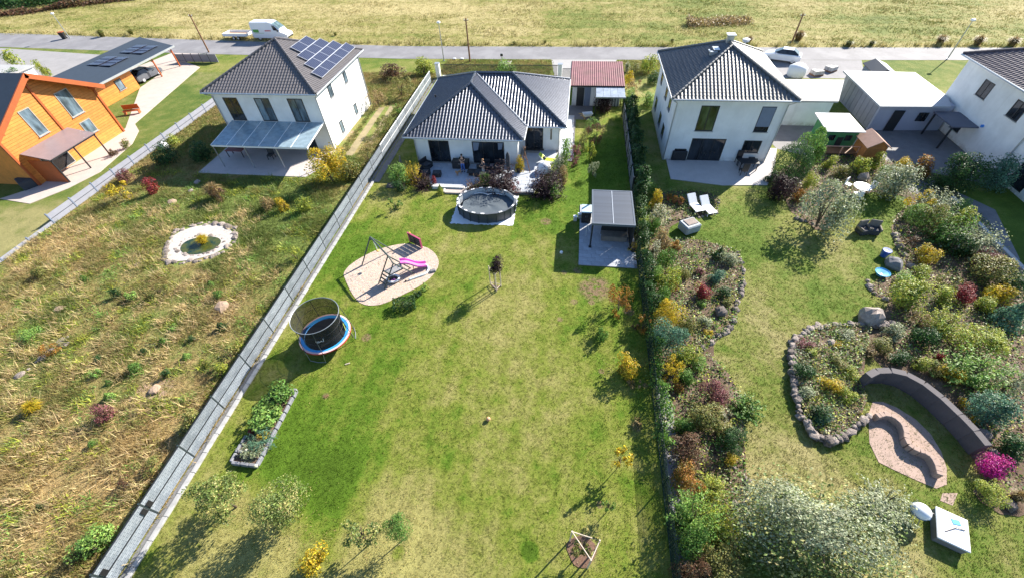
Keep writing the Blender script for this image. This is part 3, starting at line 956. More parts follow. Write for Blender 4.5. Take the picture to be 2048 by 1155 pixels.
for i in range(10):
    b = MB(); b.span(-56.95, -56.90, 40.5, 51.0, .02 + i * .24, .02 + i * .24 + .225); b.build('plank', M_orange, ax)
b = MB(); b.slab([(-56.2, 40.0, 2.62), (-56.2, 59.0, 2.62), (-63.4, 61.6, 2.95), (-63.4, 40.0, 2.95)], .14); b.build('roof', bpy.data.materials['blue_grey_felt'], ax)
b = MB(); b.slab([(-56.1, 39.95, 2.66), (-56.1, 59.05, 2.66), (-56.2, 59.05, 2.66), (-56.2, 39.95, 2.66)], .22); b.build('fascia', M_zinc, ax)
for x, y in ((-56.6, 54.8), (-56.6, 58.6), (-62.8, 60.8), (-62.8, 55.5)):
    b = MB(); b.span(x - .07, x + .07, y - .07, y + .07, 0, 2.5); b.tube([(x, y, 1.8), (x, y - .6, 2.45)], .05, 6); b.build('post', M_orange_d, ax)
for cx, cy, n in ((-60.4, 52.2, 3), (-59.6, 56.8, 3)):
    for i in range(n):
        for j in range(2):
            x, y = cx + (j - .5) * 1.7, cy + (i - (n - 1) / 2) * 1.06
            o = mesh_obj('solar_panel', pme, ax, loc=Vector((x, y, 2.95 - (x + 63.4) * .046 + .10)) - ax.location, rot=(0, .046, math.pi / 2))
window(ax, 'X', -56.88, 48.05, 49.1, .8, 1.95, 1, glass=M_glass_l); window(ax, 'X', -56.88, 42.5, 43.5, .8, 1.95, 1, glass=M_glass)
sheet('terrace', [G(0, 398), G(60, 408), G(135, 378), G(200, 345), G(265, 288), G(278, 262), G(270, 248), G(400, 135), G(360, 120), (-58, 58), (-57, 51), (-50, 40), (-50, 28)], .03, M_pink_paving, th=.06)
sheet('path', [(-130, 40), (-65, 40), (-65, 62), (-95, 66), (-130, 68)], .012, mat('pale_yard', (.27, .26, .258), .85, .15, .6, .2))
ny = thing('outbuilding', 'low white outbuilding cut by the left edge behind the orange house', 'outbuilding', (-78, 49, 0))
b = MB(); b.span(-90, -72.5, 46, 52, 0, 2.2); b.build('wall', M_plaster, ny)
b = MB(); b.span(-90.2, -72.2, 45.8, 52.2, 2.2, 2.35); b.build('roof', bpy.data.materials['pale_membrane'], ny)

# ------------------------------------------------------------------ red roofed shed behind the bungalow
rs = thing('garden_shed', 'garden shed with corrugated pinkish red roof beside the bungalow', 'shed', (2.6, 50.5, 0))
b = MB(); b.span(-.05, 5.2, 48.0, 53.2, 0, 2.2); b.build('wall', M_plaster, rs)
b = MB()
nU = 200
U = np.linspace(-.35, 5.48, nU); hz = np.abs(np.sin((U + .35) / .232 * np.pi)) * .05
Vv = np.concatenate([np.stack([U, np.full(nU, y), z + hz], 1) for y, z in ((47.35, 2.42), (53.6, 2.72))])
i_ = np.arange(nU - 1)
me = np_mesh('roof', Vv, np.stack([i_, i_ + 1, i_ + 1 + nU, i_ + nU], 1), mat('faded_red_metal', (.215, .095, .105), .65, .2, 1.5, spec=.2, col2=(.17, .085, .085)))
rr_ = mesh_obj('roof', me, rs, loc=-rs.location)
b = MB(); b.slab([(-.4, 47.33, 2.40), (5.5, 47.33, 2.40), (5.5, 53.6, 2.70), (-.4, 53.6, 2.70)], .12); b.build('roof_deck', M_frame, rs)
b = MB(); b.span(.45, 1.25, 47.93, 47.99, 0, 2.0); b.build('door', M_frame, rs)
b = MB(); b.span(1.3, 1.95, 47.95, 47.99, 0, 2.1); b.build('panel', M_blind, rs)
pc = thing('side_canopy', 'small translucent polycarbonate canopy in front of red roofed shed', 'canopy', (4, 46.6, 0))
for i in range(4):
    x0 = 2.45 + i * .75
    b = MB(); b.slab([(x0 + .01, 45.3, 2.15), (x0 + .74, 45.3, 2.15), (x0 + .74, 47.5, 2.32), (x0 + .01, 47.5, 2.32)], .02); b.build('pane', M_poly, pc)
b = MB(); b.span(2.4, 5.5, 45.22, 45.32, 2.02, 2.16); b.build('gutter', M_zinc, pc)
for x in (2.5, 5.35):
    b = MB(); b.span(x - .05, x + .05, 45.35, 45.45, 0, 2.05); b.build('post', M_frame, pc)
b = MB()
for x in np.linspace(2.6, 5.3, 10): b.span(x - .04, x + .04, 47.85, 47.9, 0, 1.9)
b.build('slatted_screen', M_frame, pc)
sheet('path', [(-.9, 44.6), (2.3, 44.6), (2.3, 48), (-.9, 48)], .018, M_dark_paving)
# things by the shed
ew = thing('wheelbarrow', 'small white and yellow garden cart on dark paving by the shed', 'cart', (1.75, 45.0, 0), .3)
b = MB(); b.add([(-.4, -.25, .25), (.35, -.2, .25), (.35, .2, .25), (-.4, .25, .25), (-.55, -.35, .55), (.5, -.3, .55), (.5, .3, .55), (-.55, .35, .55)], [(0, 3, 2, 1), (0, 1, 5, 4), (1, 2, 6, 5), (2, 3, 7, 6), (3, 0, 4, 7)]); b.build('tray', M_white, ew, True)
b = MB(); b.tube([(.5, -.05, .15), (.5, .05, .15)], .15, 14); b.build('wheel', M_black, ew, True)
b = MB()
for s in (-1, 1): b.tube([(.5, s * .05, .15), (-.2, s * .2, .25), (-.9, s * .28, .5)], .02, 6); b.tube([(-.35, s * .22, .25), (-.4, s * .22, 0)], .02, 6)
b.build('handle', mat('yellow_plastic', (.7, .45, .03), .5), ew, True)

# ------------------------------------------------------------------ street side fence with pillars
gf = thing('street_fence', 'dark vertical bar street fence between two white pillars behind bungalow', 'fence', (-9.5, 55.6, 0))
b = MB(); b.span(-16.8, -2.0, 55.5, 55.75, 0, .25); b.build('plinth', M_plaster, gf)
b = MB(); b.span(-16.8, -2.0, 55.6, 55.64, .35, .40); b.span(-16.8, -2.0, 55.6, 55.64, 1.52, 1.57); b.build('rail', M_frame, gf)
bm_ = MB(); bm_.box(0, 0, 0, .06, .03, 1.35); bme = bm_.mesh('bar', M_frame)
for i in range(106):
    mesh_obj('bar', bme, gf, loc=Vector((-16.75 + i * .139, 55.575, .98)) - gf.location)
for x in (-17.3, -1.75):
    p = thing('gate_pillar', 'white rendered pillar at the %s end of the street fence' % ('left' if x < -5 else 'right'), 'pillar', (x, 55.6, 0))
    b = MB(); b.box(x, 55.6, .85, .5, .5, 1.7); b.build('shaft', M_plaster, p)
    b = MB(); b.box(x, 55.6, 1.735, .58, .58, .07); b.build('cap', M_zinc, p)
g2 = thing('side_gate', 'short dark bar gate between white pillar and red roofed shed', 'gate', (-.9, 55.0, 0))
b = MB(); b.span(-1.4, -.4, 54.95, 54.99, .2, .25); b.span(-1.4, -.4, 54.95, 54.99, 1.4, 1.45); b.build('rail', M_frame, g2)
for i in range(8): mesh_obj('bar', bme, g2, loc=Vector((-1.37 + i * .135, 54.93, .8)) - g2.location)

# ------------------------------------------------------------------ left privacy fence and its kerb
def weavemat():
    t = NT('privacy_strip')
    p = t.objco()
    br = t.n('ShaderNodeTexBrick')
    sw = t.n('ShaderNodeCombineXYZ'); sp = t.n('ShaderNodeSeparateXYZ'); t.set(sp, 0, p)
    t.t.links.new(sp.outputs[1], sw.inputs[0]); t.t.links.new(sp.outputs[2], sw.inputs[1])
    t.t.links.new(sw.outputs[0], br.inputs[0])
    br.inputs['Scale'].default_value = 1.0; br.inputs['Brick Width'].default_value = .25; br.inputs['Row Height'].default_value = .1; br.inputs['Mortar Size'].default_value = .008
    for k, c in (('Color1', (.36, .40, .44)), ('Color2', (.27, .31, .35)), ('Mortar', (.10, .12, .15))): br.inputs[k].default_value = (*c, 1)
    hs = t.n('ShaderNodeHueSaturation'); t.set(hs, 'Color', br.outputs['Color']); t.set(hs, 'Value', t.math('ADD', t.maprange(t.objrand(), 0, 1, .78, 1.05, False), t.maprange(t.noise(p, 1.6, 4), .3, .7, -.12, .12)))
    a = t.bsdf(hs.outputs[0], .38, 0, .5, bump=br.outputs['Fac'], bstr=.4)
    b = t.n('ShaderNodeBsdfTranslucent'); t.t.links.new(br.outputs['Color'], b.inputs[0])
    mx = t.n('ShaderNodeMixShader'); mx.inputs[0].default_value = .22
    t.t.links.new(a.outputs[0], mx.inputs[1]); t.t.links.new(b.outputs[0], mx.inputs[2])
    return t.done(mx)
M_weave = weavemat()
LFX = -17.9
lf = thing('privacy_fence', 'long pale grey privacy strip fence with dark posts along the left of the lawn', 'fence', (LFX, 25, 0))
pb = MB(); pb.box(0, 0, .72, .05, .06, 1.44); pb.box(0, 0, 1.45, .06, .07, .02); pme2 = pb.mesh('post', M_dark_steel)
sb = MB(); sb.box(0, 0, 0, .03, 2.42, .60); sme = sb.mesh('panel', M_weave)
rb = MB(); rb.box(0, 0, 0, .045, 2.44, .05); rme = rb.mesh('rail', M_frame)
cb = MB(); cb.box(0, 0, 0, .07, 2.44, .05); cme = cb.mesh('top_rail', M_white)
y = -4.35; i = 0
while y < 55:
    hz_ = 1.0
    mesh_obj('post', pme2, lf, loc=Vector((LFX, y, 0)) - lf.location)
    if y + 2.65 < 56:
        yc = y + 1.325
        for zc in (.38, 1.05):
            mesh_obj('panel', sme, lf, loc=Vector((LFX, yc, zc + random.uniform(-.004, .004))) - lf.location, rot=(random.uniform(-.004, .004), random.uniform(-.02, .02), random.uniform(-.004, .004)), scale=(1, 1.06, 1))
        mesh_obj('rail', rme, lf, loc=Vector((LFX + .004, yc, .715)) - lf.location, scale=(1, 1.06, 1))
        if y > 33:  # sun glare on the far bays, put into the colour as white rails
            mesh_obj('top_rail', cme, lf, loc=Vector((LFX, yc, 1.385)) - lf.location, scale=(1, 1.06, .8))
            mesh_obj('top_rail', cme, lf, loc=Vector((LFX + .01, yc, .715)) - lf.location, scale=(1, 1.06, .9))
        else:
            mesh_obj('rail', rme, lf, loc=Vector((LFX, yc, 1.375)) - lf.location, scale=(1, 1.06, .6))
    y += 2.65; i += 1
# the small dark clamps on the two nearest posts
for yy in (3.6, .95):
    b = MB()
    b.span(LFX + .03, LFX + .07, yy - .28, yy - .06, .75, 1.1); b.span(LFX + .03, LFX + .07, yy + .06, yy + .28, .75, 1.1)
    b.build('bracket', M_black, lf)
kb = thing('kerb', 'pale concrete kerb along the foot of the left privacy fence', 'kerb', (-17.5, 15, 0))
km = MB(); km.box(0, 0, 0, .22, .985, .16, 0, .012); kme = km.mesh('kerb_stone', mat('kerb_concrete', (.33, .33, .33), .9, .3, 2, .3, rv=.08))
for i in range(36):
    yy = -4.0 + i
    mesh_obj('kerb_stone', kme, kb, loc=Vector((-17.46 + random.uniform(-.012, .012), yy, .03 + random.uniform(-.008, .008))) - kb.location, rot=(0, 0, random.uniform(-.006, .006)))
sheet('gravel_strip', [(-17.85, -6), (-17.58, -6), (-17.58, 55), (-17.85, 55)], .012, mat('dark_gravel', (.16, .16, .165), .95, .4, 12, .6))
sheet('path', [(-17.5, 31.4), (-16.9, 31.4), (-16.9, 50), (-17.5, 50)], .02, M_dark_paving)

# ------------------------------------------------------------------ right fence: solid panels at the far end, wire mesh nearer
rf = thing('panel_fence', 'weathered grey panel fence at the far right of the lawn before the hedge', 'fence', (5.45, 39, 0))
for i in range(7):
    y0 = 31.0 + i * 2.05
    b = MB(); b.span(5.42, 5.46, y0 + .06, y0 + 1.97, .12, 1.55)
    o = b.build('panel', mat('grey_fence_board', (.22, .23, .24), .7, .25, 2, .3) if i == 0 else bpy.data.materials['grey_fence_board'], rf)
    b = MB(); b.span(5.38, 5.5, y0 - .05, y0 + .05, 0, 1.72); b.build('post', M_frame, rf)
    b = MB()
    for k in range(5): b.span(5.40, 5.42, y0 + .06, y0 + 1.97, .2 + k * .28, .22 + k * .28)
    b.build('batten', M_frame, rf)
def meshmat():
    t = NT('wire_mesh_green')
    return t.done(t.bsdf((.018, .045, .032), .5, .2, .5))
M_wire = meshmat()
def meshshade():
    t = NT('mesh_shade')
    tr = t.n('ShaderNodeBsdfTransparent'); mx = t.n('ShaderNodeMixShader'); mx.inputs[0].default_value = .30
    t.t.links.new(tr.outputs[0], mx.inputs[1]); t.t.links.new(t.bsdf((.012, .035, .03), .6).outputs[0], mx.inputs[2])
    return t.done(mx)
wf = thing('wire_fence', 'dark green wire mesh fence along the right of the lawn', 'fence', (5.4, 13, 0))
pm_ = MB(); pm_.box(0, 0, .62, .05, .05, 1.24); pmm = pm_.mesh('post', M_wire)
y = -5.0
while y < 31:
    mesh_obj('post', pmm, wf, loc=Vector((5.4, y, 0)) - wf.location)
    y += 2.5
b = MB()
for z in (.08, .3, .52, .74, .96, 1.18): b.tube([(5.4, -5, z), (5.4, 31, z)], .007, 4)
for yy in np.arange(-5, 31, .25): b.tube([(5.4, yy, .05), (5.4, yy, 1.2)], .003, 3, False)
o = b.build('wire_mesh', M_wire, wf); o['kind'] = 'stuff'
b = MB(); b.span(5.38, 5.42, -5, 31, -.02, .08); b.build('base_board', M_wire, wf)
b = MB(); b.span(5.395, 5.399, -5, 31, .08, 1.18); b.build('mesh_shade_panel', meshshade(), wf)  # added dark film that deepens the fence band and its lawn shadow
sheet('path', [(5.6, -8), (6.35, -8), (6.35, 11.5), (5.9, 14), (5.6, 14)], .045, mat('slate_path', (.22, .21, .23), .85, .2, 2, .3))

# ------------------------------------------------------------------ street furniture and vehicles
def lamp_post(px, py, h, label, lean=0.0):
    x, y = G(px, py)
    t = thing('street_lamp', label, 'street lamp', (x, y, 0), 0, 'street lamps along the road')
    b = MB(); b.tube([(x, y, 0), (x, y, .8), (x + lean * .5, y, h)], [.075, .07, .045], 10); b.build('post', M_steel, t)
    b = MB(); b.lathe([(.05, 0), (.22, .05), (.26, .14), (.20, .24), (.05, .30)], x + lean * .5, y, h - .05, 14); b.build('lamp_head', M_white, t)
    b = MB(); b.tube([(x, y, 0), (x, y, .06)], .13, 10); b.build('base', M_steel, t)
    return t
lamp_post(140, 77, 3.6, 'grey street lamp farthest left on the road near the hedgerow')
lamp_post(888, 122, 4.6, 'grey street lamp standing behind the left white fence pillar')
lamp_post(1895, 118, 4.15, 'grey street lamp leaning at the right edge house')
def wood_pole(px, py, h, label):
    x, y = G(px, py)
    t = thing('utility_pole', label, 'pole', (x, y, 0), 0, 'wooden poles along the road')
    b = MB(); b.tube([(x, y, -.1), (x, y, h)], [.12, .085], 10); b.build('post', M_timber, t)
    b = MB(); b.span(x - .3, x + .3, y - .04, y + .04, h - .3, h - .22); b.build('crossarm', M_greywood, t)
    b = MB()
    for s in (-.25, .25): b.lathe([(.03, 0), (.05, .06), (.03, .12)], x + s, y, h - .22, 8)
    b.build('insulator', M_white, t)
wood_pole(418, 105, 5.1, 'wooden pole beside the road left of the white van')
wood_pole(940, 123, 5.2, 'wooden pole behind the street fence of the bungalow')
wood_pole(1583, 87, 3.6, 'dark wooden pole in the field behind right tent roof house')
wb_ = thing('wheelie_bin', 'black wheeled bin beside the far left street lamp', 'bin', (*G(130, 78), 0), .3)
b = MB(); b.add([(-.25, -.25, .08), (.25, -.25, .08), (.25, .25, .08), (-.25, .25, .08), (-.33, -.36, 1.0), (.33, -.36, 1.0), (.33, .36, 1.0), (-.33, .36, 1.0)], [(3, 2, 1, 0), (4, 5, 6, 7), (0, 1, 5, 4), (1, 2, 6, 5), (2, 3, 7, 6), (3, 0, 4, 7)]); b.build('body', M_black, wb_, True)
b = MB(); b.box(0, 0, 1.04, .72, .78, .07); b.build('lid', M_orange_d, wb_, True)
b = MB(); b.tube([(-.3, .28, .1), (.3, .28, .1)], .1, 10); b.build('wheel', M_black, wb_, True)
for i, (px, py) in enumerate(((909, 119), (924, 119))):
    o = MB().box(0, 0, .08, .45, .3, .16, 0, .05).build('boundary_stone', M_white, None)
    o.location = (*G(px, py), 0); tag(o, ('left' if i == 0 else 'right') + ' one of two small white marker stones behind the street fence', 'stone', 'marker stones on the verge')
mb_ = thing('letter_box', 'small dark letter box on a post beside the pale gate paving', 'letter box', (*G(1004, 128), 0))
b = MB(); b.box(0, 0, .5, .06, .06, 1.0); b.build('post', M_steel, mb_, True)
b = MB(); b.box(0, 0, 1.1, .35, .2, .3, 0, .03); b.build('body', M_frame, mb_, True)

def loft(mb, secs):
    """secs: list of (x, [(y,z)...]) cross sections joined"""
    n = len(secs[0][1])
    vs = [(x, y, z) for x, s in secs for y, z in s]
    fs = []
    for i in range(len(secs) - 1):
        for k in range(n):
            j = (k + 1) % n
            fs.append((i * n + k, i * n + j, (i + 1) * n + j, (i + 1) * n + k))
    fs.append(tuple(range(n - 1, -1, -1))); fs.append(tuple(range((len(secs) - 1) * n, len(secs) * n)))
    return mb.add(vs, fs)
def sec(w, zb, zs, zt, wt):
    """half width w at sill, shoulder z zs, roof z zt, half width wt at roof"""
    return [(-w, zb), (w, zb), (w * 1.02, (zb + zs) / 2), (w, zs), (wt, zt - .06), (wt * .85, zt), (-wt * .85, zt), (-wt, zt - .06), (-w, zs), (-w * 1.02, (zb + zs) / 2)]
def wheels(t, xs, w, r=.34):
    for x in xs:
        for s in (-1, 1):
            b = MB(); b.tube([(x, s * (w - .12), r), (x, s * (w + .08), r)], r, 18)
            o = b.build('wheel', M_black, t, True)
            b = MB(); b.tube([(x, s * (w + .06), r), (x, s * (w + .10), r)], r * .62, 14); b.build('rim', M_alu, o, True)
M_carwhite = mat('white_car_paint', (.78, .79, .80), .25, .02, 1, spec=.6, Coat_Weight=.4)
van = thing('panel_van', 'white panel van with green and red side lettering parked beyond the road', 'van', (-48.4, 70.75, 0), -.03)
b = MB(); b.smooth = False
loft(b, [(-2.95, sec(.93, .45, 1.5, 2.45, .78)), (-2.8, sec(.97, .4, 1.55, 2.55, .84)), (.4, sec(.98, .38, 1.55, 2.58, .85)), (.95, sec(.98, .38, 1.5, 2.45, .82)), (1.95, sec(.98, .38, 1.35, 1.62, .84)), (2.05, sec(.97, .38, 1.15, 1.32, .80)), (2.75, sec(.93, .4, .95, 1.08, .72)), (2.98, sec(.84, .45, .8, .9, .6))])
b.build('body', M_carwhite, van, True)
b = MB(); b.slab([(1.02, -.76, 2.41), (1.93, -.80, 1.66), (1.93, .80, 1.66), (1.02, .76, 2.41)], .03); b.build('windscreen', glassmat('windscreen_glass', (.10, .15, .16)), van, True)
for s in (-1, 1):
    b = MB(); q = [(1.0, s * .965, 1.5), (1.9, s * .975, 1.42), (1.25, s * .87, 2.1), (.85, s * .865, 2.15)]
    b.slab([(x, y, z) for x, y, z in q], .03 * s); fix_normals(b.build('side_window', M_glass, van, True))
    b = MB(); b.box(1.7, s * 1.1, 1.45, .1, .18, .3, 0, .03); b.build('wing_mirror', M_black, van, True)
    b = MB(); b.box(2.86, s * .68, .82, .14, .3, .18, 0, .03); b.build('headlight', M_glass_l, van, True)
b = MB(); b.box(2.98, 0, .5, .12, 1.5, .22, 0, .04); b.box(-2.98, 0, .5, .1, 1.7, .2, 0, .03); b.build('bumper', M_black, van, True)
b = MB(); b.box(-2.1, -.995, 1.38, 1.0, .012, .42); b.build('green_lettering_panel', mat('sign_green', (.10, .34, .06), .5), van, True)
b = MB()
for k in range(7): b.box(-.45 + k * .15, -.992, 1.42, .11, .012, .17)
b.build('red_lettering', mat('sign_red', (.6, .06, .07), .5), van, True)
b = MB(); b.box(-1.6, -.993, 1.08, 1.6, .01, .05); b.build('green_stripe', bpy.data.materials['sign_green'], van, True)
wheels(van, (-1.9, 1.95), .88, .35)
tr = thing('flatbed_trailer', 'low white flatbed trailer with pale wooden bed hitched behind the white van', 'trailer', (-54.6, 70.9, 0), -.03)
b = MB(); b.box(0, 0, .62, 4.2, 2.0, .10); b.build('bed', mat('plywood_bed', (.62, .42, .30), .7, .1, 3), tr, True)
for x, y, sx, sy in ((0, -1.0, 4.2, .05), (0, 1.0, 4.2, .05), (-2.1, 0, .05, 1.96), (2.1, 0, .05, 1.96)):
    b = MB(); b.box(x, y, .78, sx, sy, .38); b.build('side_board', M_white, tr, True)
b = MB(); b.tube([(2.1, .4, .5), (3.4, 0, .45), (2.1, -.4, .5)], .05, 6); b.tube([(3.4, 0, .45), (3.65, 0, .45)], .05, 6); b.tube([(3.2, 0, 0), (3.2, 0, .6)], .04, 6); b.build('drawbar', M_steel, tr, True)
wheels(tr, (-.45, .35), .8, .27)
car = thing('parked_car', 'white parked car on the roadside behind the right tent roof house', 'car', (26.3, 62.4, 0), 2.75)
def make_car(t, paint):
    b = MB()
    loft(b, [(-2.1, sec(.78, .4, .75, .85, .68)), (-1.95, sec(.84, .32, .85, 1.0, .7)), (-1.3, sec(.87, .28, .9, 1.03, .72)), (1.0, sec(.87, .28, .88, 1.0, .72)), (1.9, sec(.82, .32, .72, .82, .66)), (2.1, sec(.72, .4, .6, .68, .58))])
    b.build('body', paint, t, True)
    b = MB()
    loft(b, [(-1.75, sec(.7, .9, .98, 1.02, .62)), (-1.1, sec(.72, .9, 1.0, 1.42, .56)), (.2, sec(.72, .9, 1.0, 1.44, .56)), (1.05, sec(.7, .9, .95, .99, .62))])
    b.build('windows', M_glass, t, True)
    b = MB(); b.box(-.42, 0, 1.45, 1.25, 1.08, .04, 0, .015); b.build('roof', paint, t, True)
    for s in (-1, 1):
        b = MB(); b.box(2.02, s * .55, .66, .14, .28, .12, 0, .03); b.build('headlight', M_glass_l, t, True)
        b = MB(); b.box(-2.05, s * .6, .78, .08, .22, .14, 0, .02); b.build('tail_light', mat('tail_red', (.35, .01, .01), .3) if 'tail_red' not in bpy.data.materials else bpy.data.materials['tail_red'], t, True)
        b = MB(); b.box(.75, s * .95, .98, .12, .16, .12, 0, .03); b.build('wing_mirror', paint, t, True)
    wheels(t, (-1.3, 1.3), .78, .31)
make_car(car, M_carwhite)
car2 = thing('parked_car', 'dark grey car under the carport roof of the orange annex', 'car', (-58.3, 54.2, 0), 1.45)
make_car(car2, mat('grey_car_paint', (.10, .11, .13), .3, .05, 1, Coat_Weight=.4))
# ------------------------------------------------------------------ terrace of the bungalow
TZ = .12
terr_poly = [(-11.9, 30.9), (-2.75, 30.55), (-.95, 37.7), (-4.6, 37.7), (-4.6, 35.05), (-14.0, 35.05), (-12.4, 32.2)]
terrace = sheet('terrace', terr_poly, TZ - .035, mat('terrace_bed', (.28, .27, .26), .9, .2, 3), th=.10)
pvm = MB(); pvm.box(0, 0, 0, .79, .59, .04, 0, .008); pvme = pvm.mesh('paver', M_paver)
def cut_pavers(poly, sx, sy, z, me, parent, bond=True, m=None, name='paver'):
    P = np.array(poly); x0, y0 = P.min(0); x1, y1 = P.max(0)
    row = 0; y = y0 + sy / 2; n = 0
    while y < y1 + sy:
        x = x0 + (sx / 2 if (row % 2 and bond) else 0)
        while x < x1 + sx:
            xs = np.array([x - sx * .5, x + sx * .5, x + sx * .5, x - sx * .5]); ys = np.array([y - sy * .5, y - sy * .5, y + sy * .5, y + sy * .5])
            k = inpoly(xs * .98 + x * .02, ys * .98 + y * .02, poly)
            if k.all():
                mesh_obj(name, me, parent, loc=(x, y, z + random.uniform(-.002, .002))); n += 1
            elif inpoly(np.array([x]), np.array([y]), poly)[0]:
                c = clip_poly([(x - sx * .5 + .005, y - sy * .5 + .005), (x + sx * .5 - .005, y - sy * .5 + .005), (x + sx * .5 - .005, y + sy * .5 - .005), (x - sx * .5 + .005, y + sy * .5 - .005)], poly)
                if len(c) > 2:
                    q = MB(); q.prism(c, z - .02, z + .02); q.build(name, me.materials[0], parent); n += 1
            x += sx
        y += sy; row += 1
    return n
def clip_poly(sub, poly):
    # clip sub by each edge (good enough for nearly convex outlines)
    a2 = sum(poly[i][0] * poly[(i + 1) % len(poly)][1] - poly[(i + 1) % len(poly)][0] * poly[i][1] for i in range(len(poly)))
    out = sub
    cx, cy = sum(p[0] for p in sub) / 4, sum(p[1] for p in sub) / 4
    for i in range(len(poly)):
        a, b = poly[i], poly[(i + 1) % len(poly)]
        L = math.hypot(b[0] - a[0], b[1] - a[1])
        mx_, my_ = (cx - a[0]), (cy - a[1])
        tt = (mx_ * (b[0] - a[0]) + my_ * (b[1] - a[1])) / L / L
        if tt < -.2 or tt > 1.2: continue
        side = lambda p: ((b[0] - a[0]) * (p[1] - a[1]) - (b[1] - a[1]) * (p[0] - a[0])) * (1 if a2 > 0 else -1) / L
        new = []
        for j in range(len(out)):
            p, q = out[j], out[(j + 1) % len(out)]
            sp, sq = side(p), side(q)
            if sp >= 0: new.append(p)
            if sp * sq < 0:
                f = sp / (sp - sq); new.append((p[0] + (q[0] - p[0]) * f, p[1] + (q[1] - p[1]) * f))
        out = new
        if len(out) < 3: return []
    return out
cut_pavers(terr_poly, .80, .60, TZ - .015, pvme, terrace)
edge = thing('terrace_edging', 'white raised edging along the front of the bungalow terrace', 'edging', (-9.9, 30.85, 0))
b = MB(); b.box(-10.3, 30.78, .14, 2.9, .25, .28); b.build('edge_stone', M_plaster, edge)
b = MB(); b.box(-4.0, 30.45, .1, 2.5, .18, .2); b.build('edge_stone', M_dark_paving, edge)
st = thing('garden_step', 'pale stone step below the white terrace edging beside the round pool', 'step', (-9.6, 30.2, 0))
b = MB(); b.box(-9.6, 30.3, .07, 1.7, .55, .14); b.build('tread', M_pink_paving, st)
b = MB(); b.box(-10.55, 30.35, .1, .16, .6, .2); b.box(-8.65, 30.35, .1, .16, .6, .2); b.build('side_stone', M_concrete, st)
walk_poly = [(-.95, 36.0), (.42, 36.0), (.34, 45.4), (-.95, 45.4)]
walk = sheet('path', walk_poly, .03, M_concrete)
cut_pavers(walk_poly, .45, .6, .045, (lambda q: q.mesh('paver', M_paver))(MB().box(0, 0, 0, .44, .59, .03, 0, .006)), walk, True)
b = MB()
for i in range(22): b.box(.44, 36.2 + i * .42, .05, .1, .40, .1)
tag(b.build('path_edging', M_dark_paving), 'row of dark edging stones along the pale path beside the bungalow', 'edging')

def box_thing(name, label, cat, x, y, parts, rz=0, z=0, group=None):
    t = thing(name, label, cat, (x, y, z), rz, group)
    for nm, m, bl in parts:
        b = MB()
        for q in bl: b.box(*q)
        b.build(nm, m, t, True)
    return t
# dark wicker storage chest below the wall
box_thing('storage_chest', 'dark wicker storage chest by the wall between the two terrace doors', 'chest', -9.85, 34.2,
          [('body', M_rattan, [(0, 0, .32, 1.5, .75, .62, 0, .02)]), ('lid', M_black, [(0, 0, .67, 1.56, .8, .07, 0, .02)]), ('handle', M_steel, [(0, -.41, .55, .3, .03, .03)])], 0, TZ)
def armchair(label, x, y, rz, w=.85, group='dark rattan lounge chairs on the terrace'):
    return box_thing('lounge_chair', label, 'chair', x, y,
        [('seat', M_rattan, [(0, 0, .18, w, .8, .34, 0, .02)]), ('backrest', M_rattan, [(0, .36, .52, w, .14, .62, 0, .03)]),
         ('armrest', M_rattan, [(-w / 2 + .07, 0, .42, .14, .8, .2, 0, .02)]), ('armrest', M_rattan, [(w / 2 - .07, 0, .42, .14, .8, .2, 0, .02)]),
         ('cushion', M_cushion, [(0, -.06, .41, w - .3, .62, .12, 0, .04)])], rz, TZ, group)
armchair('dark rattan armchair at the left end of the terrace near the downpipe', -13.1, 33.9, 1.1, 1.0)
armchair('dark rattan armchair nearest the yellow shrub on the terrace', -12.9, 32.6, 1.5, 1.0)
box_thing('footstool', 'dark square rattan footstool on the terrace beside the left armchairs', 'footstool', -11.75, 32.6, [('body', M_rattan, [(0, 0, .17, .75, .62, .34, 0, .02)]), ('cushion', M_cushion, [(0, 0, .38, .72, .6, .09, 0, .03)])], .1, TZ)
armchair('dark rattan armchair under the large terrace door', -7.6, 34.0, 0, .9)
armchair('dark rattan armchair right of the standing people by the window', -6.3, 33.9, -.2, .9)
box_thing('lounge_sofa', 'dark rattan corner sofa behind the person in grey trousers', 'sofa', -7.3, 32.9,
          [('seat', M_rattan, [(0, 0, .2, 1.9, .85, .38, 0, .02)]), ('backrest', M_rattan, [(0, -.38, .5, 1.9, .14, .6, 0, .03)]), ('cushion', M_cushion, [(-.48, .05, .43, .9, .66, .12, 0, .04), (.48, .05, .43, .9, .66, .12, 0, .04)])], 3.0, TZ)
box_thing('coffee_table', 'low dark table beside the lounge sofa on the terrace', 'table', -8.55, 33.0, [('tabletop', M_rattan, [(0, 0, .36, .9, .7, .05, 0, .015)]), ('base', M_black, [(0, 0, .17, .6, .45, .33)])], 0, TZ)
box_thing('doormat', 'flat dark doormat on the terrace below the large window', 'doormat', -5.9, 33.5, [('mat', M_black, [(0, 0, .012, .7, .45, .02)])], 0, TZ)
box_thing('cool_box', 'dark blue covered box beside the person in grey trousers', 'box', -7.35, 31.75, [('body', mat('navy_cover', (.012, .02, .05), .6), [(0, 0, .45, .5, .5, .9, 0, .04)]), ('lid', M_black, [(0, 0, .92, .54, .54, .05, 0, .02)])], .1, TZ)
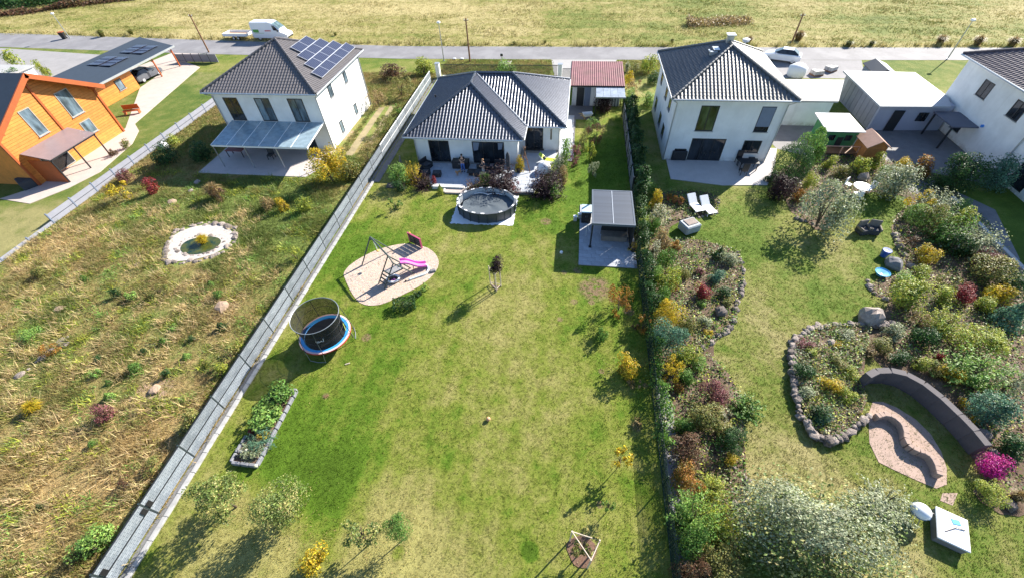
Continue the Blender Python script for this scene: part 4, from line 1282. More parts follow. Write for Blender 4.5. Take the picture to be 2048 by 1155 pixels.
# closed parasol
pa = thing('closed_parasol', 'tall closed parasol in dark grey cover right of the large window', 'parasol', (-5.25, 33.1, TZ))
b = MB(); b.box(0, 0, .04, .6, .6, .08, 0, .01); b.build('base', M_black, pa, True)
b = MB(); b.tube([(0, 0, .05), (0, 0, 2.35)], .025, 8); b.build('pole', M_steel, pa, True)
b = MB(); b.lathe([(.10, .35), (.17, .5), (.19, 1.2), (.17, 2.0), (.06, 2.25)], 0, 0, 0, 12); b.build('cover', M_cushion, pa, True)
# wooden pole stand in the corner
tp = thing('pole_stand', 'stand of three crossed brown wooden poles at the terrace house corner', 'pole stand', (-3.9, 34.4, TZ))
for a in ((-.3, .35), (.55, -.75), (-.25, -.6)):
    b = MB(); b.tube([(a[0], a[1], 0), (-a[0] * .25, -a[1] * .2, 2.1)], .04, 7); b.build('pole', M_timber, tp, True)
b = MB(); b.tube([(-.2, .25, 1.1), (.3, -.4, 1.1)], .03, 6); b.build('crossbar', M_timber, tp, True)
def deckchair(t, mframe, mcloth):
    b = MB()
    for s in (-1, 1):
        b.tube([(s * .3, -.7, .3), (s * .3, .25, .3), (s * .3, .8, .75)], .022, 6)
        for y in (-.6, .2): b.tube([(s * .3, y, 0), (s * .3, y, .3)], .022, 6)
    b.build('frame', mframe, t, True)
    b = MB(); b.slab([(-.28, -.7, .33), (.28, -.7, .33), (.28, .25, .32), (-.28, .25, .32)], .04); b.build('seat', mcloth, t, True)
    b = MB(); b.slab([(-.28, .25, .33), (.28, .25, .33), (.28, .8, .78), (-.28, .8, .78)], .04); b.build('backrest', mcloth, t, True)
dc = thing('sun_lounger', 'bright lime green sun lounger on the sunny end of the terrace', 'sun lounger', (*G(1095, 327), TZ), 1.35)
deckchair(dc, M_white, mat('lime_cloth', (.40, .52, .03), .7, .1))
b = MB(); b.ell(-.02, .3, .43, .22, .2, .1, 10, 6); b.build('pillow', M_black, dc, True)
wc = thing('covered_table', 'round garden table hidden under a bulging white cover beside dark red shrub', 'table', (*G(1088, 345), TZ))
b = MB(); b.smooth = True; b.lathe([(.62, 0), (.66, .1), (.6, .45), (.5, .68), (.3, .86), (.05, .93)], 0, 0, 0, 20, 1.05, .9); b.build('cover', M_white, wc, True)
b = MB(); b.tube([(0, 0, .9), (0, 0, 1.05)], .03, 6); b.build('finial', M_white, wc, True)
ho = thing('hose_box', 'dark teal hose box on the terrace by the white wall', 'hose box', (*G(1092, 297), TZ))
b = MB(); b.tube([(0, -.18, .2), (0, .18, .2)], .2, 14); b.build('drum', mat('teal_plastic', (.01, .08, .08), .5), ho, True)
b = MB(); b.box(0, 0, .05, .5, .42, .08, 0, .02); b.build('base', M_black, ho, True)
sc_ = thing('heron_figure', 'slim pale grey heron figure standing beside the yellow shrub', 'garden figure', (*G(804, 336), 0))
b = MB(); b.smooth = True; b.tube([(0, 0, .35), (0, 0, .6), (.02, -.05, .85), (.03, 0, 1.1), (.03, .02, 1.25), (.1, -.1, 1.27), (.22, -.22, 1.22)], [.03, .14, .12, .05, .05, .05, .01], 10); b.build('body', M_greywood, sc_, True)
b = MB(); b.tube([(-.04, 0, 0), (-.03, 0, .4)], .015, 5); b.tube([(.05, 0, 0), (.03, 0, .4)], .015, 5); b.build('leg', M_steel, sc_, True)
sl_ = thing('stone_slab', 'tilted grey stone slab on the shaded lawn beside the left terrace shrubs', 'stone', (*G(786, 373), 0), .2)
b = MB(); b.add([(-.6, -.22, .02), (.6, -.3, .02), (.55, .3, .1), (-.5, .25, .1), (-.55, -.2, .14), (.55, -.27, .14), (.5, .27, .26), (-.45, .22, .26)], [(3, 2, 1, 0), (4, 5, 6, 7), (0, 1, 5, 4), (1, 2, 6, 5), (2, 3, 7, 6), (3, 0, 4, 7)]); b.build('stone', M_stone, sl_, True)

# ------------------------------------------------------------------ people and the dog
M_skin = mat('skin', (.50, .29, .20), .55, .05, 8)
def skin_mesh(pts, edges, rad, m, root=0):
    me = bpy.data.meshes.new('tmp'); me.from_pydata(pts, edges, []); me.update()
    o = bpy.data.objects.new('tmp', me); COL.objects.link(o)
    md = o.modifiers.new('s', 'SKIN')
    lay = me.skin_vertices[0].data
    for i, r in enumerate(rad):
        lay[i].radius = (r, r) if not isinstance(r, tuple) else r
        lay[i].use_root = (i == root)
    md.use_smooth_shade = True
    s = o.modifiers.new('u', 'SUBSURF'); s.levels = 2; s.render_levels = 2
    bpy.context.view_layer.update()
    dg = bpy.context.evaluated_depsgraph_get()
    out = bpy.data.meshes.new_from_object(o.evaluated_get(dg))
    bpy.data.objects.remove(o); bpy.data.meshes.remove(me)
    out.materials.clear(); out.materials.append(m)
    for p in out.polygons: p.use_smooth = True
    return out
def person(label, x, y, z, rz, top, trousers, hair, arms, shoe):
    """figure 1.72 m tall facing -Y ; arms: list of two (elbow, wrist, hand) chains"""
    t = thing('person', label, 'person', (x, y, z), rz)
    hips, waist, chest, neck = (0, 0, .93), (0, .01, 1.10), (0, .02, 1.30), (0, .01, 1.48)
    pts = [hips, waist, chest, neck, (0, -.01, 1.55), (0, -.025, 1.63)]
    rad = [(.165, .12), (.145, .105), (.175, .115), .055, .075, .088]
    edges = [(0, 1), (1, 2), (2, 3), (3, 4), (4, 5)]
    for s in (-1, 1):
        b0 = len(pts)
        pts += [(s * .095, 0, .86), (s * .105, -.02, .50), (s * .11, .02, .10), (s * .115, -.06, .05), (s * .125, -.17, .035)]
        rad += [.095, .062, .045, .045, .035]
        edges += [(0, b0), (b0, b0 + 1), (b0 + 1, b0 + 2), (b0 + 2, b0 + 3), (b0 + 3, b0 + 4)]
    tips = []
    for s, ch in zip((-1, 1), arms):
        b0 = len(pts)
        pts += [(s * .185, .02, 1.40)] + list(ch)
        rad += [.062, .043, .030, .036]
        edges += [(2, b0), (b0, b0 + 1), (b0 + 1, b0 + 2), (b0 + 2, b0 + 3)]
        tips.append((ch[1], ch[2]))
    body = skin_mesh(pts, edges, rad, M_skin)
    bm = bmesh.new(); bm.from_mesh(body)
    for wr, hd in tips:                      # five fingers on each hand
        d = (Vector(hd) - Vector(wr)).normalized(); side = d.cross(Vector((0, 0, 1))).normalized()
        fb = MB()
        for k, (o_, L) in enumerate(((-.03, .055), (-.01, .075), (.01, .07), (.03, .058))):
            p0 = Vector(hd) + side * o_; fb.tube([p0, p0 + d * L * .6, p0 + d * L + Vector((0, 0, -.02))], [.011, .010, .006], 5)
        p0 = Vector(hd) - d * .03 + Vector((0, 0, .02)); fb.tube([p0, p0 + d * .03 + Vector((0, 0, .035)), p0 + d * .06 + Vector((0, 0, .04))], [.012, .011, .007], 5)
        base = [bm.verts.new(v) for v in fb.v]
        for f in fb.f:
            try: bm.faces.new([base[i] for i in f])
            except ValueError: pass
    # nose and ears
    fb = MB(); fb.ell(0, -.115, 1.62, .014, .022, .022, 8, 5); fb.ell(-.088, -.02, 1.62, .012, .025, .035, 8, 5); fb.ell(.088, -.02, 1.62, .012, .025, .035, 8, 5)
    base = [bm.verts.new(v) for v in fb.v]
    for f in fb.f: bm.faces.new([base[i] for i in f])
    bm.to_mesh(body); bm.free()
    mesh_obj('body', body, t)
    b = MB()
    for s in (-1, 1): b.ell(s * .034, -.105, 1.645, .014, .008, .008, 8, 5)
    b.build('eye', M_black, t, True)
    b = MB(); b.ell(0, -.104, 1.575, .026, .008, .007, 8, 5); b.build('mouth', mat('lip', (.35, .12, .10), .6), t, True)
    b = MB(); b.smooth = True
    b.ell(0, .012, 1.665, .098, .108, .085, 14, 8); b.build('hair', hair, t, True)
    # clothing
    p2 = [(0, .0, .90), (0, .01, 1.10), (0, .02, 1.30), (0, .015, 1.44)]
    r2 = [(.185, .135), (.165, .125), (.195, .135), .075]
    e2 = [(0, 1), (1, 2), (2, 3)]
    for s, ch in zip((-1, 1), arms):
        b0 = len(p2); el = Vector(ch[0]); sh = Vector((s * .19, .02, 1.40)); md_ = sh.lerp(el, .75)
        p2 += [tuple(sh), tuple(md_)]; r2 += [.075, .062]; e2 += [(2, b0), (b0, b0 + 1)]
    mesh_obj('shirt', skin_mesh(p2, e2, r2, top), t)
    p3 = [(0, 0, .97), (0, 0, .88)]; r3 = [(.175, .13), (.17, .13)]; e3 = [(0, 1)]
    for s in (-1, 1):
        b0 = len(p3)
        p3 += [(s * .10, 0, .82), (s * .108, -.02, .5), (s * .112, .015, .10)]; r3 += [.105, .078, .068]; e3 += [(1, b0), (b0, b0 + 1), (b0 + 1, b0 + 2)]
    mesh_obj('trousers', skin_mesh(p3, e3, r3, trousers), t)
    for s in (-1, 1):
        b = MB(); b.smooth = True; b.ell(s * .12, -.08, .045, .055, .145, .048, 10, 6); b.build('shoe', shoe, t, True)
    return t
px1 = G(927, 343, TZ)
cross = [[(-.24, -.03, 1.16), (.02, -.20, 1.14), (.11, -.20, 1.18)], [(.24, -.03, 1.16), (-.02, -.23, 1.12), (-.10, -.21, 1.13)]]
person('person in black top and blue jeans standing with folded arms on the terrace', px1[0], px1[1], TZ, .15, mat('black_top', (.012, .012, .016), .8), mat('blue_jeans', (.07, .15, .42), .85, .2, 12), mat('dark_hair', (.02, .012, .008), .6), cross, M_black)
px2 = G(968, 353, TZ)
hold = [[(-.25, .0, 1.15), (-.12, -.25, 1.10), (-.06, -.31, 1.14)], [(.25, .0, 1.15), (.10, -.25, 1.08), (.04, -.31, 1.10)]]
person('person in dark T-shirt and pale grey trousers standing near the terrace edge', px2[0], px2[1], TZ, -1.0, mat('dark_tshirt', (.02, .025, .04), .8), mat('pale_trousers', (.42, .42, .40), .85, .1), mat('light_brown_hair', (.30, .15, .06), .6), hold, M_cushion)
dg_ = thing('dog', 'small tan dog standing on the terrace in front of the person in jeans', 'dog', (*G(918, 350, TZ), TZ), -.5)
M_fur = mat('tan_fur', (.38, .22, .11), .9, .25, 12, .3)
dp = [(0, .22, .33), (0, 0, .32), (0, -.2, .34), (0, -.28, .44), (0, -.34, .50), (0, -.44, .47), (0, .3, .36), (0, .36, .48), (0, .30, .54)]
dr = [.085, .085, .105, .065, .07, .03, .04, .03, .018]
de = [(0, 1), (1, 2), (2, 3), (3, 4), (4, 5), (0, 6), (6, 7), (7, 8)]
for s in (-1, 1):
    b0 = len(dp); dp += [(s * .065, -.2, .24), (s * .065, -.19, .12), (s * .065, -.21, .02)]; dr += [.04, .024, .026]; de += [(2, b0), (b0, b0 + 1), (b0 + 1, b0 + 2)]
    b0 = len(dp); dp += [(s * .065, .18, .25), (s * .065, .26, .13), (s * .065, .22, .02)]; dr += [.05, .024, .026]; de += [(0, b0), (b0, b0 + 1), (b0 + 1, b0 + 2)]
mesh_obj('body', skin_mesh(dp, de, dr, M_fur, 1), dg_)
for s in (-1, 1):
    b = MB(); b.lathe([(.032, 0), (.018, .05), (.003, .09)], s * .045, -.31, .54, 8); b.build('ear', M_fur, dg_, True)
b = MB(); b.ell(0, -.475, .475, .015, .012, .012, 8, 5); b.build('nose', M_black, dg_, True)

# ------------------------------------------------------------------ the pool
pcx, pcy, pa_, pb_, ph = -6.38, 28.0, 2.37, 1.80, .92
po = thing('swimming_pool', 'oval above ground pool with dark grey walls under a sagging cover', 'pool', (pcx, pcy, 0))
NP = 20
ang = [2 * math.pi * (i + .5) / NP for i in range(NP)]
pt = lambda a, k=0.0: (pcx + (pa_ + k) * math.cos(a), pcy + (pb_ + k) * math.sin(a))
M_pool = mat('pool_wall', (.045, .055, .068), .45, .12, 2)
M_cover = mat('pool_cover', (.062, .082, .10), .7, .2, 1.2, .25)
M_liner = mat('pool_liner', (.42, .45, .47), .5, .1, 2)
for i in range(NP):
    a, c = ang[i], ang[(i + 1) % NP]
    p, q, p2, q2 = pt(a), pt(c), pt(a, -.04), pt(c, -.04)
    b = MB(); b.add([(*p, .02), (*q, .02), (*q2, .02), (*p2, .02), (*p, ph), (*q, ph), (*q2, ph), (*p2, ph)], [(3, 2, 1, 0), (4, 5, 6, 7), (0, 1, 5, 4), (1, 2, 6, 5), (2, 3, 7, 6), (3, 0, 4, 7)])
    b.build('wall_panel', M_pool, po)
    b = MB(); b.tube([(*pt(a, .02), 0), (*pt(a, .02), ph)], .035, 6); b.build('upright', M_dark_steel, po)
    b = MB(); z0, z1 = ph + .004, ph + .035
    p, q, p2, q2 = pt(a, .07), pt(c, .07), pt(a, -.08), pt(c, -.08)
    b.add([(*p, z0), (*q, z0), (*q2, z0), (*p2, z0), (*p, z1), (*q, z1), (*q2, z1), (*p2, z1)], [(3, 2, 1, 0), (4, 5, 6, 7), (0, 1, 5, 4), (1, 2, 6, 5), (2, 3, 7, 6), (3, 0, 4, 7)])
    b.build('top_rail', mat('pool_rail', (.10, .11, .125), .35, .1, 2) if i == 0 else bpy.data.materials['pool_rail'], po)
    am = (a + c) / 2
    if i % 2 == 0 or 3 < i < 15:
        b = MB(); u = Vector(pt(am + .09, 0)) - Vector(pt(am - .09, 0)); b.box(*pt(am, -.005), ph + .05, .30, .13, .03, math.atan2(u.y, u.x), .01); b.build('rail_glint', M_white, po)  # white dashes that paint sun glints onto the rail
b = MB()
liner = [(*pt(a, -.045), ph) for a in ang] + [(*pt(a, -.06), .3) for a in ang]
b.add(liner, [(i, NP + i, NP + (i + 1) % NP, (i + 1) % NP) for i in range(NP)])
b.build('liner', M_liner, po)
rng = np.random.default_rng(5)                # sagging cover, folded back a little at the far edge
nr, na_ = 14, 60
V = [(pcx, pcy, .52)]; F = []
for i in range(1, nr + 1):
    r = i / nr
    for k in range(na_):
        a = 2 * math.pi * k / na_
        rr = r * (1 - .08 * max(0, math.sin(a)) ** 2 * (1 + .8 * math.cos(a * 2 - .5)) - .12 * max(0, -math.cos(a)))
        z = .54 + .22 * max(0, -math.sin(a)) * r ** 3 + .05 * math.sin(a * 9) * r ** 4 + .02 * math.sin(a * 4 + r * 7)
        V.append((pcx + .05 + (pa_ - .08) * rr * math.cos(a), pcy - .03 + (pb_ - .08) * rr * math.sin(a), z))
tri = [(0, 1 + k, 1 + (k + 1) % na_) for k in range(na_)]
quads = [(1 + (i - 1) * na_ + k, 1 + i * na_ + k, 1 + i * na_ + (k + 1) % na_, 1 + (i - 1) * na_ + (k + 1) % na_) for i in range(1, nr) for k in range(na_)]
b = MB(); b.smooth = True; b.add(V, tri + quads); b.build('cover', M_cover, po)
b = MB()
for s in (-1, 1): b.tube([(pcx - .1, pcy + 1.35, .60), (pcx - .1 + s * .6, pcy + 1.5, .62), (pcx - .1 + s * 1.2, pcy + 1.38, .60)], .035, 6)
b.ell(pcx - .1, pcy + 1.3, .62, .1, .07, .05, 8, 5); b.build('cover_rope', M_white, po)
mt = MB()
V = []; nx, ny = 40, 32
for j in range(ny + 1):
    for i in range(nx + 1):
        x = -9.05 + 5.05 * i / nx; y = 25.95 + 4.1 * j / ny
        e = (j == 0) or (i == 0) or (i == nx)
        V.append((x + (random.uniform(-.06, .06) if e else 0) + (0.25 if (j > 20 and i == 0) else 0), y + (random.uniform(-.07, .07) if e else 0) + .004 * i, .02 + random.uniform(0, .012)))
mt.add(V, [(j * (nx + 1) + i, j * (nx + 1) + i + 1, (j + 1) * (nx + 1) + i + 1, (j + 1) * (nx + 1) + i) for j in range(ny) for i in range(nx)])
tag(mt.build('ground_fleece', mat('white_fleece', (.72, .73, .75), .9, .06, 3, .3)), 'white ground fleece spread under the oval pool', 'ground sheet')

# ------------------------------------------------------------------ pergola and its patio
pat_poly = [(1.22, 22.05), (5.3, 22.05), (5.3, 29.2), (1.22, 29.2)]
patio = sheet('patio', pat_poly, .03, mat('patio_bed', (.2, .19, .19), .9), th=.05)
cut_pavers(pat_poly, .60, .40, .05, (lambda q: q.mesh('paver', M_slabpaver))(MB().box(0, 0, 0, .592, .392, .04, 0, .006)), patio)
pg = thing('pergola', 'dark metal pergola with grey slatted louvre roof on the paved patio', 'pergola', (3.4, 26, 0))
PX0, PX1, PY0, PY1, PZ = 1.96, 4.95, 23.95, 28.1, 2.3
for x, y in ((PX0 + .06, PY0 + .08), (PX1 - .06, PY0 + .08), (PX0 + .06, PY1 - .08), (PX1 - .06, PY1 - .08)):
    b = MB(); b.span(x - .055, x + .055, y - .055, y + .055, .05, PZ - .18); o = b.build('post', M_frame, pg)
    b = MB(); b.span(x - .11, x + .11, y - .11, y + .11, .07, .085); b.build('base_plate', M_frame, o)
for x0, x1, y0, y1 in ((PX0, PX1, PY0, PY0 + .1), (PX0, PX1, PY1 - .1, PY1), (PX0, PX0 + .1, PY0 + .1, PY1 - .1), (PX1 - .1, PX1, PY0 + .1, PY1 - .1)):
    b = MB(); b.span(x0, x1, y0, y1, PZ - .18, PZ); b.build('beam', mat('pergola_grey', (.10, .12, .15), .42, .06, 3) if 'pergola_grey' not in bpy.data.materials else bpy.data.materials['pergola_grey'], pg)
xm = (PX0 + PX1) / 2 - .02
b = MB(); b.span(xm - .03, xm + .03, PY0 + .1, PY1 - .1, PZ - .14, PZ + .005); b.build('beam', M_steel, pg)
M_louv = mat('louvre_slat', (.050, .064, .090), .5, .06, 3, rv=.12)
ns = 25
for (xa_, xb_) in ((PX0 + .1, xm - .03), (xm + .03, PX1 - .1)):
    q = MB(); q.box(0, 0, 0, xb_ - xa_ - .01, .165, .022); lm = q.mesh('slat', M_louv)
    for i in range(ns):
        y = PY0 + .1 + (PY1 - PY0 - .2) * (i + .5) / ns
        mesh_obj('slat', lm, pg, loc=Vector(((xa_ + xb_) / 2, y, PZ - .03)) - pg.location, rot=(.05 + random.uniform(-.015, .015), 0, 0))
for y0, y1 in ((PY0 + .14, PY0 + 1.5), (PY0 + 1.55, PY0 + 2.9), (PY0 + 2.95, PY1 - .14)):
    for k in range(9):
        b = MB(); b.span(PX1 - .09, PX1 - .05, y0, y1, .12 + k * .225, .12 + k * .225 + .20); b.build('side_board', M_frame, pg)
for k in range(9):
    b = MB(); b.span(PX0 + 1.3, PX1 - .12, PY1 - .1, PY1 - .06, .12 + k * .225, .12 + k * .225 + .20); b.build('back_board', M_frame, pg)
bn = thing('timber_bench', 'long low weathered timber bench box under the pergola', 'bench', (3.75, 25.1, .07))
for k in range(4):
    b = MB(); b.box(0, -.36, .08 + k * .1, 1.85, .03, .09); b.build('front_board', M_greywood, bn, True)
for k in range(5):
    b = MB(); b.box(0, -.30 + k * .14, .46, 1.9, .13, .03); b.build('seat_board', M_greywood, bn, True)
b = MB(); b.box(0, -.02, .22, 1.8, .62, .42); b.build('carcass', M_frame, bn, True)
b = MB(); b.box(0, .42, .5, 1.9, .1, .9, 0, .02); b.build('backrest', M_frame, bn, True)
box_thing('pergola_table', 'dark table standing at the back under the pergola roof', 'table', 4.1, 26.6, [('tabletop', M_frame, [(0, 0, .72, 1.2, .8, .04, 0, .01)]), ('leg', M_frame, [(-.5, -.3, .35, .06, .06, .7), (.5, -.3, .35, .06, .06, .7), (-.5, .3, .35, .06, .06, .7), (.5, .3, .35, .06, .06, .7)])], 0, .07)
cab = thing('outdoor_cabinet', 'black outdoor cabinet with pale blue top left of the pergola', 'cabinet', (1.68, 27.3, .0))
b = MB(); b.box(0, 0, .55, .72, 1.0, 1.0, 0, .01); b.build('body', M_frame, cab, True)
b = MB(); b.box(0, 0, 1.07, .78, 1.08, .04, 0, .01); b.build('top', mat('pale_blue_top', (.42, .55, .62), .4, .05), cab, True)
for s in (-1, 1):
    b = MB(); b.box(s * .17, -.505, .55, .32, .012, .9); o = b.build('door', M_black, cab, True)
    b = MB(); b.box(s * .05, -.52, .7, .015, .02, .16); b.build('handle', M_steel, o, True)
for i, (px, py, tx) in enumerate(((1150, 441, 'left'), (1159, 436, 'right'))):
    t = thing('concrete_block', 'small square concrete pedestal %s' % ('farther from the black cabinet on the grass' if i == 0 else 'touching the corner of the black cabinet'), 'pedestal', (*G(px, py), 0), .25)
    b = MB(); b.box(0, 0, .2, .24, .22, .4, 0, .012); b.build('shaft', M_concrete, t, True)
    b = MB(); b.box(0, 0, .42, .3, .28, .05, 0, .01); b.build('cap', M_white, t, True)
cb_ = thing('folded_paper', 'small white folded flag or leaflet at the pergola edge', 'flag', (1.75, 25.0, .07), .5)
b = MB(); b.slab([(0, -.25, .9), (.06, .2, 1.15), (.1, .22, 1.02), (.02, -.28, .86)], .02); b.tube([(.05, .2, 0), (.05, .2, 1.15)], .012, 6); b.build('flag', M_white, cb_, True)

# ------------------------------------------------------------------ trampoline
tx, ty = -14.0, 13.95
tm = thing('trampoline', 'round trampoline with blue pad, black jumping mat and high black safety net', 'trampoline', (tx, ty, 0))
N = 64
circ = lambda r, z, n=N: [(r * math.cos(2 * math.pi * i / n), r * math.sin(2 * math.pi * i / n), z) for i in range(n)]
def ringband(r0, z0, r1, z1, m, name, th=0.0):
    b = MB(); a, c = circ(r0, z0), circ(r1, z1)
    b.add(a + c, [(i, (i + 1) % N, N + (i + 1) % N, N + i) for i in range(N)])
    return b.build(name, m, tm, True)
b = MB(); b.smooth = True
b.add(circ(1.2, .74) + [(0, 0, .68)] + circ(.6, .69), [(i, (i + 1) % N, N + 1 + (i + 1) % N, N + 1 + i) for i in range(N)] + [(N + 1 + i, N + 1 + (i + 1) % N, N) for i in range(N)])
b.build('jumping_mat', mat('black_mat', (.014, .016, .018), .6, .2, 6), tm, True)
M_padblue = mat('pad_blue', (.045, .30, .66), .45, .08, 2)
ringband(1.24, .78, 1.42, .80, M_padblue, 'blue_pad')
ringband(1.42, .80, 1.53, .79, mat('pad_pale_pink', (.62, .42, .42), .5, .06), 'pad_rim')
ringband(1.53, .79, 1.535, .70, mat('pad_red', (.52, .03, .03), .5), 'pad_skirt')
ringband(1.24, .78, 1.20, .735, M_padblue, 'pad_inner_edge')
b = MB(); p_ = circ(1.5, .70); b.tube(p_ + [p_[0]], .025, 6); b.build('frame_ring', M_steel, tm, True)
lg = MB(); lg.tube([(1.47, -.55, .70), (1.55, -.5, .02), (1.60, 0, .015), (1.55, .5, .02), (1.47, .55, .70)], .02, 6)
for k in range(3):
    q = MB()
    a = 2 * math.pi * (k / 3) + .5
    for v_ in (lg.v,): q.v = [(x * math.cos(a) - y * math.sin(a), x * math.sin(a) + y * math.cos(a), z) for x, y, z in lg.v]
    q.f, q.fm, q.sm = lg.f, lg.fm, lg.sm
    q.build('leg', M_steel, tm, True)
def netmat():
    t = NT('safety_net')
    a = t.bsdf((.012, .014, .014), .7, 0, .2)
    tr = t.n('ShaderNodeBsdfTransparent')
    mx = t.n('ShaderNodeMixShader'); mx.inputs[0].default_value = .80
    t.t.links.new(tr.outputs[0], mx.inputs[1]); t.t.links.new(a.outputs[0], mx.inputs[2])
    return t.done(mx)
M_net = netmat()
nz = [(1.25, .76), (1.20, 1.0), (1.18, 1.3), (1.22, 1.7), (1.29, 2.1), (1.36, 2.5)]
b = MB(); b.smooth = True
vs = []
gap0, gap1 = -.05, .18
for r, z in nz: vs += circ(r, z)
fs = []
for i in range(len(nz) - 1):
    for k in range(N):
        a = 2 * math.pi * (k + .5) / N
        if i < 3 and .05 < a < .42: continue          # entrance slit
        fs.append((i * N + k, i * N + (k + 1) % N, (i + 1) * N + (k + 1) % N, (i + 1) * N + k))
b.add(vs, fs); o = b.build('safety_net', M_net, tm, True)
for r, z in ((1.19, 1.25), (1.24, 1.85)):
    b = MB(); p_ = circ(r + .004, z); b.tube(p_ + [p_[0]], .012, 5); b.build('net_seam', M_black, tm, True)
b = MB(); p_ = circ(1.37, 2.5); b.tube(p_ + [p_[0]], .02, 7); b.build('top_ring', M_steel, tm, True)
for k in range(3):
    a = 2 * math.pi * k / 3 + .5
    for da in (-.37, .37):
        c, s = math.cos(a + da), math.sin(a + da)
        b = MB(); b.tube([(1.56 * c, 1.56 * s, .3), (1.56 * c, 1.56 * s, .95), (1.37 * c, 1.37 * s, 2.5)], .018, 6); b.build('net_pole', M_dark_steel, tm, True)
b = MB()                                   # pale printed mark on the near side of the net
def onnet(u, z, r=1.245):
    a = -1.15 + u
    return (r * math.cos(a), r * math.sin(a), z)
for st_ in ([(-.18, 1.62), (-.18, 1.5), (-.04, 1.5), (-.04, 1.58), (-.16, 1.58)], [(.0, 1.5), (.04, 1.6), (.08, 1.5)], [(.1, 1.5), (.15, 1.5), (.17, 1.72)]):
    b.tube([onnet(u, z) for u, z in st_], .014, 5)
b.build('printed_mark', M_white, tm, True)
b = MB(); b.tube([onnet(1.35, .9, 1.3), onnet(1.5, 1.35, 1.25)], .02, 5); b.build('entrance_strap', mat('lime_strap', (.5, .6, .1), .5), tm, True)

# ------------------------------------------------------------------ playground
gravel = sheet('gravel', gravel_poly, .022, M_gravel)
rng = np.random.default_rng(9)
GP = np.array(gravel_poly)
n = 9000
X = rng.uniform(GP[:, 0].min(), GP[:, 0].max(), n); Y = rng.uniform(GP[:, 1].min(), GP[:, 1].max(), n)
k = inpoly(X, Y, gravel_poly); X, Y = X[k], Y[k]; n = len(X)
R = rng.uniform(.015, .038, n)
tet = np.array([(1, 0, 0), (-.5, .87, 0), (-.5, -.87, 0), (.1, .1, .9)])
V = (rng.normal(0, .25, (n, 4, 3)) + tet[None]) * R[:, None, None] + np.stack([X, Y, np.full(n, .022)], 1)[:, None, :]
F = (np.array([(0, 1, 3), (1, 2, 3), (2, 0, 3)])[None] + 4 * np.arange(n)[:, None, None]).reshape(-1, 3)
t = NT('pebble'); c = t.ramp(t.island(), [(0, (.30, .24, .20)), (.35, (.50, .42, .37)), (.65, (.56, .42, .32)), (1, (.68, .62, .57))]); M_peb = t.done(t.bsdf(c, .9))
tag(mesh_obj('pebbles', np_mesh('pebbles', V.reshape(-1, 3), F, M_peb)), kind='stuff')

sw = thing('climbing_swing', 'dark green climbing and swing frame with wooden deck and ladder on gravel', 'swing frame', (-12.2, 20.3, 0))
M_sw = mat('green_steel', (.045, .065, .06), .5, .2, 4)
A1 = Vector((-13.55, 21.55, 2.02)); A2 = Vector((-11.62, 19.72, 2.02)); A3 = Vector((-11.2, 19.35, 1.72))
def bar(p, q, r=.045, name='bar', m=None, parent=sw):
    b = MB(); b.tube([p, q], r, 7); return b.build(name, m or M_sw, parent)
bar(A1, A2, .06, 'top_beam'); bar(A2, A3, .045, 'top_beam')
for a, f1, f2 in ((A1, (-14.44, 20.66), (-12.67, 22.45)), (A2, (-12.57, 18.95), (-10.75, 20.7)), (A3, (-12.0, 18.55), (-10.35, 20.2))):
    bar(a, (*f1, 0), .045, 'leg'); bar(a, (*f2, 0), .045, 'leg')
bar(A1 + Vector((-.1, -.1, -.22)), A1 + Vector((.1, .1, -.22)), .05, 'bracket')
def on_leg(a, f, z):
    a = Vector(a); f = Vector((*f, 0)); return f.lerp(a, z / a.z)
for z in (.28, .52, .76, 1.0):
    p, q = on_leg(A2, (-12.57, 18.95), z), on_leg(A3, (-12.0, 18.55), z)
    bar(p, q, .05, 'rung')
dk0, dk1 = on_leg(A2, (-12.57, 18.95), .95), on_leg(A3, (-12.0, 18.55), .95)
d2, d3 = on_leg(A2, (-10.75, 20.7), .95), on_leg(A3, (-10.35, 20.2), .95)
for i in range(6):
    f0, f1 = i / 6 + .012, (i + 1) / 6 - .012
    b = MB(); pts = [dk0.lerp(d2, f0), dk1.lerp(d3, f0), dk1.lerp(d3, f1), dk0.lerp(d2, f1)]
    b.slab([tuple(p) for p in pts], .035); b.build('deck_board', mat('grey_deck', (.24, .245, .26), .8, .2, 3) if i == 0 else bpy.data.materials['grey_deck'], sw)
for p, q in ((dk0, d2), (dk1, d3)): bar(p + Vector((0, 0, -.05)), q + Vector((0, 0, -.05)), .035, 'deck_beam')
sl = thing('slide', 'pink wavy plastic slide leading down from the climbing frame deck', 'slide', (-10.4, 20.7, 0))
s0 = Vector((-11.15, 20.2, 1.02)); s1 = Vector((-9.62, 21.0, .12))
dirv = (s1 - s0); dh = Vector((dirv.x, dirv.y, 0)).normalized(); sd_ = Vector((-dh.y, dh.x, 0))
ns_ = 24; prof = [(-.25, .16), (-.22, .16), (-.19, 0), (.19, 0), (.22, .16), (.25, .16), (.25, .12), (.22, -.04), (-.22, -.04), (-.25, .12)]
V = []
for i in range(ns_ + 1):
    f = i / ns_; c = s0.lerp(s1, f) + Vector((0, 0, .10 * math.sin(f * math.pi * 2 * 1.1) * (1 - .3 * f)))
    for w_, h_ in prof: V.append(tuple(c + sd_ * w_ + Vector((0, 0, h_))))
n_ = len(prof)
b = MB(); b.smooth = False
b.add(V, [(i * n_ + k, i * n_ + (k + 1) % n_, (i + 1) * n_ + (k + 1) % n_, (i + 1) * n_ + k) for i in range(ns_) for k in range(n_)])
b.build('chute', mat('slide_pink', (.72, .17, .55), .32, .05, 2), sl)
bar(s0.lerp(s1, .45) + Vector((0, 0, -.02)), Vector((*s0.lerp(s1, .45).xy, 0)), .03, 'support', M_sw, sl)
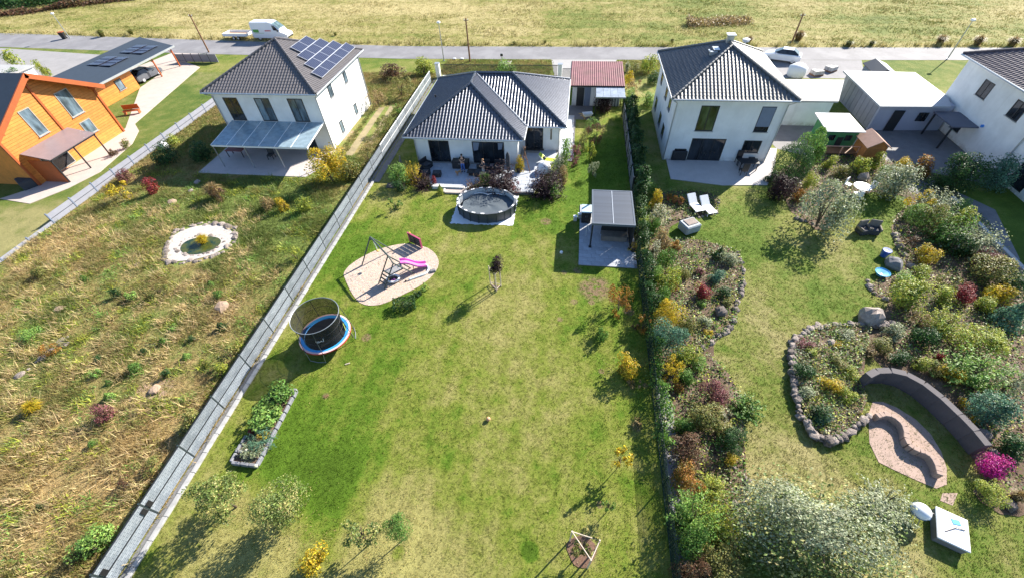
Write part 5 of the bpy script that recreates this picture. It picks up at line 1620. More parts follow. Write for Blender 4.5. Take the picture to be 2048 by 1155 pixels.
sg = thing('toy_swing', 'small yellow toy swing hanging from the dark swing beam', 'swing', (-13.2, 21.2, 0))
for s in (-.12, .12):
    p = A1.lerp(A2, .17) + Vector((s * .7, -s * .7, -.05)); b = MB(); b.tube([p, (p.x + .15, p.y - .12, 1.2)], .012, 5); b.build('rope', M_white, sg)
p = A1.lerp(A2, .17); b = MB(); b.ell(p.x + .15, p.y - .12, 1.14, .13, .13, .07, 10, 6); b.build('seat', mat('toy_yellow', (.7, .42, .08), .5), sg)
# pink play wall
pw = thing('play_wall', 'upright pink plastic toy wall with black slotted back on the gravel edge', 'play wall', (-11.0, 22.9, 0))
w0 = Vector((*G(820.5, 483.5), 0)); w1 = Vector((*G(844.5, 496.5), 0)); du = (w1 - w0); Lw = du.length; du.normalize(); dn = Vector((du.y, -du.x, 0))
def wallpt(u, z, k): q = w0 + du * u + dn * k; return (q.x, q.y, z)
Hh = .92
M_darkpink = mat('faded_dark_pink', (.42, .07, .15), .5, .2, 3)
def wbox(u0, u1, z0, z1, k0, k1, name, m):
    b = MB(); b.add([wallpt(u, z, k) for k in (k0, k1) for u, z in ((u0, z0), (u1, z0), (u1, z1), (u0, z1))], [(0, 3, 2, 1), (4, 5, 6, 7), (0, 1, 5, 4), (1, 2, 6, 5), (2, 3, 7, 6), (3, 0, 4, 7)])
    return fix_normals(b.build(name, m, pw))
for k in range(4):
    wbox(.06, Lw - .06, .06 + k * .215, .06 + k * .215 + .17, 0, .04, 'slat', M_black)
for u in (0, Lw / 2 - .03, Lw - .06): wbox(u, u + .06, 0, Hh, -.01, .07, 'upright', M_black if 0 < u < Lw - .1 else M_darkpink)
wbox(0, Lw, Hh, Hh + .05, -.02, .09, 'top_edge', M_darkpink)
wbox(Lw, Lw + .05, .05, Hh + .05, -.03, .10, 'side_edge', M_darkpink)
b = MB(); b.ell(*wallpt(.3, Hh + .14, .05), .08, .08, .06, 8, 5); b.build('toy', bpy.data.materials['toy_yellow'], pw)
# sand tyre and water channel
ty_ = thing('sand_ring', 'white rimmed round sand tub with pink toys beside the ladder', 'sand tub', (*G(787, 560), 0))
b = MB(); b.smooth = True
p_ = [(.43 * math.cos(a), .36 * math.sin(a), .17) for a in np.linspace(0, 2 * math.pi, 29)]
b.tube(p_, .075, 8, False); b.build('rim', M_white, ty_, True)
b = MB(); b.lathe([(.43, .16), (.45, .02), (.40, .02), (.02, .03)], 0, 0, 0, 24, 1, .84, False); b.build('tub', M_black, ty_, True)
b = MB()
for q in ((.1, -.02, .1, .1, .09, .07), (-.05, -.1, .08, .08, .07, .06), (.2, -.08, .09, .06, .06, .08)): b.ell(*q, 8, 5)
b.build('toy', M_pink, ty_, True)
wch = thing('water_channel', 'white curved toy pipe lying from the slide end across the gravel', 'toy pipe', (*G(850, 550), 0))
P_ = [G(849, 529), G(856, 534), G(858, 541), (G(852, 549)), G(840, 553), G(826, 558), G(813, 563)]
b = MB(); b.smooth = True; b.tube([(*p, .12 if i < 4 else .08) for i, p in enumerate(smooth_poly(P_, 2)[:-6])], .07, 8); b.build('pipe', mat('pale_pipe', (.62, .70, .70), .4, .05), wch)
b = MB(); b.ell(*G(812, 563), .08, .08, .06, .06, 8, 5); b.ell(*G(851, 529), .12, .09, .07, .1, 8, 5); b.build('end_cap', M_black, wch)
gs = thing('grey_stone', 'small grey block lying on the gravel right of the toy pipe', 'block', (*G(866, 543), 0), .4)
b = MB(); b.box(0, 0, .08, .42, .26, .16, 0, .04); b.build('block', M_dark_paving, gs, True)
# balls
b = MB(); b.smooth = True; b.ell(0, 0, .12, .12, .12, .12, 18, 10); o = b.build('football', mat('ball_orange', (.55, .30, .16), .5)); o.location = (*G(977, 839), 0); tag(o, 'small orange and white ball lying alone in the middle of the lawn', 'ball')
b = MB(); b.smooth = True; b.ell(0, 0, .12, .12, .12, .12, 18, 10); o = b.build('football', M_white); o.location = (*G(1122.5, 507), 0); tag(o, 'white ball lying in the shadow left of the pergola patio', 'ball')
for i, (px, py, a) in enumerate(((653, 792, .9), (695, 727, .5))):
    b = MB(); b.box(0, 0, .03, .3 if i else .25, .07, .05, 0, .02); o = b.build('stick', M_stake if i else M_timber); o.location = (*G(px, py), 0); o.rotation_euler = (0, 0, a)
    tag(o, 'short pale stick on the grass below the trampoline legs' if i else 'short brown stick on the grass right of the raised bed', 'stick')
# ------------------------------------------------------------------ foliage
def leaf_quads(P, Nrm, L, Wd, rng, tilt=.55):
    n = len(P)
    nn = Nrm + rng.normal(0, tilt, (n, 3)); nn /= np.linalg.norm(nn, axis=1)[:, None] + 1e-9
    r = rng.normal(0, 1, (n, 3)); u = np.cross(nn, r); u /= np.linalg.norm(u, axis=1)[:, None] + 1e-9
    w = np.cross(nn, u)
    L = L[:, None]; Wd = Wd[:, None]
    V = np.stack([P - u * L * .5, P + w * Wd * .5 + nn * L * .10, P + u * L * .5 - nn * L * .08, P - w * Wd * .5 + nn * L * .10], 1)
    return V.reshape(-1, 3), np.arange(4 * n).reshape(-1, 4)
def stems_mb(n, rng, h, r=.03, spread=.7, base=-.9):
    b = MB()
    for i in range(n):
        a = rng.uniform(0, 6.283); k = rng.uniform(.2, 1) * spread
        b.tube([(0, 0, base), (math.cos(a) * k * .4, math.sin(a) * k * .4, base + h * .5), (math.cos(a) * k, math.sin(a) * k, base + h)], [r, r * .7, r * .3], 5, False)
    return b
def cloud(kind, n, leaf, seed, lobes=9, stems=5):
    """unit-size foliage around the origin (z from -1 to 1): slot 0 leaves, slot 1 wood"""
    rng = np.random.default_rng(seed)
    if kind in ('ball', 'loose', 'column', 'flat'):
        C = rng.normal(0, 1, (lobes, 3)); C /= np.linalg.norm(C, axis=1)[:, None]; C *= rng.uniform(.35, .68, lobes)[:, None]
        C[:, 2] *= .85
        R = rng.uniform(.26, .48, lobes) if kind != 'loose' else rng.uniform(.16, .30, lobes)
        if kind == 'loose': C *= 1.2
        li = rng.integers(0, lobes, n)
        D = rng.normal(0, 1, (n, 3)); D /= np.linalg.norm(D, axis=1)[:, None]
        D[:, 2] = np.where(rng.random(n) < .35, np.abs(D[:, 2]), D[:, 2])
        rad = R[li] * (.45 + .6 * np.sqrt(rng.random(n)))
        P = C[li] + D * rad[:, None]
        out = P / (np.linalg.norm(P, axis=1)[:, None] + 1e-6)
        Nn = D * .6 + out * .4 + np.array([0, 0, .25])
    elif kind == 'clipped':
        D = rng.normal(0, 1, (n, 3)); D /= np.linalg.norm(D, axis=1)[:, None]
        P = D * (rng.uniform(.84, 1.02, n) + .05 * np.sin(D[:, 0] * 7 + D[:, 1] * 5))[:, None]; Nn = D
    elif kind == 'cone':
        z = 1 - 2 * np.sqrt(rng.random(n)); a = rng.uniform(0, 6.283, n)
        r = (1 - z) / 2 * (.62 + .38 * np.abs(np.sin(z * 16))) * rng.uniform(.6, 1.05, n)
        P = np.stack([r * np.cos(a), r * np.sin(a), z], 1); Nn = np.stack([np.cos(a), np.sin(a), np.full(n, .5)], 1)
    elif kind == 'spiky':
        m = max(8, n // 22); k = n // m
        a = np.repeat(rng.uniform(0, 6.283, m), k); el = np.repeat(rng.uniform(.1, 1.15, m), k); Lb = np.repeat(rng.uniform(.7, 1.15, m), k)
        f = np.tile(np.linspace(.15, 1, k), m); r = f * np.cos(el) * Lb
        P = np.stack([r * np.cos(a), r * np.sin(a), -.9 + 1.75 * f * np.sin(el) * Lb + .25 * f * (1 - f)], 1) + rng.normal(0, .035, (m * k, 3))
        Nn = np.stack([np.cos(a) * .3, np.sin(a) * .3, np.ones(m * k)], 1)
    elif kind == 'grass':
        a = rng.uniform(0, 6.283, n); le = rng.uniform(.6, 1.1, n); out = rng.uniform(.15, 1.0, n)
        base = rng.normal(0, .13, (n, 3)); base[:, 2] = -1
        d = np.stack([np.cos(a), np.sin(a), np.zeros(n)], 1); w = np.stack([-np.sin(a), np.cos(a), np.zeros(n)], 1) * leaf * .5
        mid = base + d * (out * .45)[:, None] + np.array([0, 0, 1.0]) * (1.25 * le)[:, None]
        tip = base + d * out[:, None] + np.array([0, 0, 1.0]) * ((1.9 - .9 * out) * le)[:, None]
        V = np.stack([base - w, base + w, mid + w * .8, mid - w * .8, tip], 1).reshape(-1, 3)
        i5 = np.arange(n)[:, None] * 5
        Q = np.concatenate([i5 + np.array([[0, 1, 2, 3]])]); T = i5 + np.array([[3, 2, 4, 4]])
        me = bpy.data.meshes.new('foliage')
        fs = [list(q) for q in Q] + [list(q[:3]) for q in T]
        me.from_pydata(V.tolist(), [], fs); me.materials.append(None); me.materials.append(M_bark); me.update()
        return me
    sc_ = np.percentile(np.hypot(P[:, 0], P[:, 1]), 90); P[:, :2] /= sc_
    if kind != 'cone': P[:, 2] = np.clip(P[:, 2] / np.percentile(np.abs(P[:, 2]), 92), -1.02, 1.15)
    ln = leaf * rng.uniform(.65, 1.35, len(P)); V, F = leaf_quads(P, Nn, ln, ln * rng.uniform(.5, .8, len(P)), rng)
    if kind == 'column': pass
    me = bpy.data.meshes.new('foliage')
    b = stems_mb(stems, rng, 1.4 if kind != 'cone' else 1.7, .035 if kind != 'cone' else .06, .6 if kind != 'cone' else .05) if stems else MB()
    nv = len(V)
    vs = V.tolist() + b.v
    fs = F.tolist() + [[i + nv for i in f] for f in b.f]
    me.from_pydata(vs, [], fs)
    me.materials.append(None); me.materials.append(M_bark)
    me.polygons.foreach_set('material_index', [0] * len(F) + [1] * len(b.f))
    me.update()
    return me
CL = {}
def get_cloud(kind, size, var):
    key = (kind, size, var)
    if key not in CL:
        n, leaf = {'s': (620, .24), 'm': (1400, .16), 'l': (3600, .10), 'x': (8000, .062)}[size]
        if kind == 'loose': n = int(n * .45)
        if kind == 'grass': n, leaf = int(n * .5), leaf * .35
        if kind == 'spiky': n = int(n * .9); leaf *= 1.5 if size == 'x' else 1.15
        CL[key] = cloud(kind, n, leaf, hash(key) % 1000 if False else (sum(map(ord, kind)) * 7 + ord(size) * 3 + var * 31), 8 + var * 2 if size in 'sm' else 10 + var * 2)
    return CL[key]
LEAF = {
    'straw': leafmat('leaf_straw', (.50, .39, .20), col2=(.40, .33, .14), trans=.45, gain=1.15),
    'green': leafmat('leaf_green', (.065, .125, .022), gain=1.75), 'dkgreen': leafmat('leaf_dark_green', (.026, .062, .016), gain=1.6), 'ltgreen': leafmat('leaf_light_green', (.13, .21, .045), gain=1.6),
    'ygreen': leafmat('leaf_yellow_green', (.24, .26, .035), col2=(.12, .17, .03), gain=1.55), 'yellow': leafmat('leaf_yellow', (.52, .38, .025), col2=(.34, .30, .03), gain=1.05), 'olive': leafmat('leaf_olive', (.135, .125, .035), col2=(.08, .10, .025), gain=1.9),
    'silver': leafmat('leaf_silver', (.29, .32, .20), col2=(.17, .20, .09), gain=1.2), 'purple': leafmat('leaf_purple', (.050, .020, .026), col2=(.09, .045, .045), gain=0.62), 'red': leafmat('leaf_red', (.36, .035, .035), col2=(.22, .03, .04), gain=0.8),
    'orange': leafmat('leaf_orange', (.42, .20, .035), col2=(.24, .19, .04), gain=0.9), 'magenta': leafmat('leaf_magenta', (.55, .02, .27), gain=0.9), 'dry': leafmat('leaf_dry', (.36, .26, .12), col2=(.22, .17, .06), gain=1.0),
    'brown': leafmat('leaf_brown', (.16, .085, .045), col2=(.10, .08, .04), gain=1.0), 'bluegreen': leafmat('leaf_blue_green', (.06, .12, .075), gain=1.8), 'cream': leafmat('leaf_cream', (.50, .48, .34), col2=(.16, .20, .07), gain=1.1), 'pinkish': leafmat('leaf_pinkish', (.30, .10, .11), col2=(.18, .09, .06), gain=0.8),
    'applegreen': leafmat('leaf_apple', (.12, .16, .04), col2=(.30, .28, .10), share=.25, gain=1.35),
}
_vi = [0]
def shrub(px, py, rpx, col, label, kind='ball', h=1.0, size=None, name=None, cat='shrub', group=None, wide=1.0):
    """px,py: centre of the crown in the photograph, rpx its half width there ; h: height as a share of the width"""
    r = rpx * 1.12 * mpp(px, py, .6)
    rz = r * h
    x, y = G(px, py, rz * .95)
    _vi[0] += 1
    v = _vi[0] % 3
    size = size or ('s' if rpx < 13 else 'm' if rpx < 30 else 'l')
    me = get_cloud(kind, size, v)
    nm = name or {'grass': 'ornamental_grass', 'cone': 'conifer_bush', 'clipped': 'clipped_bush'}.get(kind, 'shrub')
    o = bpy.data.objects.new(nm, me); COL.objects.link(o)
    o.location = (x, y, rz * .95); o.scale = (r * wide, r, rz); o.rotation_euler = (0, 0, _vi[0] * 2.4)
    o.material_slots[0].link = 'OBJECT'; o.material_slots[0].material = LEAF[col]
    return tag(o, label, cat, group)
def crown_obj(parent, kind, size, var, col, loc, scale, rz=0.0):
    o = bpy.data.objects.new('crown', get_cloud(kind, size, var)); COL.objects.link(o); o.parent = parent
    o.location = loc; o.scale = scale; o.rotation_euler = (0, 0, rz)
    o.material_slots[0].link = 'OBJECT'; o.material_slots[0].material = LEAF[col]
    return o
def tree(px, py, h, cr, col, label, kind='ball', size='m', seed=1, trunk=.05, base=True, cz=None, crz=None, limbs=6, group=None):
    x, y = G(px, py)
    t = thing('tree', label, 'tree', (x, y, 0), 0, group)
    rng = random.Random(seed)
    cz = cz if cz is not None else h - cr * .9
    crz = crz or cr * .95
    b = MB(); b.smooth = True
    top = (rng.uniform(-.08, .08), rng.uniform(-.08, .08), cz + crz * .4)
    b.tube([(0, 0, -.05), (rng.uniform(-.03, .03), rng.uniform(-.03, .03), cz * .5), top], [trunk, trunk * .75, trunk * .25], 8)
    for i in range(limbs):
        a = i * 2.4 + rng.uniform(-.4, .4); z0 = cz * rng.uniform(.55, .95); k = cr * rng.uniform(.6, .95)
        b.tube([(0, 0, z0), (math.cos(a) * k * .5, math.sin(a) * k * .5, z0 + crz * .35), (math.cos(a) * k, math.sin(a) * k, z0 + crz * rng.uniform(.5, .9))], [trunk * .45, trunk * .3, trunk * .1], 6, False)
    b.build('trunk', M_bark, t, True)
    crown_obj(t, kind, size, seed % 3, col, (0, 0, cz), (cr, cr, crz), seed)
    return t

CL[('loose', 't', 1)] = cloud('loose', 3600, .10, 95, 26, 0); CL[('ball', 't', 2)] = cloud('ball', 5200, .095, 96, 17, 0)
# ------------------------------------------------------------------ trees and shrubs of the middle garden
def staked(px, py, h, cr, col, label, kind, size, rad, sh, label2, low, cz=None):
    tree(px, py, h, cr, col, label, kind, size, 3, .03, cz=cz)
    x, y = G(px, py)
    s = thing('tree_stakes', label2, 'tree stakes', (x, y, 0))
    P = [(rad * math.cos(a), rad * math.sin(a)) for a in (2.55, .25, -1.15)]
    for p in P:
        b = MB(); b.tube([(*p, -.05), (*p, sh)], .035, 8); b.build('stake', M_stake, s, True)
    for i in range(3):
        a, c = Vector((*P[i], 0)), Vector((*P[(i + 1) % 3], 0))
        for z in low:
            b = MB(); b.tube([a + Vector((0, 0, z)), c + Vector((0, 0, z))], .022, 6); b.build('rail', M_stake, s, True)
    b = MB(); b.tube([(*P[0], sh * .8), (0, 0, sh * .82)], .008, 4); b.build('tie', M_black, s, True)
    return P, x, y
P, x, y = staked(990, 574, 2.75, .56, 'purple', 'young dark purple leaved tree inside three pale stakes on the lawn', 'ball', 'm', .42, 1.75, 'three pale stakes with low rails around the purple leaved young tree', (.22, 1.6), 2.15)
mu = sheet('mulch', [(x + p[0] * .95, y + p[1] * .95) for p in P][::-1], .03, M_soil); mu['kind'] = 'structure'
P, x, y = staked(1163, 1102, 1.9, .55, 'olive', 'thin nearly bare young tree inside white stakes at the lower right of the lawn', 'loose', 's', .62, 1.6, 'three white topped stakes joined by rails near the bottom of the lawn', (1.55,), 1.35)
sheet('mulch', [(x + .62 * math.cos(a) * (1 + .15 * math.sin(3 * a)), y + .6 * math.sin(a)) for a in np.linspace(0, 2 * math.pi, 19)[:-1]], .025, mat('bark_mulch', (.16, .09, .06), .95, .4, 9, .8))
tree(473, 1013, 2.5, .95, 'applegreen', 'pale yellow-green apple tree nearest the left fence at the bottom of the lawn', 'loose', 't', 4, .05, cz=1.6, crz=.85, group='small fruit trees at the bottom of the lawn')
tree(586, 1032, 2.6, .92, 'applegreen', 'bushier pale green fruit tree with a silvery top below the raised bed', 'ball', 't', 5, .055, cz=1.6, crz=.9, group='small fruit trees at the bottom of the lawn')
tree(742, 1085, 2.3, .75, 'applegreen', 'sparse thin fruit tree left of the compact dark green tree', 'loose', 'm', 7, .03, cz=1.6, crz=.6, group='small fruit trees at the bottom of the lawn')
tree(812, 1074, 2.1, .50, 'green', 'compact round dark green young tree near the bottom centre of the lawn', 'ball', 'l', 8, .03, cz=1.55, crz=.52, group='small fruit trees at the bottom of the lawn')
shrub(625, 1112, 24, 'yellow', 'bright yellow leaved bush at the bottom of the lawn', 'ball', 1.0, 'm')
shrub(1240, 603, 22, 'orange', 'orange tinted loose shrub near the right wire fence below the patio', 'loose', 1.3, 'l')
shrub(1205, 668, 11, 'green', 'small fresh green shrub on the lawn right of centre', 'ball', 1.4, 's')
shrub(1249, 732, 21, 'yellow', 'golden yellow shrub on the lawn before the right wire fence', 'ball', 1.05, 'm')
shrub(1287, 648, 13, 'orange', 'orange and cream leaved shrub against the right wire fence', 'loose', 1.5, 'm')
shrub(1268, 766, 12, 'dry', 'faded low shrub beside the wire fence below the golden shrub', 'loose', .8, 's')
shrub(1272, 650, 7, 'brown', 'small brown tuft at the wire fence foot', 'loose', .9, 's')
shrub(1277, 845, 10, 'dry', 'dry brown plant by the wire fence in the lower right', 'loose', .9, 's')
tree(1234, 936, 1.9, .48, 'yellow', 'thin yellowing sapling tied to a post beside the right wire fence', 'loose', 's', 11, .02, cz=1.35, crz=.55)
tree(1212, 1024, 1.5, .30, 'green', 'thin green sapling above the white topped stakes', 'loose', 's', 12, .02, cz=1.05, crz=.5)
# beside the bungalow path
shrub(1122, 312, 14, 'ltgreen', 'tall light green bush at the near end of the path beside the bungalow', 'ball', 1.9, 'm')
shrub(1118, 336, 14, 'cream', 'cream variegated bush at the terrace end below the tall green bush', 'ball', 1.3, 'm')
shrub(1147, 313, 14, 'pinkish', 'salmon tinted bush on the grass edge right of the tall green bush', 'loose', 1.3, 'l')
shrub(1120, 355, 11, 'dry', 'yellowing bush right of the white covered table', 'ball', 1.5, 'm')
shrub(1112, 383, 13, 'ltgreen', 'pale green bush at the lower corner of the terrace', 'ball', 1.0, 'm')
shrub(1093, 366, 26, 'purple', 'big dark purple bush in front of the white covered table', 'spiky', .95, 'x')
shrub(1000, 360, 27, 'purple', 'big purple brown bush behind the pool right of the terrace step', 'spiky', .95, 'x')
shrub(951, 372, 17, 'brown', 'rusty brown grass like bush beside the terrace step', 'spiky', .9, 'l')
shrub(974, 364, 12, 'green', 'green bush between the rusty bush and the purple bush', 'ball', 1.2, 'm')
shrub(970, 383, 16, 'dkgreen', 'low dark green cushion right behind the pool rim', 'ball', .55, 'm')
shrub(826, 346, 14, 'yellow', 'bright yellow spiky bush at the left end of the terrace', 'spiky', 1.3, 'l')
shrub(800, 350, 17, 'ltgreen', 'pale green bush left of the bright yellow bush', 'ball', 1.1, 'm')
shrub(806, 372, 15, 'dkgreen', 'dark green low bush under the pale green bush by the terrace', 'ball', .7, 'm')
shrub(845, 362, 16, 'purple', 'small purple brown bush right of the bright yellow bush', 'spiky', .9, 'l')
shrub(880, 378, 7, 'ygreen', 'small round yellow-green conifer beside the terrace step', 'cone', 1.5, 's')
shrub(1030, 378, 11, 'pinkish', 'rose bush with pale red blooms beside the terrace right of the pool', 'loose', 1.0, 'm')
shrub(868, 362, 5, 'red', 'small red flowering plant on the white terrace edging', 'ball', 1.5, 's', cat='flower')
shrub(1039, 330, 9, 'yellow', 'yellow leaved plant in a dark pot at the terrace corner', 'ball', 1.6, 'm', 'potted_plant', 'potted plant')
b = MB(); b.lathe([(.2, 0), (.28, .5), (.30, .5), (.27, .46)], 0, 0, 0, 14); o = b.build('plant_pot', M_black); o.location = (*G(1038, 344, .12), .12); tag(o, 'dark tall pot below the yellow leaved plant', 'pot')
shrub(1265, 494, 8, 'yellow', 'yellow leaved plant in a pot at the front right pergola post', 'spiky', 1.1, 'm', 'potted_plant', 'potted plant')
b = MB(); b.lathe([(.18, 0), (.25, .35), (.27, .35), (.24, .31)], 0, 0, 0, 14); o = b.build('plant_pot', M_black); o.location = (*G(1265.5, 503), .05); tag(o, 'round dark pot beside the front right pergola post', 'pot')
shrub(1180, 428, 6, 'orange', 'orange leaved plant between the cabinet and the pergola', 'loose', 1.6, 's')
shrub(1184, 258, 14, 'ltgreen', 'sunlit light green shrub on the lawn beside the bungalow path', 'loose', 1.1, 'l')
shrub(1190, 272, 15, 'brown', 'brownish loose shrub below the sunlit light green shrub', 'loose', 1.3, 'l')
shrub(1166, 285, 11, 'olive', 'thin grey green shrub beside the path left of the brownish shrub', 'loose', 1.6, 'm')
shrub(1182, 305, 10, 'ygreen', 'yellow-green shrub on the shade edge above the silvery bush', 'loose', 1.5, 'm')
shrub(1187, 341, 10, 'silver', 'silvery bush standing at the edge of the big lawn shadow', 'loose', 1.35, 'l')
shrub(1210, 212, 17, 'purple', 'dark purple bush in front of the shed canopy', 'ball', .9, 'l')
shrub(1010, 142, 18, 'ltgreen', 'light green bush behind the street fence bars', 'ball', .8, 'm')
shrub(795, 217, 8, 'ltgreen', 'light green shrub growing through the left fence', 'loose', 1.2, 's')
shrub(860, 203, 6, 'green', 'small green shrub between left fence and bungalow roof', 'ball', 1.2, 's')
# clipped block hedge by the gravel
hb = thing('box_hedge', 'low rectangular dark green box hedge beside the gravel playground', 'hedge', (*G(810, 612), 0), .35)
rng = np.random.default_rng(3); n = 1500
P_ = rng.uniform(-1, 1, (n, 3)); ax_ = rng.integers(0, 5, n); P_[np.arange(n), np.minimum(ax_ // 2, 2)] = np.where(ax_ % 2 == 0, 1, -1); P_[ax_ == 4, 2] = 1
Nn = np.zeros((n, 3)); Nn[np.arange(n), np.minimum(ax_ // 2, 2)] = np.where(ax_ % 2 == 0, 1, -1)
P_ = P_ * np.array([.68, .42, .27]) * rng.uniform(.9, 1.05, (n, 1)) + np.array([0, 0, .28])
ln = rng.uniform(.06, .11, n); V, F = leaf_quads(P_, Nn, ln, ln * .7, rng)
mesh_obj('leaves', np_mesh('leaves', V, F, LEAF['dkgreen']), hb)
b = MB()
for i in range(14): b.tube([(random.uniform(-.5, .5), random.uniform(-.3, .3), 0), (random.uniform(-.6, .6), random.uniform(-.35, .35), .45)], .012, 4, False)
b.build('stems', M_bark, hb, True)
shrub(848, 574, 8, 'ltgreen', 'small light green plant on the lower edge of the gravel', 'loose', .8, 's')
shrub(835, 586, 7, 'dkgreen', 'small dark plant just above the box hedge', 'ball', .8, 's')
shrub(790, 410, 12, 'green', 'thin low green sapling on the lawn left of the pool', 'loose', .9, 's')
# raised bed
M_bedstone = mat('grey_bed_stone', (.20, .205, .225), .9, .25, 3, .3, rv=.15)
rbx0, rbx1, rby0, rby1 = -15.75, -14.35, 6.15, 10.35
rbed = thing('raised_bed', 'narrow raised vegetable bed edged with grey stones near the left fence', 'raised bed', ((rbx0 + rbx1) / 2, (rby0 + rby1) / 2, 0), 0)
b = MB(); b.span(rbx0 + .1, rbx1 - .1, rby0 + .1, rby1 - .1, 0, .14); b.build('soil', M_soil, rbed)
def bstone(x, y, sx, sy, rz=0): 
    b = MB(); b.box(0, 0, 0, sx, sy, .24, 0, .03); o = b.build('stone', M_bedstone, rbed, True); o.location = Vector((x, y, .12 + random.uniform(-.02, .02))) - rbed.location; o.rotation_euler = (random.uniform(-.03, .03), random.uniform(-.03, .03), rz + random.uniform(-.05, .05))
for i in range(9):
    yy = rby0 + .25 + i * .47
    bstone(rbx1, yy, .15, .44)
    if yy < 7.8 or yy > 10: bstone(rbx0, yy, .15, .44)
for i in range(3):
    xx = rbx0 + .3 + i * .46
    bstone(xx, rby1, .43, .16); bstone(xx, rby0, .43, .16)
b = MB(); b.span(rbx0 + .1, rbx1 - .15, rby0 + .32, rby0 + .36, .1, .3); b.build('board', M_frame, rbed)
CL[('ball', 'c', 0)] = cloud('ball', 1500, .21, 91, 16, 3); CL[('ball', 'c', 1)] = cloud('ball', 1500, .23, 92, 14, 3)
def bedplant(name, x, y, rx, ry, h, col, kind, size, label, v=0):
    o = bpy.data.objects.new(name, get_cloud(kind, size, v)); COL.objects.link(o)
    o.location = (x - .02, y, .14 + h * .75); o.scale = (rx, ry, h); o.rotation_euler = (0, 0, v)
    o.material_slots[0].link = 'OBJECT'; o.material_slots[0].material = LEAF[col]
    return tag(o, label, 'plants')
bedplant('vegetable_plants', -15.0, 9.75, .74, .68, .42, 'green', 'ball', 'c', 'dense dark green crop at the far end of the raised bed')
bedplant('vegetable_plants', -15.05, 8.55, .74, .68, .40, 'ltgreen', 'ball', 'c', 'fresh green crop in the middle of the raised bed', 1)
bedplant('squash_plant', -14.75, 7.35, .62, .60, .32, 'bluegreen', 'spiky', 'l', 'large grey-green leaved squash at the near end of the raised bed', 2)
bedplant('squash_plant', -14.95, 6.85, .58, .48, .24, 'silver', 'spiky', 'l', 'blue-green leaved cabbage plants at the nearest corner of the raised bed', 0)
bedplant('vegetable_plants', -14.7, 7.6, .25, .25, .22, 'yellow', 'ball', 's', 'yellow leaves above the squash in the raised bed', 0)
bedplant('vegetable_plants', -15.45, 7.75, .2, .18, .15, 'red', 'ball', 's', 'small red leaved plant in the raised bed', 1)
for i, (dx, dy) in enumerate(((-15.42, 6.7), (-15.2, 6.78), (-14.28, 6.1))):
    b = MB(); b.ell(0, 0, .1, .10, .09, .09, 10, 6); o = b.build('pale_pumpkin', mat('pumpkin_skin', (.55, .52, .38), .6) if i == 0 else bpy.data.materials['pumpkin_skin']); o.location = (dx, dy, .2 if i < 2 else .2)
    tag(o, ('left of two pale pumpkins among the cabbage leaves', 'right of two pale pumpkins among the cabbage leaves', 'single pale pumpkin on the nearest right corner of the raised bed')[i], 'pumpkin', 'pale pumpkins in the raised bed')

# hedge along the right boundary
def hedge(name, label, x0, x1, y0, y1, h, col, n, seed, leaf=.16):
    rng = np.random.default_rng(seed)
    P_ = np.stack([rng.uniform(x0, x1, n), rng.uniform(y0, y1, n), rng.uniform(.1, 1, n) * h], 1)
    top = rng.random(n) < .35; P_[top, 2] = h
    sd = (~top) & (rng.random(n) < .7); P_[sd, 0] = np.where(rng.random(sd.sum()) < .6, x0, x1)
    bump = .22 * np.sin(P_[:, 1] * 1.9 + P_[:, 0] * 2) + .15 * np.sin(P_[:, 1] * 4.3)
    P_[:, 2] *= (1 + bump); P_[:, 0] += bump * .5 + rng.normal(0, .08, n); P_ += rng.normal(0, .05, (n, 3))
    Nn = np.stack([np.where(P_[:, 0] < (x0 + x1) / 2, -1, 1), np.zeros(n), np.full(n, .8)], 1)
    ln = leaf * rng.uniform(.6, 1.4, n); V, F = leaf_quads(P_, Nn, ln, ln * .7, rng)
    V[:, 2] = np.maximum(V[:, 2], 0)
    o = mesh_obj(name, np_mesh(name, V, F, LEAF[col]))
    return tag(o, label, 'hedge')
hedge('hedge', 'tall dark green hedge behind the grey panel fence on the right', 5.7, 6.35, 29.8, 46.5, 2.0, 'dkgreen', 14000, 21)
hedge('hedge', 'dark climbing hedge on the wire fence behind the pergola', 5.5, 5.95, 17.5, 29.8, 1.35, 'dkgreen', 7000, 22, .12)
hedge('hedge', 'low ragged green hedge along the near wire fence', 5.5, 5.8, 9.0, 17.5, 1.15, 'green', 3000, 23, .12)
# ------------------------------------------------------------------ right neighbour's garden
_bz = [.008]
def soil_bed(pxs, z=None, m=None):
    _bz[0] += .004
    return sheet('flower_bed', smooth_poly([G(*p) for p in pxs], 1), z or _bz[0], m or M_soil)
soil_bed([(1296, 400), (1340, 380), (1440, 385), (1428, 425), (1345, 445), (1330, 480), (1380, 475), (1480, 500), (1488, 560), (1470, 650), (1412, 700), (1480, 770), (1490, 880), (1495, 1000), (1470, 1200), (1350, 1200), (1320, 800), (1300, 600)])
soil_bed([(1560, 330), (1660, 310), (1760, 320), (1850, 330), (1960, 430), (2048, 540), (2100, 640), (2130, 900), (2020, 1000), (1950, 930), (1890, 820), (1760, 740), (1720, 660), (1790, 600), (1740, 590), (1745, 560), (1820, 540), (1790, 500), (1780, 440), (1830, 400), (1760, 380), (1690, 400), (1640, 440), (1590, 440), (1560, 380)])
soil_bed([(1580, 720), (1590, 680), (1640, 655), (1740, 655), (1720, 740), (1730, 830), (1660, 885), (1610, 850)], .25)
soil_bed([(1600, 395), (1660, 400), (1680, 440), (1640, 470), (1600, 430)])
soil_bed([(1960, 960), (2048, 940), (2090, 1010), (2020, 1040), (1940, 990)])
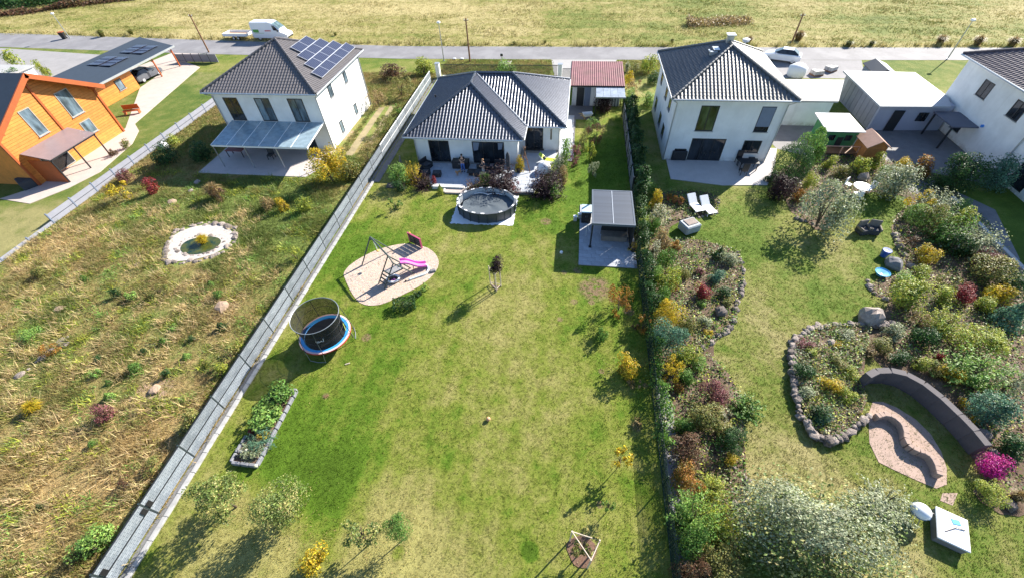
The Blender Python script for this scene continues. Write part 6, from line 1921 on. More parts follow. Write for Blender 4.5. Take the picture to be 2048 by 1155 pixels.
sheet('path', smooth_poly([G(*p) for p in [(1735, 803), (1775, 803), (1850, 850), (1893, 920), (1893, 985), (1810, 950), (1740, 915)]], 1), .02, mat('sandy_paving', (.36, .26, .21), .9, .15, 1.5, .3), th=.03)
sheet('path', [G(*p) for p in [(1885, 985), (1915, 985), (1905, 1010), (1880, 1000)]], .012, bpy.data.materials['sandy_paving'])
sheet('path', [G(*p) for p in [(1800, 330), (1990, 420), (2040, 520), (2010, 520), (1930, 440), (1780, 360)]], .02, M_dark_paving)
def stones(label, pxs, step, r, name='stone_edging', cat='stone edging', h=.8, jitter=.25, m=None, seed=1):
    rng = random.Random(seed)
    P_ = [G(*p) for p in pxs]
    t = thing(name, label, cat, (*P_[0], 0))
    carry = 0
    for i in range(len(P_) - 1):
        a, c = Vector(P_[i]), Vector(P_[i + 1]); L = (c - a).length; d = carry
        while d < L:
            p = a.lerp(c, d / L)
            k = r * .62 * rng.uniform(.45, 1.5)
            o = mesh_obj('stone', STONES[rng.randrange(4)], t, loc=(p.x - P_[0][0] + rng.uniform(-1, 1) * jitter * r, p.y - P_[0][1] + rng.uniform(-1, 1) * jitter * r, k * h * .12), rot=(rng.uniform(-.2, .2), rng.uniform(-.2, .2), rng.uniform(0, 6)), scale=(k * rng.uniform(.9, 1.4), k, k * h))
            d += step * .66 * rng.uniform(.8, 1.25)
        carry = d - L
    return t
STONES = []
for s in range(4):
    rg = random.Random(s); b = MB(); b.ell(0, 0, 0, 1, 1, 1, 9, 6)
    f = [rg.uniform(2, 4) for _ in range(4)]
    b.v = [(x * (1 + .22 * math.sin(f[0] * y * 2 + s) + .1 * math.sin(f[1] * z * 3)), y * (1 + .2 * math.sin(f[2] * x * 2)), z * (1 + .15 * math.sin(f[3] * (x + y) * 2))) for x, y, z in b.v]
    STONES.append(b.mesh('stone', M_stone))
def rock(px, py, rpx, label, m=None, h=.7, group=None):
    r = rpx * mpp(px, py); x, y = G(px, py)
    o = mesh_obj('boulder', STONES[(px + py) % 4], None, (x, y, r * h * .5), (0, .1, px), (r, r * .8, r * h), m)
    return tag(o, label, 'boulder', group)
stones('pale stone edging round the left bed by the two white loungers', [(1340, 440), (1395, 436), (1432, 424), (1440, 395)], .55, .22, seed=2)
stones('pale stone edging of the bed with the red shrub', [(1475, 505), (1486, 540), (1482, 580), (1462, 655), (1415, 690), (1395, 700)], .5, .26, seed=3)
stones('rough stone edging beside the small yellow flowers lower left of the right garden', [(1468, 935), (1495, 960), (1497, 1000), (1470, 1005)], .45, .25, seed=4)
stones('pale stone edging across the lawn from the sunlit tree', [(1592, 438), (1620, 446), (1660, 462)], .5, .28, seed=5)
stones('grey stone edging along the far side of the right lawn', [(1790, 470), (1795, 490), (1815, 520), (1825, 540)], .55, .3, seed=6)
stones('stone edging between lawn and beds beside the light blue bowl', [(1735, 560), (1745, 585), (1775, 600)], .45, .25, seed=7)
wall_c = thing('rockery_wall', 'dry stone wall curving round the shrub filled island bed', 'stone wall', (*G(1590, 700), 0))
wp = [(1582, 735), (1580, 705), (1592, 680), (1612, 664), (1650, 655), (1700, 653), (1745, 655), (1780, 650)]
wp2 = [(1582, 735), (1585, 780), (1597, 830), (1620, 870), (1660, 888), (1700, 862), (1732, 832)]
rgw = random.Random(8)
for path in (wp, wp2):
    Q = [Vector(G(*p)) for p in path]
    for i in range(len(Q) - 1):
        L = (Q[i + 1] - Q[i]).length; n = max(1, int(L / .27))
        for j in range(n):
            p = Q[i].lerp(Q[i + 1], (j + .5) / n)
            for lv in range(2):
                k = rgw.uniform(.10, .22)
                o = mesh_obj('stone', STONES[rgw.randrange(4)], wall_c, loc=(p.x - wall_c.location.x + rgw.uniform(-.06, .06), p.y - wall_c.location.y + rgw.uniform(-.06, .06), .08 + lv * .2), rot=(0, 0, rgw.uniform(0, 6)), scale=(k * rgw.uniform(.9, 1.7), k * rgw.uniform(.8, 1.2), k * rgw.uniform(.4, .8)))
# curved retaining wall
cw = thing('retaining_wall', 'tall dark curved retaining wall of wide slabs behind the sandy circle', 'retaining wall', (17.7, 14.3, 0))
Q = [Vector(p) for p in ((16.35, 13.95), (16.95, 14.3), (17.66, 14.4), (18.35, 14.25), (18.95, 13.75), (19.4, 13.0), (19.75, 12.1), (20.0, 11.3), (20.12, 10.6))]
Ms = mat('dark_slate_wall', (.085, .075, .08), .8, .2, 2, .3, rv=.12)
for i in range(len(Q) - 1):
    a, c = Q[i], Q[i + 1]; d = c - a; mid = (a + c) / 2
    b = MB(); b.box(0, 0, 0, d.length - .012, .36, 1.05, 0, .015)
    o = b.build('slab', Ms, cw, True); o.location = Vector((*mid, .525 + random.uniform(-.02, .02))) - cw.location; o.rotation_euler = (0, 0, math.atan2(d.y, d.x))
# S shaped low wall on the sandy circle
s_w = thing('low_wall', 'S shaped low pinkish wall with dark inner face on the sandy circle', 'low wall', (17.2, 11.2, 0))
SP = [G(*p) for p in ((1745, 838), (1765, 832), (1790, 845), (1803, 865), (1803, 890), (1822, 905), (1845, 910), (1862, 930), (1868, 955))]
Qs = SP
for _ in range(1):
    q = [Qs[0]]
    for i in range(len(Qs) - 1): q += [(Qs[i][0] * .7 + Qs[i + 1][0] * .3, Qs[i][1] * .7 + Qs[i + 1][1] * .3), (Qs[i][0] * .3 + Qs[i + 1][0] * .7, Qs[i][1] * .3 + Qs[i + 1][1] * .7)]
    Qs = q + [Qs[-1]]
for i in range(len(Qs) - 1):
    a, c = Vector(Qs[i]), Vector(Qs[i + 1]); d = c - a
    b = MB(); b.box(0, 0, 0, d.length + .01, .26, .42, 0, .02); o = b.build('stone', bpy.data.materials['sandy_paving'], s_w, True)
    o.location = Vector((*((a + c) / 2), .22)) - s_w.location; o.rotation_euler = (0, 0, math.atan2(d.y, d.x))
# furniture of the right garden
def gl(px, py, rz, label):
    t = thing('sun_lounger', label, 'sun lounger', (*G(px, py), 0), rz, 'white loungers on the right lawn'); deckchair(t, M_white, M_white); return t
for o_, s_ in ((gl(1388, 418, .35, 'white sun lounger nearer the wire fence on the right lawn'), 1.15), (gl(1413, 422, .35, 'white sun lounger farther from the wire fence on the right lawn'), 1.15)): o_.scale = (s_, s_, s_)
box_thing('covered_table', 'square grey covered table on the right lawn near the pergola hedge', 'table', *G(1376, 460), [('cover', mat('grey_tarp', (.32, .36, .38), .6, .15, 2, .3), [(0, 0, .38, 1.3, 1.1, .7, 0, .08)]), ('top_fold', M_stone, [(.05, .05, .75, .9, .7, .06, 0, .03)])], .5)
pr_ = thing('planter_row', 'row of terracotta planters with orange flowers left of the white loungers', 'planter', (*G(1348, 405), 0), -.6)
for k in range(3):
    b = MB(); b.lathe([(.14, 0), (.2, .3), (.22, .3), (.19, .27)], (k - 1) * .5, 0, 0, 12); b.build('pot', mat('terracotta', (.42, .15, .07), .8) if k == 0 else bpy.data.materials['terracotta'], pr_, True)
    crown_obj(pr_, 'ball', 's', k, 'orange', ((k - 1) * .5, 0, .42), (.25, .22, .2)).name = 'foliage'
def wicker(px, py, rz, label):
    t = thing('garden_armchair', label, 'chair', (*G(px, py), 0), rz, 'grey armchairs on the right lawn')
    for nm, m_, q in (('seat', M_cushion, (0, 0, .25, .75, .7, .42, 0, .05)), ('backrest', M_greywood, (0, .3, .62, .75, .14, .7, 0, .05)), ('armrest', M_greywood, (-.36, 0, .5, .12, .7, .2, 0, .03)), ('armrest', M_greywood, (.36, 0, .5, .12, .7, .2, 0, .03))):
        b = MB(); b.box(*q); b.build(nm, m_, t, True)
wicker(1722, 466, .3, 'left one of two grey wicker armchairs on the right lawn')
wicker(1742, 466, -.2, 'right one of two grey wicker armchairs on the right lawn')
ws = thing('garden_table', 'white garden table with chairs and folded parasol before the silver shrubs', 'table', (*G(1716, 388), 0), .2)
b = MB(); b.lathe([(.65, .70), (.65, .74)], 0, 0, 0, 18); b.build('tabletop', M_white, ws, True)
b = MB(); b.tube([(0, 0, 0), (0, 0, .7)], .05, 8); b.lathe([(.3, 0), (.3, .05)], 0, 0, 0, 12); b.build('base', M_white, ws, True)
for k in range(3):
    a = k * 1.9 + .4; x_, y_ = G(1716, 388); t = thing('garden_chair', ('white garden chair on the near side of the white table', 'white garden chair at the left side of the white table', 'white garden chair behind the white table')[k], 'chair', (x_ + 1.0 * math.cos(a), y_ + 1.0 * math.sin(a), 0), a - math.pi / 2)
    for nm, q in (('seat', (0, 0, .42, .45, .45, .05, 0, .015)), ('backrest', (0, .2, .68, .45, .05, .5, 0, .015))):
        b = MB(); b.box(*q); b.build(nm, M_white, t, True)
    for sx in (-.18, .18):
        for sy in (-.18, .18):
            b = MB(); b.tube([(sx, sy, 0), (sx, sy, .42)], .02, 5); b.build('leg', M_white, t, True)
b = MB(); b.lathe([(.2, 0), (.3, .5), (.28, .55), (.05, .5)], 0, 0, 0, 14); o = b.build('barrel', mat('barrel_blue', (.03, .09, .38), .4)); o.location = (*G(1766, 512), 0); tag(o, 'deep blue water barrel on the edge of the right lawn', 'barrel')
b = MB(); b.lathe([(.25, 0), (.42, .25), (.45, .3), (.36, .24), (.03, .14)], 0, 0, 0, 16); o = b.build('water_bowl', mat('light_blue', (.12, .42, .68), .35)); o.location = (*G(1761, 550), 0); tag(o, 'light blue bowl at the tip of the stone edging', 'bowl')
rock(1783, 531, 18, 'large dark boulder between blue barrel and light blue bowl', M_dark_paving)
rock(1440, 625, 14, 'pale boulder standing in the left bed near the silver plants')
rock(1735, 640, 24, 'large pale pink boulder at the far end of the island bed', None, .9)
rock(1660, 690, 13, 'grey boulder among the low plants of the island bed')
rock(1960, 870, 16, 'white boulder beside the right end of the curved retaining wall')
rock(1985, 905, 10, 'small white boulder above the magenta bush')
rock(2015, 1010, 14, 'pale boulder below the yellow-green bush at the right edge')
rock(1725, 358, 12, 'pale boulder beside the white garden table')
# white covered sandbox and white-blue round pod
sbx = thing('covered_sandbox', 'large white covered box lying on the grass at the lower right', 'sandbox', (*G(1890, 1062), 0), -.42)
b = MB(); b.box(0, 0, .2, 1.05, 1.35, .4, 0, .02); b.build('side_wall', M_dark_paving, sbx, True)
b = MB(); b.box(0, 0, .44, 1.12, 1.42, .08, 0, .03); b.build('lid', M_white, sbx, True)
b = MB(); b.box(.12, .35, .49, .3, .22, .02, .3, .006); b.build('blue_toy', bpy.data.materials['light_blue'], sbx, True)
b = MB(); b.tube([(-.3, -.3, .5), (.1, .1, .52), (.4, .15, .5)], .02, 5); b.build('strap', M_stone, sbx, True)
pod = thing('kettle_grill', 'round white and blue kettle shaped garden grill on the lower right lawn', 'grill', (*G(1822, 1030), 0), .3)
b = MB(); b.smooth = True; b.ell(0, 0, .66, .36, .36, .30, 18, 10); b.build('kettle', M_white, pod, True)
b = MB(); b.smooth = True; b.lathe([(.10, .36), (.28, .44), (.37, .60), (.38, .66)], 0, 0, 0, 18, 1, 1, False); b.build('bowl', mat('blue_enamel', (.10, .22, .45), .3), pod, True)
for a in (.5, 2.6, 4.7):
    b = MB(); b.tube([(.15 * math.cos(a), .15 * math.sin(a), .45), (.36 * math.cos(a), .36 * math.sin(a), 0)], .02, 6); b.build('leg', M_steel, pod, True)
b = MB(); b.tube([(.3, -.12, .62), (.42, -.2, .62)], .07, 8); b.build('vent', M_black, pod, True)
# green playhouse and orange wooden shed
ph_ = thing('playhouse', 'green wooden playhouse with pale flat roof between the right houses', 'playhouse', (24.3, 40.6, 0))
b = MB(); b.span(23.0, 25.7, 39.45, 41.9, 0, 1.95)
M_pgreen = mat('green_boards', (.05, .20, .08), .7, .15, 3); b.build('wall', M_pgreen, ph_)
b = MB(); b.slab([(22.75, 39.1, 2.0), (25.95, 39.1, 2.0), (25.6, 42.15, 2.3), (22.6, 42.15, 2.3)], .08); b.build('roof', bpy.data.materials['garage_roof'], ph_)
for x in (23.3, 24.7):
    b = MB(); b.span(x, x + .55, 39.41, 39.45, 1.0, 1.5); b.build('window', M_glass, ph_)
b = MB(); b.span(24.1, 24.6, 39.40, 39.45, .0, 1.3); b.build('door', M_frame, ph_)
for k in range(9):
    b = MB(); b.span(22.96, 23.0, 39.5 + k * .265, 39.5 + k * .265 + .245, .03, 1.93); b.build('plank', M_pgreen, ph_)
b = MB(); b.span(22.9, 25.8, 38.3, 39.35, .3, .38); b.build('porch_floor', M_timber, ph_)
b = MB(); b.tube([(22.95, 38.35, 1.0), (25.7, 38.35, 1.0)], .04, 6); b.build('porch_rail', mat('pink_rail', (.55, .3, .22), .7), ph_)
for x in (22.95, 24.3, 25.7):
    b = MB(); b.span(x - .04, x + .04, 38.31, 38.39, 0, 1.0); b.build('porch_post', bpy.data.materials['pink_rail'], ph_)
wsd = thing('wooden_shed', 'small orange-brown wooden shed with gable roof right of the green playhouse', 'shed', (26.3, 38.3, 0))
b = MB(); b.span(25.75, 27.3, 37.5, 39.4, 0, 1.5); b.build('wall', mat('shed_orange', (.38, .16, .05), .7, .2, 3), wsd)
for k in range(6):
    b = MB(); b.span(25.72, 27.32, 37.46, 37.5, .02 + k * .25, .02 + k * .25 + .235); b.build('plank', bpy.data.materials['shed_orange'], wsd)
for s in (-1, 1):
    b = MB(); q = [(26.52, 37.2, 2.15), (26.52 + s * 1.0, 37.2, 1.5), (26.52 + s * 1.0, 39.6, 1.5), (26.52, 39.6, 2.15)]; b.slab(q[::-1] if s < 0 else q, .06); fix_normals(b.build('roof', mat('pinkish_felt', (.45, .27, .2), .8, .15) if s < 0 else bpy.data.materials['pinkish_felt'], wsd))
b = MB(); b.add([(25.75, 37.5, 1.5), (27.3, 37.5, 1.5), (26.52, 37.5, 2.1), (25.75, 39.4, 1.5), (27.3, 39.4, 1.5), (26.52, 39.4, 2.1)], [(0, 1, 2), (5, 4, 3)]); b.build('gable', bpy.data.materials['shed_orange'], wsd)
# patio set of the right house
box_thing('grill_cabinet', 'dark covered grill at the left end of the right house terrace', 'grill', *G(1355, 318), [('body', M_frame, [(0, 0, .45, 1.3, .8, .9, 0, .05)]), ('lid', M_black, [(0, .05, .98, 1.1, .6, .2, 0, .08)])], 0, .05)
box_thing('patio_table', 'dark patio table on the right house terrace below the small window', 'table', *G(1492, 338), [('tabletop', M_frame, [(0, 0, .72, 1.6, .9, .05, 0, .01)]), ('leg', M_frame, [(-.7, -.35, .35, .06, .06, .7), (.7, -.35, .35, .06, .06, .7), (-.7, .35, .35, .06, .06, .7), (.7, .35, .35, .06, .06, .7)])], 0, .05)
for i, (px, py, rz, lb) in enumerate(((1476, 328, .1, 'dark high backed patio chair left behind the right house table'), (1500, 326, 0, 'dark high backed patio chair right behind the right house table'), (1484, 350, 3.1, 'dark patio chair in front of the right house table'))):
    box_thing('patio_chair', lb, 'chair', *G(px, py), [('seat', M_frame, [(0, 0, .44, .55, .55, .06, 0, .02)]), ('backrest', M_frame, [(0, .25, .8, .55, .06, .75, 0, .02)]), ('leg', M_black, [(-.24, -.24, .21, .04, .04, .42), (.24, -.24, .21, .04, .04, .42), (-.24, .24, .21, .04, .04, .42), (.24, .24, .21, .04, .04, .42)])], rz, .05)
low_w = thing('boundary_kerb', 'pale concrete boundary kerb running along the right garden edge', 'kerb', (30.2, 24, 0))
for k in range(16):
    b = MB(); b.box(30.2, 16.5 + k * 1.0, .2, .3, .98, .42, 0, .02); b.build('kerb_stone', M_concrete, low_w)

L = [
 (1585, 328, 28, 'dkgreen', 'large clipped dark green ball bush at the right house corner', 'clipped', 1.15, 'x'),
 (1622, 300, 22, 'green', 'tall green tree like bush before the green playhouse', 'ball', 1.4, 'l'),
 (1560, 372, 24, 'purple', 'dark purple bush in the shade of the clipped ball', 'ball', .9, 'l'),
 (1545, 355, 12, 'dkgreen', 'dark low bush at the corner of the right terrace', 'ball', .7, 'm'),
 (1652, 420, 38, 'silver', 'large silver olive tree standing alone on the right lawn', 'ball', 1.05, 'l'),
 (1598, 392, 13, 'orange', 'orange tinted bush left of the silver olive tree', 'ball', .9, 'm'),
 (1618, 362, 12, 'ygreen', 'yellow-green upright bush above the silver olive tree', 'ball', 1.2, 'm'),
 (1655, 322, 12, 'ygreen', 'first round yellow-green bush in the row before the playhouse', 'ball', .9, 'm'),
 (1682, 345, 14, 'olive', 'low olive bush in front of the yellow-green row', 'ball', .7, 'm'),
 (1719, 333, 15, 'ygreen', 'round yellow-green bush below the small orange shed', 'ball', .95, 'm'),
 (1745, 322, 13, 'ygreen', 'second round yellow-green bush below the small orange shed', 'ball', 1.1, 'm'),
 (1768, 344, 10, 'ltgreen', 'bright lime bush between the yellow-green row and silver shrub', 'ball', .9, 's'),
 (1806, 331, 13, 'yellow', 'pure yellow bush near the dark paving of the right yard', 'ball', .9, 'm'),
 (1842, 338, 18, 'orange', 'golden orange bush next to the pure yellow bush', 'ball', .9, 'm'),
 (1803, 372, 34, 'silver', 'broad grey silver shrub in the shade behind the white table', 'ball', .8, 'l'),
 (1928, 348, 30, 'dkgreen', 'dark evergreen against the violet shaded right house wall', 'ball', 1.0, 'l'),
 (1900, 362, 22, 'dkgreen', 'second dark evergreen left of the right house downpipe', 'ball', .9, 'l'),
 (2015, 352, 30, 'bluegreen', 'dark bluish evergreen beyond the right house downpipe', 'ball', .9, 'l'),
 (1840, 405, 18, 'yellow', 'yellow shrub above the clipped light green ball', 'loose', 1.0, 'm'),
 (1838, 430, 20, 'ltgreen', 'clipped light green ball bush at the lawn edge', 'clipped', .8, 'l'),
 (1880, 405, 26, 'silver', 'grey green plumed shrub right of the yellow shrub', 'spiky', .9, 'l'),
 (1922, 412, 14, 'ltgreen', 'small pale shrub at the edge of the dark yard', 'ball', .9, 'm'),
 (1870, 440, 24, 'olive', 'olive shrub right of the clipped ball', 'ball', .9, 'l'),
 (1905, 455, 28, 'green', 'tall green shrub in the middle of the right hand bed', 'spiky', 1.1, 'l'),
 (1930, 435, 18, 'ygreen', 'yellowish shrub near the boundary kerb', 'ball', .9, 'm'),
 (1955, 480, 30, 'silver', 'silver willow like shrub beside the boundary kerb', 'spiky', 1.0, 'l'),
 (1912, 492, 22, 'dkgreen', 'dark green shrub below the silver willow like shrub', 'ball', .9, 'm'),
 (1852, 508, 18, 'yellow', 'golden low shrub left of the pinkish shrub', 'ball', .8, 'm'),
 (1820, 480, 14, 'brown', 'brownish low shrub near the stone edging on the right', 'loose', .8, 'm'),
 (1968, 525, 24, 'pinkish', 'dusky pink shrub near the boundary kerb', 'ball', .7, 'l'),
 (1990, 545, 32, 'olive', 'broad olive shrub below the dusky pink shrub', 'ball', .7, 'l'),
 (2032, 575, 24, 'dkgreen', 'dark green shrub cut by the right edge above the red shrub', 'ball', .9, 'l'),
 (1850, 548, 16, 'ygreen', 'pale yellow-green low shrub right of the light blue bowl', 'ball', .7, 'm'),
 (1810, 558, 15, 'ltgreen', 'fresh green cushion next to the light blue bowl', 'ball', .7, 'm'),
 (1817, 570, 6, 'red', 'tiny red flower cluster beside the fresh green cushion', 'ball', .9, 's'),
 (1835, 596, 34, 'ygreen', 'wide yellow-green shrub above the pink boulder', 'ball', .75, 'l'),
 (1892, 570, 18, 'olive', 'olive brown shrub left of the bright red shrub', 'loose', .9, 'm'),
 (1900, 600, 20, 'ygreen', 'pale yellow shrub directly left of the bright red shrub', 'ball', .8, 'm'),
 (1938, 588, 20, 'red', 'bright red shrub in the right hand bed', 'ball', .7, 'l'),
 (2000, 590, 20, 'yellow', 'yellow topped shrub at the right of the bright red shrub', 'ball', .9, 'm'),
 (1985, 612, 18, 'ygreen', 'yellow-green cushion below the yellow topped shrub', 'ball', .8, 'm'),
 (2030, 625, 24, 'bluegreen', 'dark bluish conifer at the right edge', 'cone', 1.3, 'm'),
 (1893, 640, 26, 'ygreen', 'bright yellow-green feathery shrub behind the curved wall', 'spiky', .9, 'l'),
 (1858, 668, 22, 'dkgreen', 'dark green shrub beneath the feathery shrub', 'ball', .9, 'm'),
 (1845, 638, 14, 'dry', 'straw coloured shrub left of the feathery shrub', 'loose', .9, 'm'),
 (1960, 685, 34, 'ygreen', 'broad yellow tinged shrub in the right bed near the edge', 'ball', .7, 'l'),
 (1955, 738, 40, 'ltgreen', 'large fresh green arching shrub behind the curved wall', 'spiky', .9, 'l'),
 (1900, 750, 18, 'yellow', 'gold tipped low shrub just behind the curved wall', 'ball', .8, 'm'),
 (1870, 735, 16, 'olive', 'olive cushion behind the middle of the curved wall', 'ball', .7, 'm'),
 (1835, 722, 16, 'ygreen', 'yellow-green cushion behind the curved wall', 'ball', .7, 'm'),
 (1800, 720, 18, 'dkgreen', 'dark green cushion behind the left part of the curved wall', 'ball', .7, 'm'),
 (1885, 715, 9, 'red', 'dark red small plant behind the curved wall', 'ball', .8, 's'),
 (2025, 765, 28, 'silver', 'whitish shrub cut by the right edge', 'loose', .9, 'l'),
 (1992, 835, 36, 'bluegreen', 'large blue-green conifer right of the curved wall', 'ball', .9, 'l'),
 (1930, 806, 9, 'yellow', 'small yellow flower clump behind the curved wall end', 'ball', .8, 's'),
 (1950, 840, 7, 'yellow', 'second small yellow flower clump near the white boulder', 'ball', .8, 's'),
 (2000, 940, 26, 'magenta', 'vivid magenta flowering bush at the right edge', 'ball', .75, 'l'),
 (1980, 985, 24, 'ygreen', 'yellow-green bush below the vivid magenta bush', 'ball', .75, 'l'),
 (2040, 905, 26, 'dkgreen', 'dark evergreen above the magenta bush at the right edge', 'ball', .9, 'm'),
 (2040, 990, 16, 'dry', 'straw coloured tuft at the right edge below the magenta bush', 'grass', 1.0, 'm'),
 # island bed
 (1612, 690, 16, 'pinkish', 'reddish cushion at the far tip of the island bed', 'ball', .6, 'm'),
 (1632, 705, 15, 'ygreen', 'yellow-green cushion in the island bed', 'ball', .6, 'm'),
 (1672, 690, 10, 'yellow', 'yellow cushion in the middle of the island bed', 'ball', .7, 's'),
 (1690, 670, 16, 'silver', 'silver cushion at the far edge of the island bed', 'ball', .6, 'm'),
 (1615, 735, 22, 'dkgreen', 'dark green cushion on the shaded side of the island bed', 'ball', .7, 'm'),
 (1670, 725, 18, 'olive', 'olive cushion in front of the island bed wall', 'ball', .6, 'm'),
 (1700, 745, 16, 'ygreen', 'yellow-green cushion beside the curved wall start', 'ball', .6, 'm'),
 (1605, 775, 18, 'silver', 'blue silver cushion on the left wall of the island bed', 'ball', .6, 'm'),
 (1660, 775, 20, 'yellow', 'golden shrub in the near part of the island bed', 'ball', .7, 'm'),
 (1690, 790, 16, 'ygreen', 'green-gold shrub next to the dark wall end', 'ball', .8, 'm'),
 (1625, 820, 22, 'dkgreen', 'very dark cushion at the near left of the island bed', 'ball', .7, 'm'),
 (1650, 842, 16, 'bluegreen', 'bluish cushion at the near end of the island bed', 'ball', .7, 'm'),
 (1760, 690, 18, 'olive', 'olive low shrub between the pink boulder and curved wall', 'ball', .7, 'm'),
 (1780, 665, 18, 'silver', 'silver low shrub right of the pink boulder', 'ball', .7, 'm'),
 (1740, 705, 12, 'dry', 'straw coloured low shrub above the curved wall start', 'ball', .7, 's'),
 # left column along the wire fence
 (1300, 378, 12, 'ltgreen', 'light green bush behind the wire fence next to the pergola', 'ball', 1.1, 'm'),
 (1312, 403, 12, 'yellow', 'yellow-green bush by the wire fence at the terracotta planters', 'ball', .9, 'm'),
 (1322, 430, 15, 'cream', 'cream flowering bush left of the grey covered table', 'ball', .9, 'm'),
 (1310, 455, 12, 'green', 'green bush on the wire fence left of the grey covered table', 'ball', 1.0, 'm'),
 (1330, 488, 18, 'dry', 'pale straw coloured bush below the grey covered table', 'ball', .9, 'm'),
 (1308, 505, 12, 'cream', 'white flecked bush at the wire fence beside the patio', 'loose', 1.2, 'm'),
 (1335, 520, 16, 'green', 'fresh green bush beside the pale straw bush', 'ball', .9, 'm'),
 (1352, 490, 10, 'orange', 'small orange bush at the bed edge below the grey covered table', 'ball', .8, 's'),
 (1310, 550, 13, 'ltgreen', 'light green bush at the fence just below the patio', 'ball', 1.0, 'm'),
 (1340, 560, 20, 'ygreen', 'broad yellow-green bush in the left bed', 'ball', .8, 'm'),
 (1372, 545, 12, 'olive', 'olive bush left of the red shrub in the left bed', 'ball', .9, 'm'),
 (1402, 582, 15, 'red', 'red shrub in the middle of the left bed', 'ball', .8, 'm'),
 (1398, 545, 9, 'pinkish', 'pink heather like plant above the red shrub', 'ball', .6, 's'),
 (1432, 548, 14, 'bluegreen', 'bluish conifer right of the red shrub', 'ball', .9, 'm'),
 (1455, 520, 16, 'silver', 'silver leaved plant at the outer edge of the left bed', 'ball', .7, 'm'),
 (1440, 505, 10, 'dkgreen', 'dark conifer at the far edge of the left bed', 'cone', 1.4, 's'),
 (1425, 500, 10, 'cream', 'white flowering plant at the far edge of the left bed', 'loose', .7, 's'),
 (1448, 585, 12, 'dkgreen', 'dark cushion near the stone edging of the left bed', 'ball', .7, 's'),
 (1460, 605, 10, 'olive', 'small olive cushion at the stone edging', 'ball', .7, 's'),
 (1405, 605, 8, 'ltgreen', 'lime cushion below the red shrub', 'ball', .7, 's'),
 (1330, 600, 16, 'green', 'dark green bush on the wire fence above the golden bush', 'ball', 1.0, 'm'),
 (1335, 632, 22, 'yellow', 'wide golden bush beside the wire fence', 'ball', .9, 'l'),
 (1338, 678, 27, 'bluegreen', 'large blue-green bush below the wide golden bush', 'ball', .9, 'l'),
 (1378, 648, 18, 'olive', 'olive gold bush right of the wide golden bush', 'ball', .9, 'm'),
 (1410, 640, 12, 'silver', 'silver plant between the olive gold bush and stones', 'ball', .7, 's'),
 (1418, 665, 8, 'yellow', 'tiny yellow flowers at the stone edging', 'ball', .7, 's'),
 (1372, 705, 22, 'ygreen', 'yellow-green bush right of the large blue-green bush', 'ball', .9, 'm'),
 (1345, 742, 20, 'yellow', 'bright yellow bush beside the slate path', 'loose', .9, 'l'),
 (1382, 752, 18, 'green', 'green bush right of the bright yellow bush', 'ball', .9, 'm'),
 (1358, 775, 9, 'orange', 'small orange bush below the bright yellow bush', 'ball', .8, 's'),
 (1398, 725, 14, 'ltgreen', 'light green bush at the outer edge of the left bed', 'ball', .8, 'm'),
 (1428, 785, 24, 'pinkish', 'dark red domed bush at the outer edge of the left bed', 'ball', .8, 'l'),
 (1398, 822, 30, 'olive', 'big olive-yellow bush below the dark red domed bush', 'ball', .85, 'l'),
 (1450, 830, 14, 'cream', 'whitish plant below the dark red domed bush', 'loose', .7, 's'),
 (1493, 812, 24, 'green', 'spiky green plant standing on the right lawn', 'spiky', .8, 'm'),
 (1365, 855, 18, 'green', 'green bush beside the slate path lower down', 'ball', .9, 'm'),
 (1440, 855, 18, 'olive', 'olive low bush left of the dark green bush', 'ball', .7, 'm'),
 (1465, 882, 24, 'dkgreen', 'dark green bush above the bright yellow flowers', 'ball', .9, 'l'),
 (1465, 922, 13, 'yellow', 'bright yellow flowering plant on the bed corner', 'ball', .6, 'm'),
 (1375, 900, 28, 'brown', 'rusty brown bush beside the slate path', 'ball', .9, 'l'),
 (1375, 958, 26, 'orange', 'orange autumn bush below the rusty brown bush', 'ball', .9, 'l'),
 (1425, 975, 22, 'ygreen', 'yellow-green leafy bush right of the orange autumn bush', 'spiky', .9, 'l'),
 (1395, 1030, 36, 'ltgreen', 'big leafy green bush at the lower right beside the fence', 'spiky', 1.55, 'l'),
 (1440, 1040, 30, 'ygreen', 'leafy yellow-green bush next to the silver willow', 'spiky', 1.55, 'l'),
 (1400, 1092, 30, 'green', 'dark leafy bush near the bottom beside the fence', 'ball', 1.55, 'l'),
 (1440, 1120, 36, 'olive', 'olive-gold bush at the bottom edge left of the silver willow', 'ball', .9, 'l'),
 (1385, 1140, 26, 'brown', 'reddish brown bush at the bottom edge by the fence', 'ball', 1.55, 'l'),
 (1345, 570, 9, 'orange', 'small orange plant in front of the broad yellow-green bush', 'ball', .8, 's'),
 # near the right house and road
 (1300, 130, 14, 'ygreen', 'yellow-green shrub between red roofed shed and right house', 'ball', 1.0, 'm'),
 (1268, 178, 12, 'dry', 'pale straw tuft behind the hedge beside the red shed', 'loose', 1.2, 'm'),
 (1258, 162, 9, 'yellow', 'yellow bush beside the red shed wall', 'ball', 1.4, 's'),
 (1258, 195, 12, 'ltgreen', 'light green bush at the far end of the tall dark hedge', 'ball', 1.1, 'm'),
 (1310, 155, 13, 'dkgreen', 'dark green bush at the back left of the right house', 'ball', .8, 'm'),
 (1296, 200, 15, 'ltgreen', 'lime bush beside the shaded side of the right house', 'ball', .7, 'm'),
 (1255, 132, 7, 'cream', 'pampas plume beside the red roof corner', 'grass', 1.6, 's'),
 (1265, 140, 12, 'olive', 'olive bush below the pampas plume', 'ball', .9, 'm'),
]
for a in L:
    px, py, rp, colr, lab, kd, hh = a[:7]
    if 1292 < px < 1352 and 380 < py < 800: hh *= 1.45
    shrub(px, py, rp, colr, lab, kd, hh, a[7] if len(a) > 7 else None)
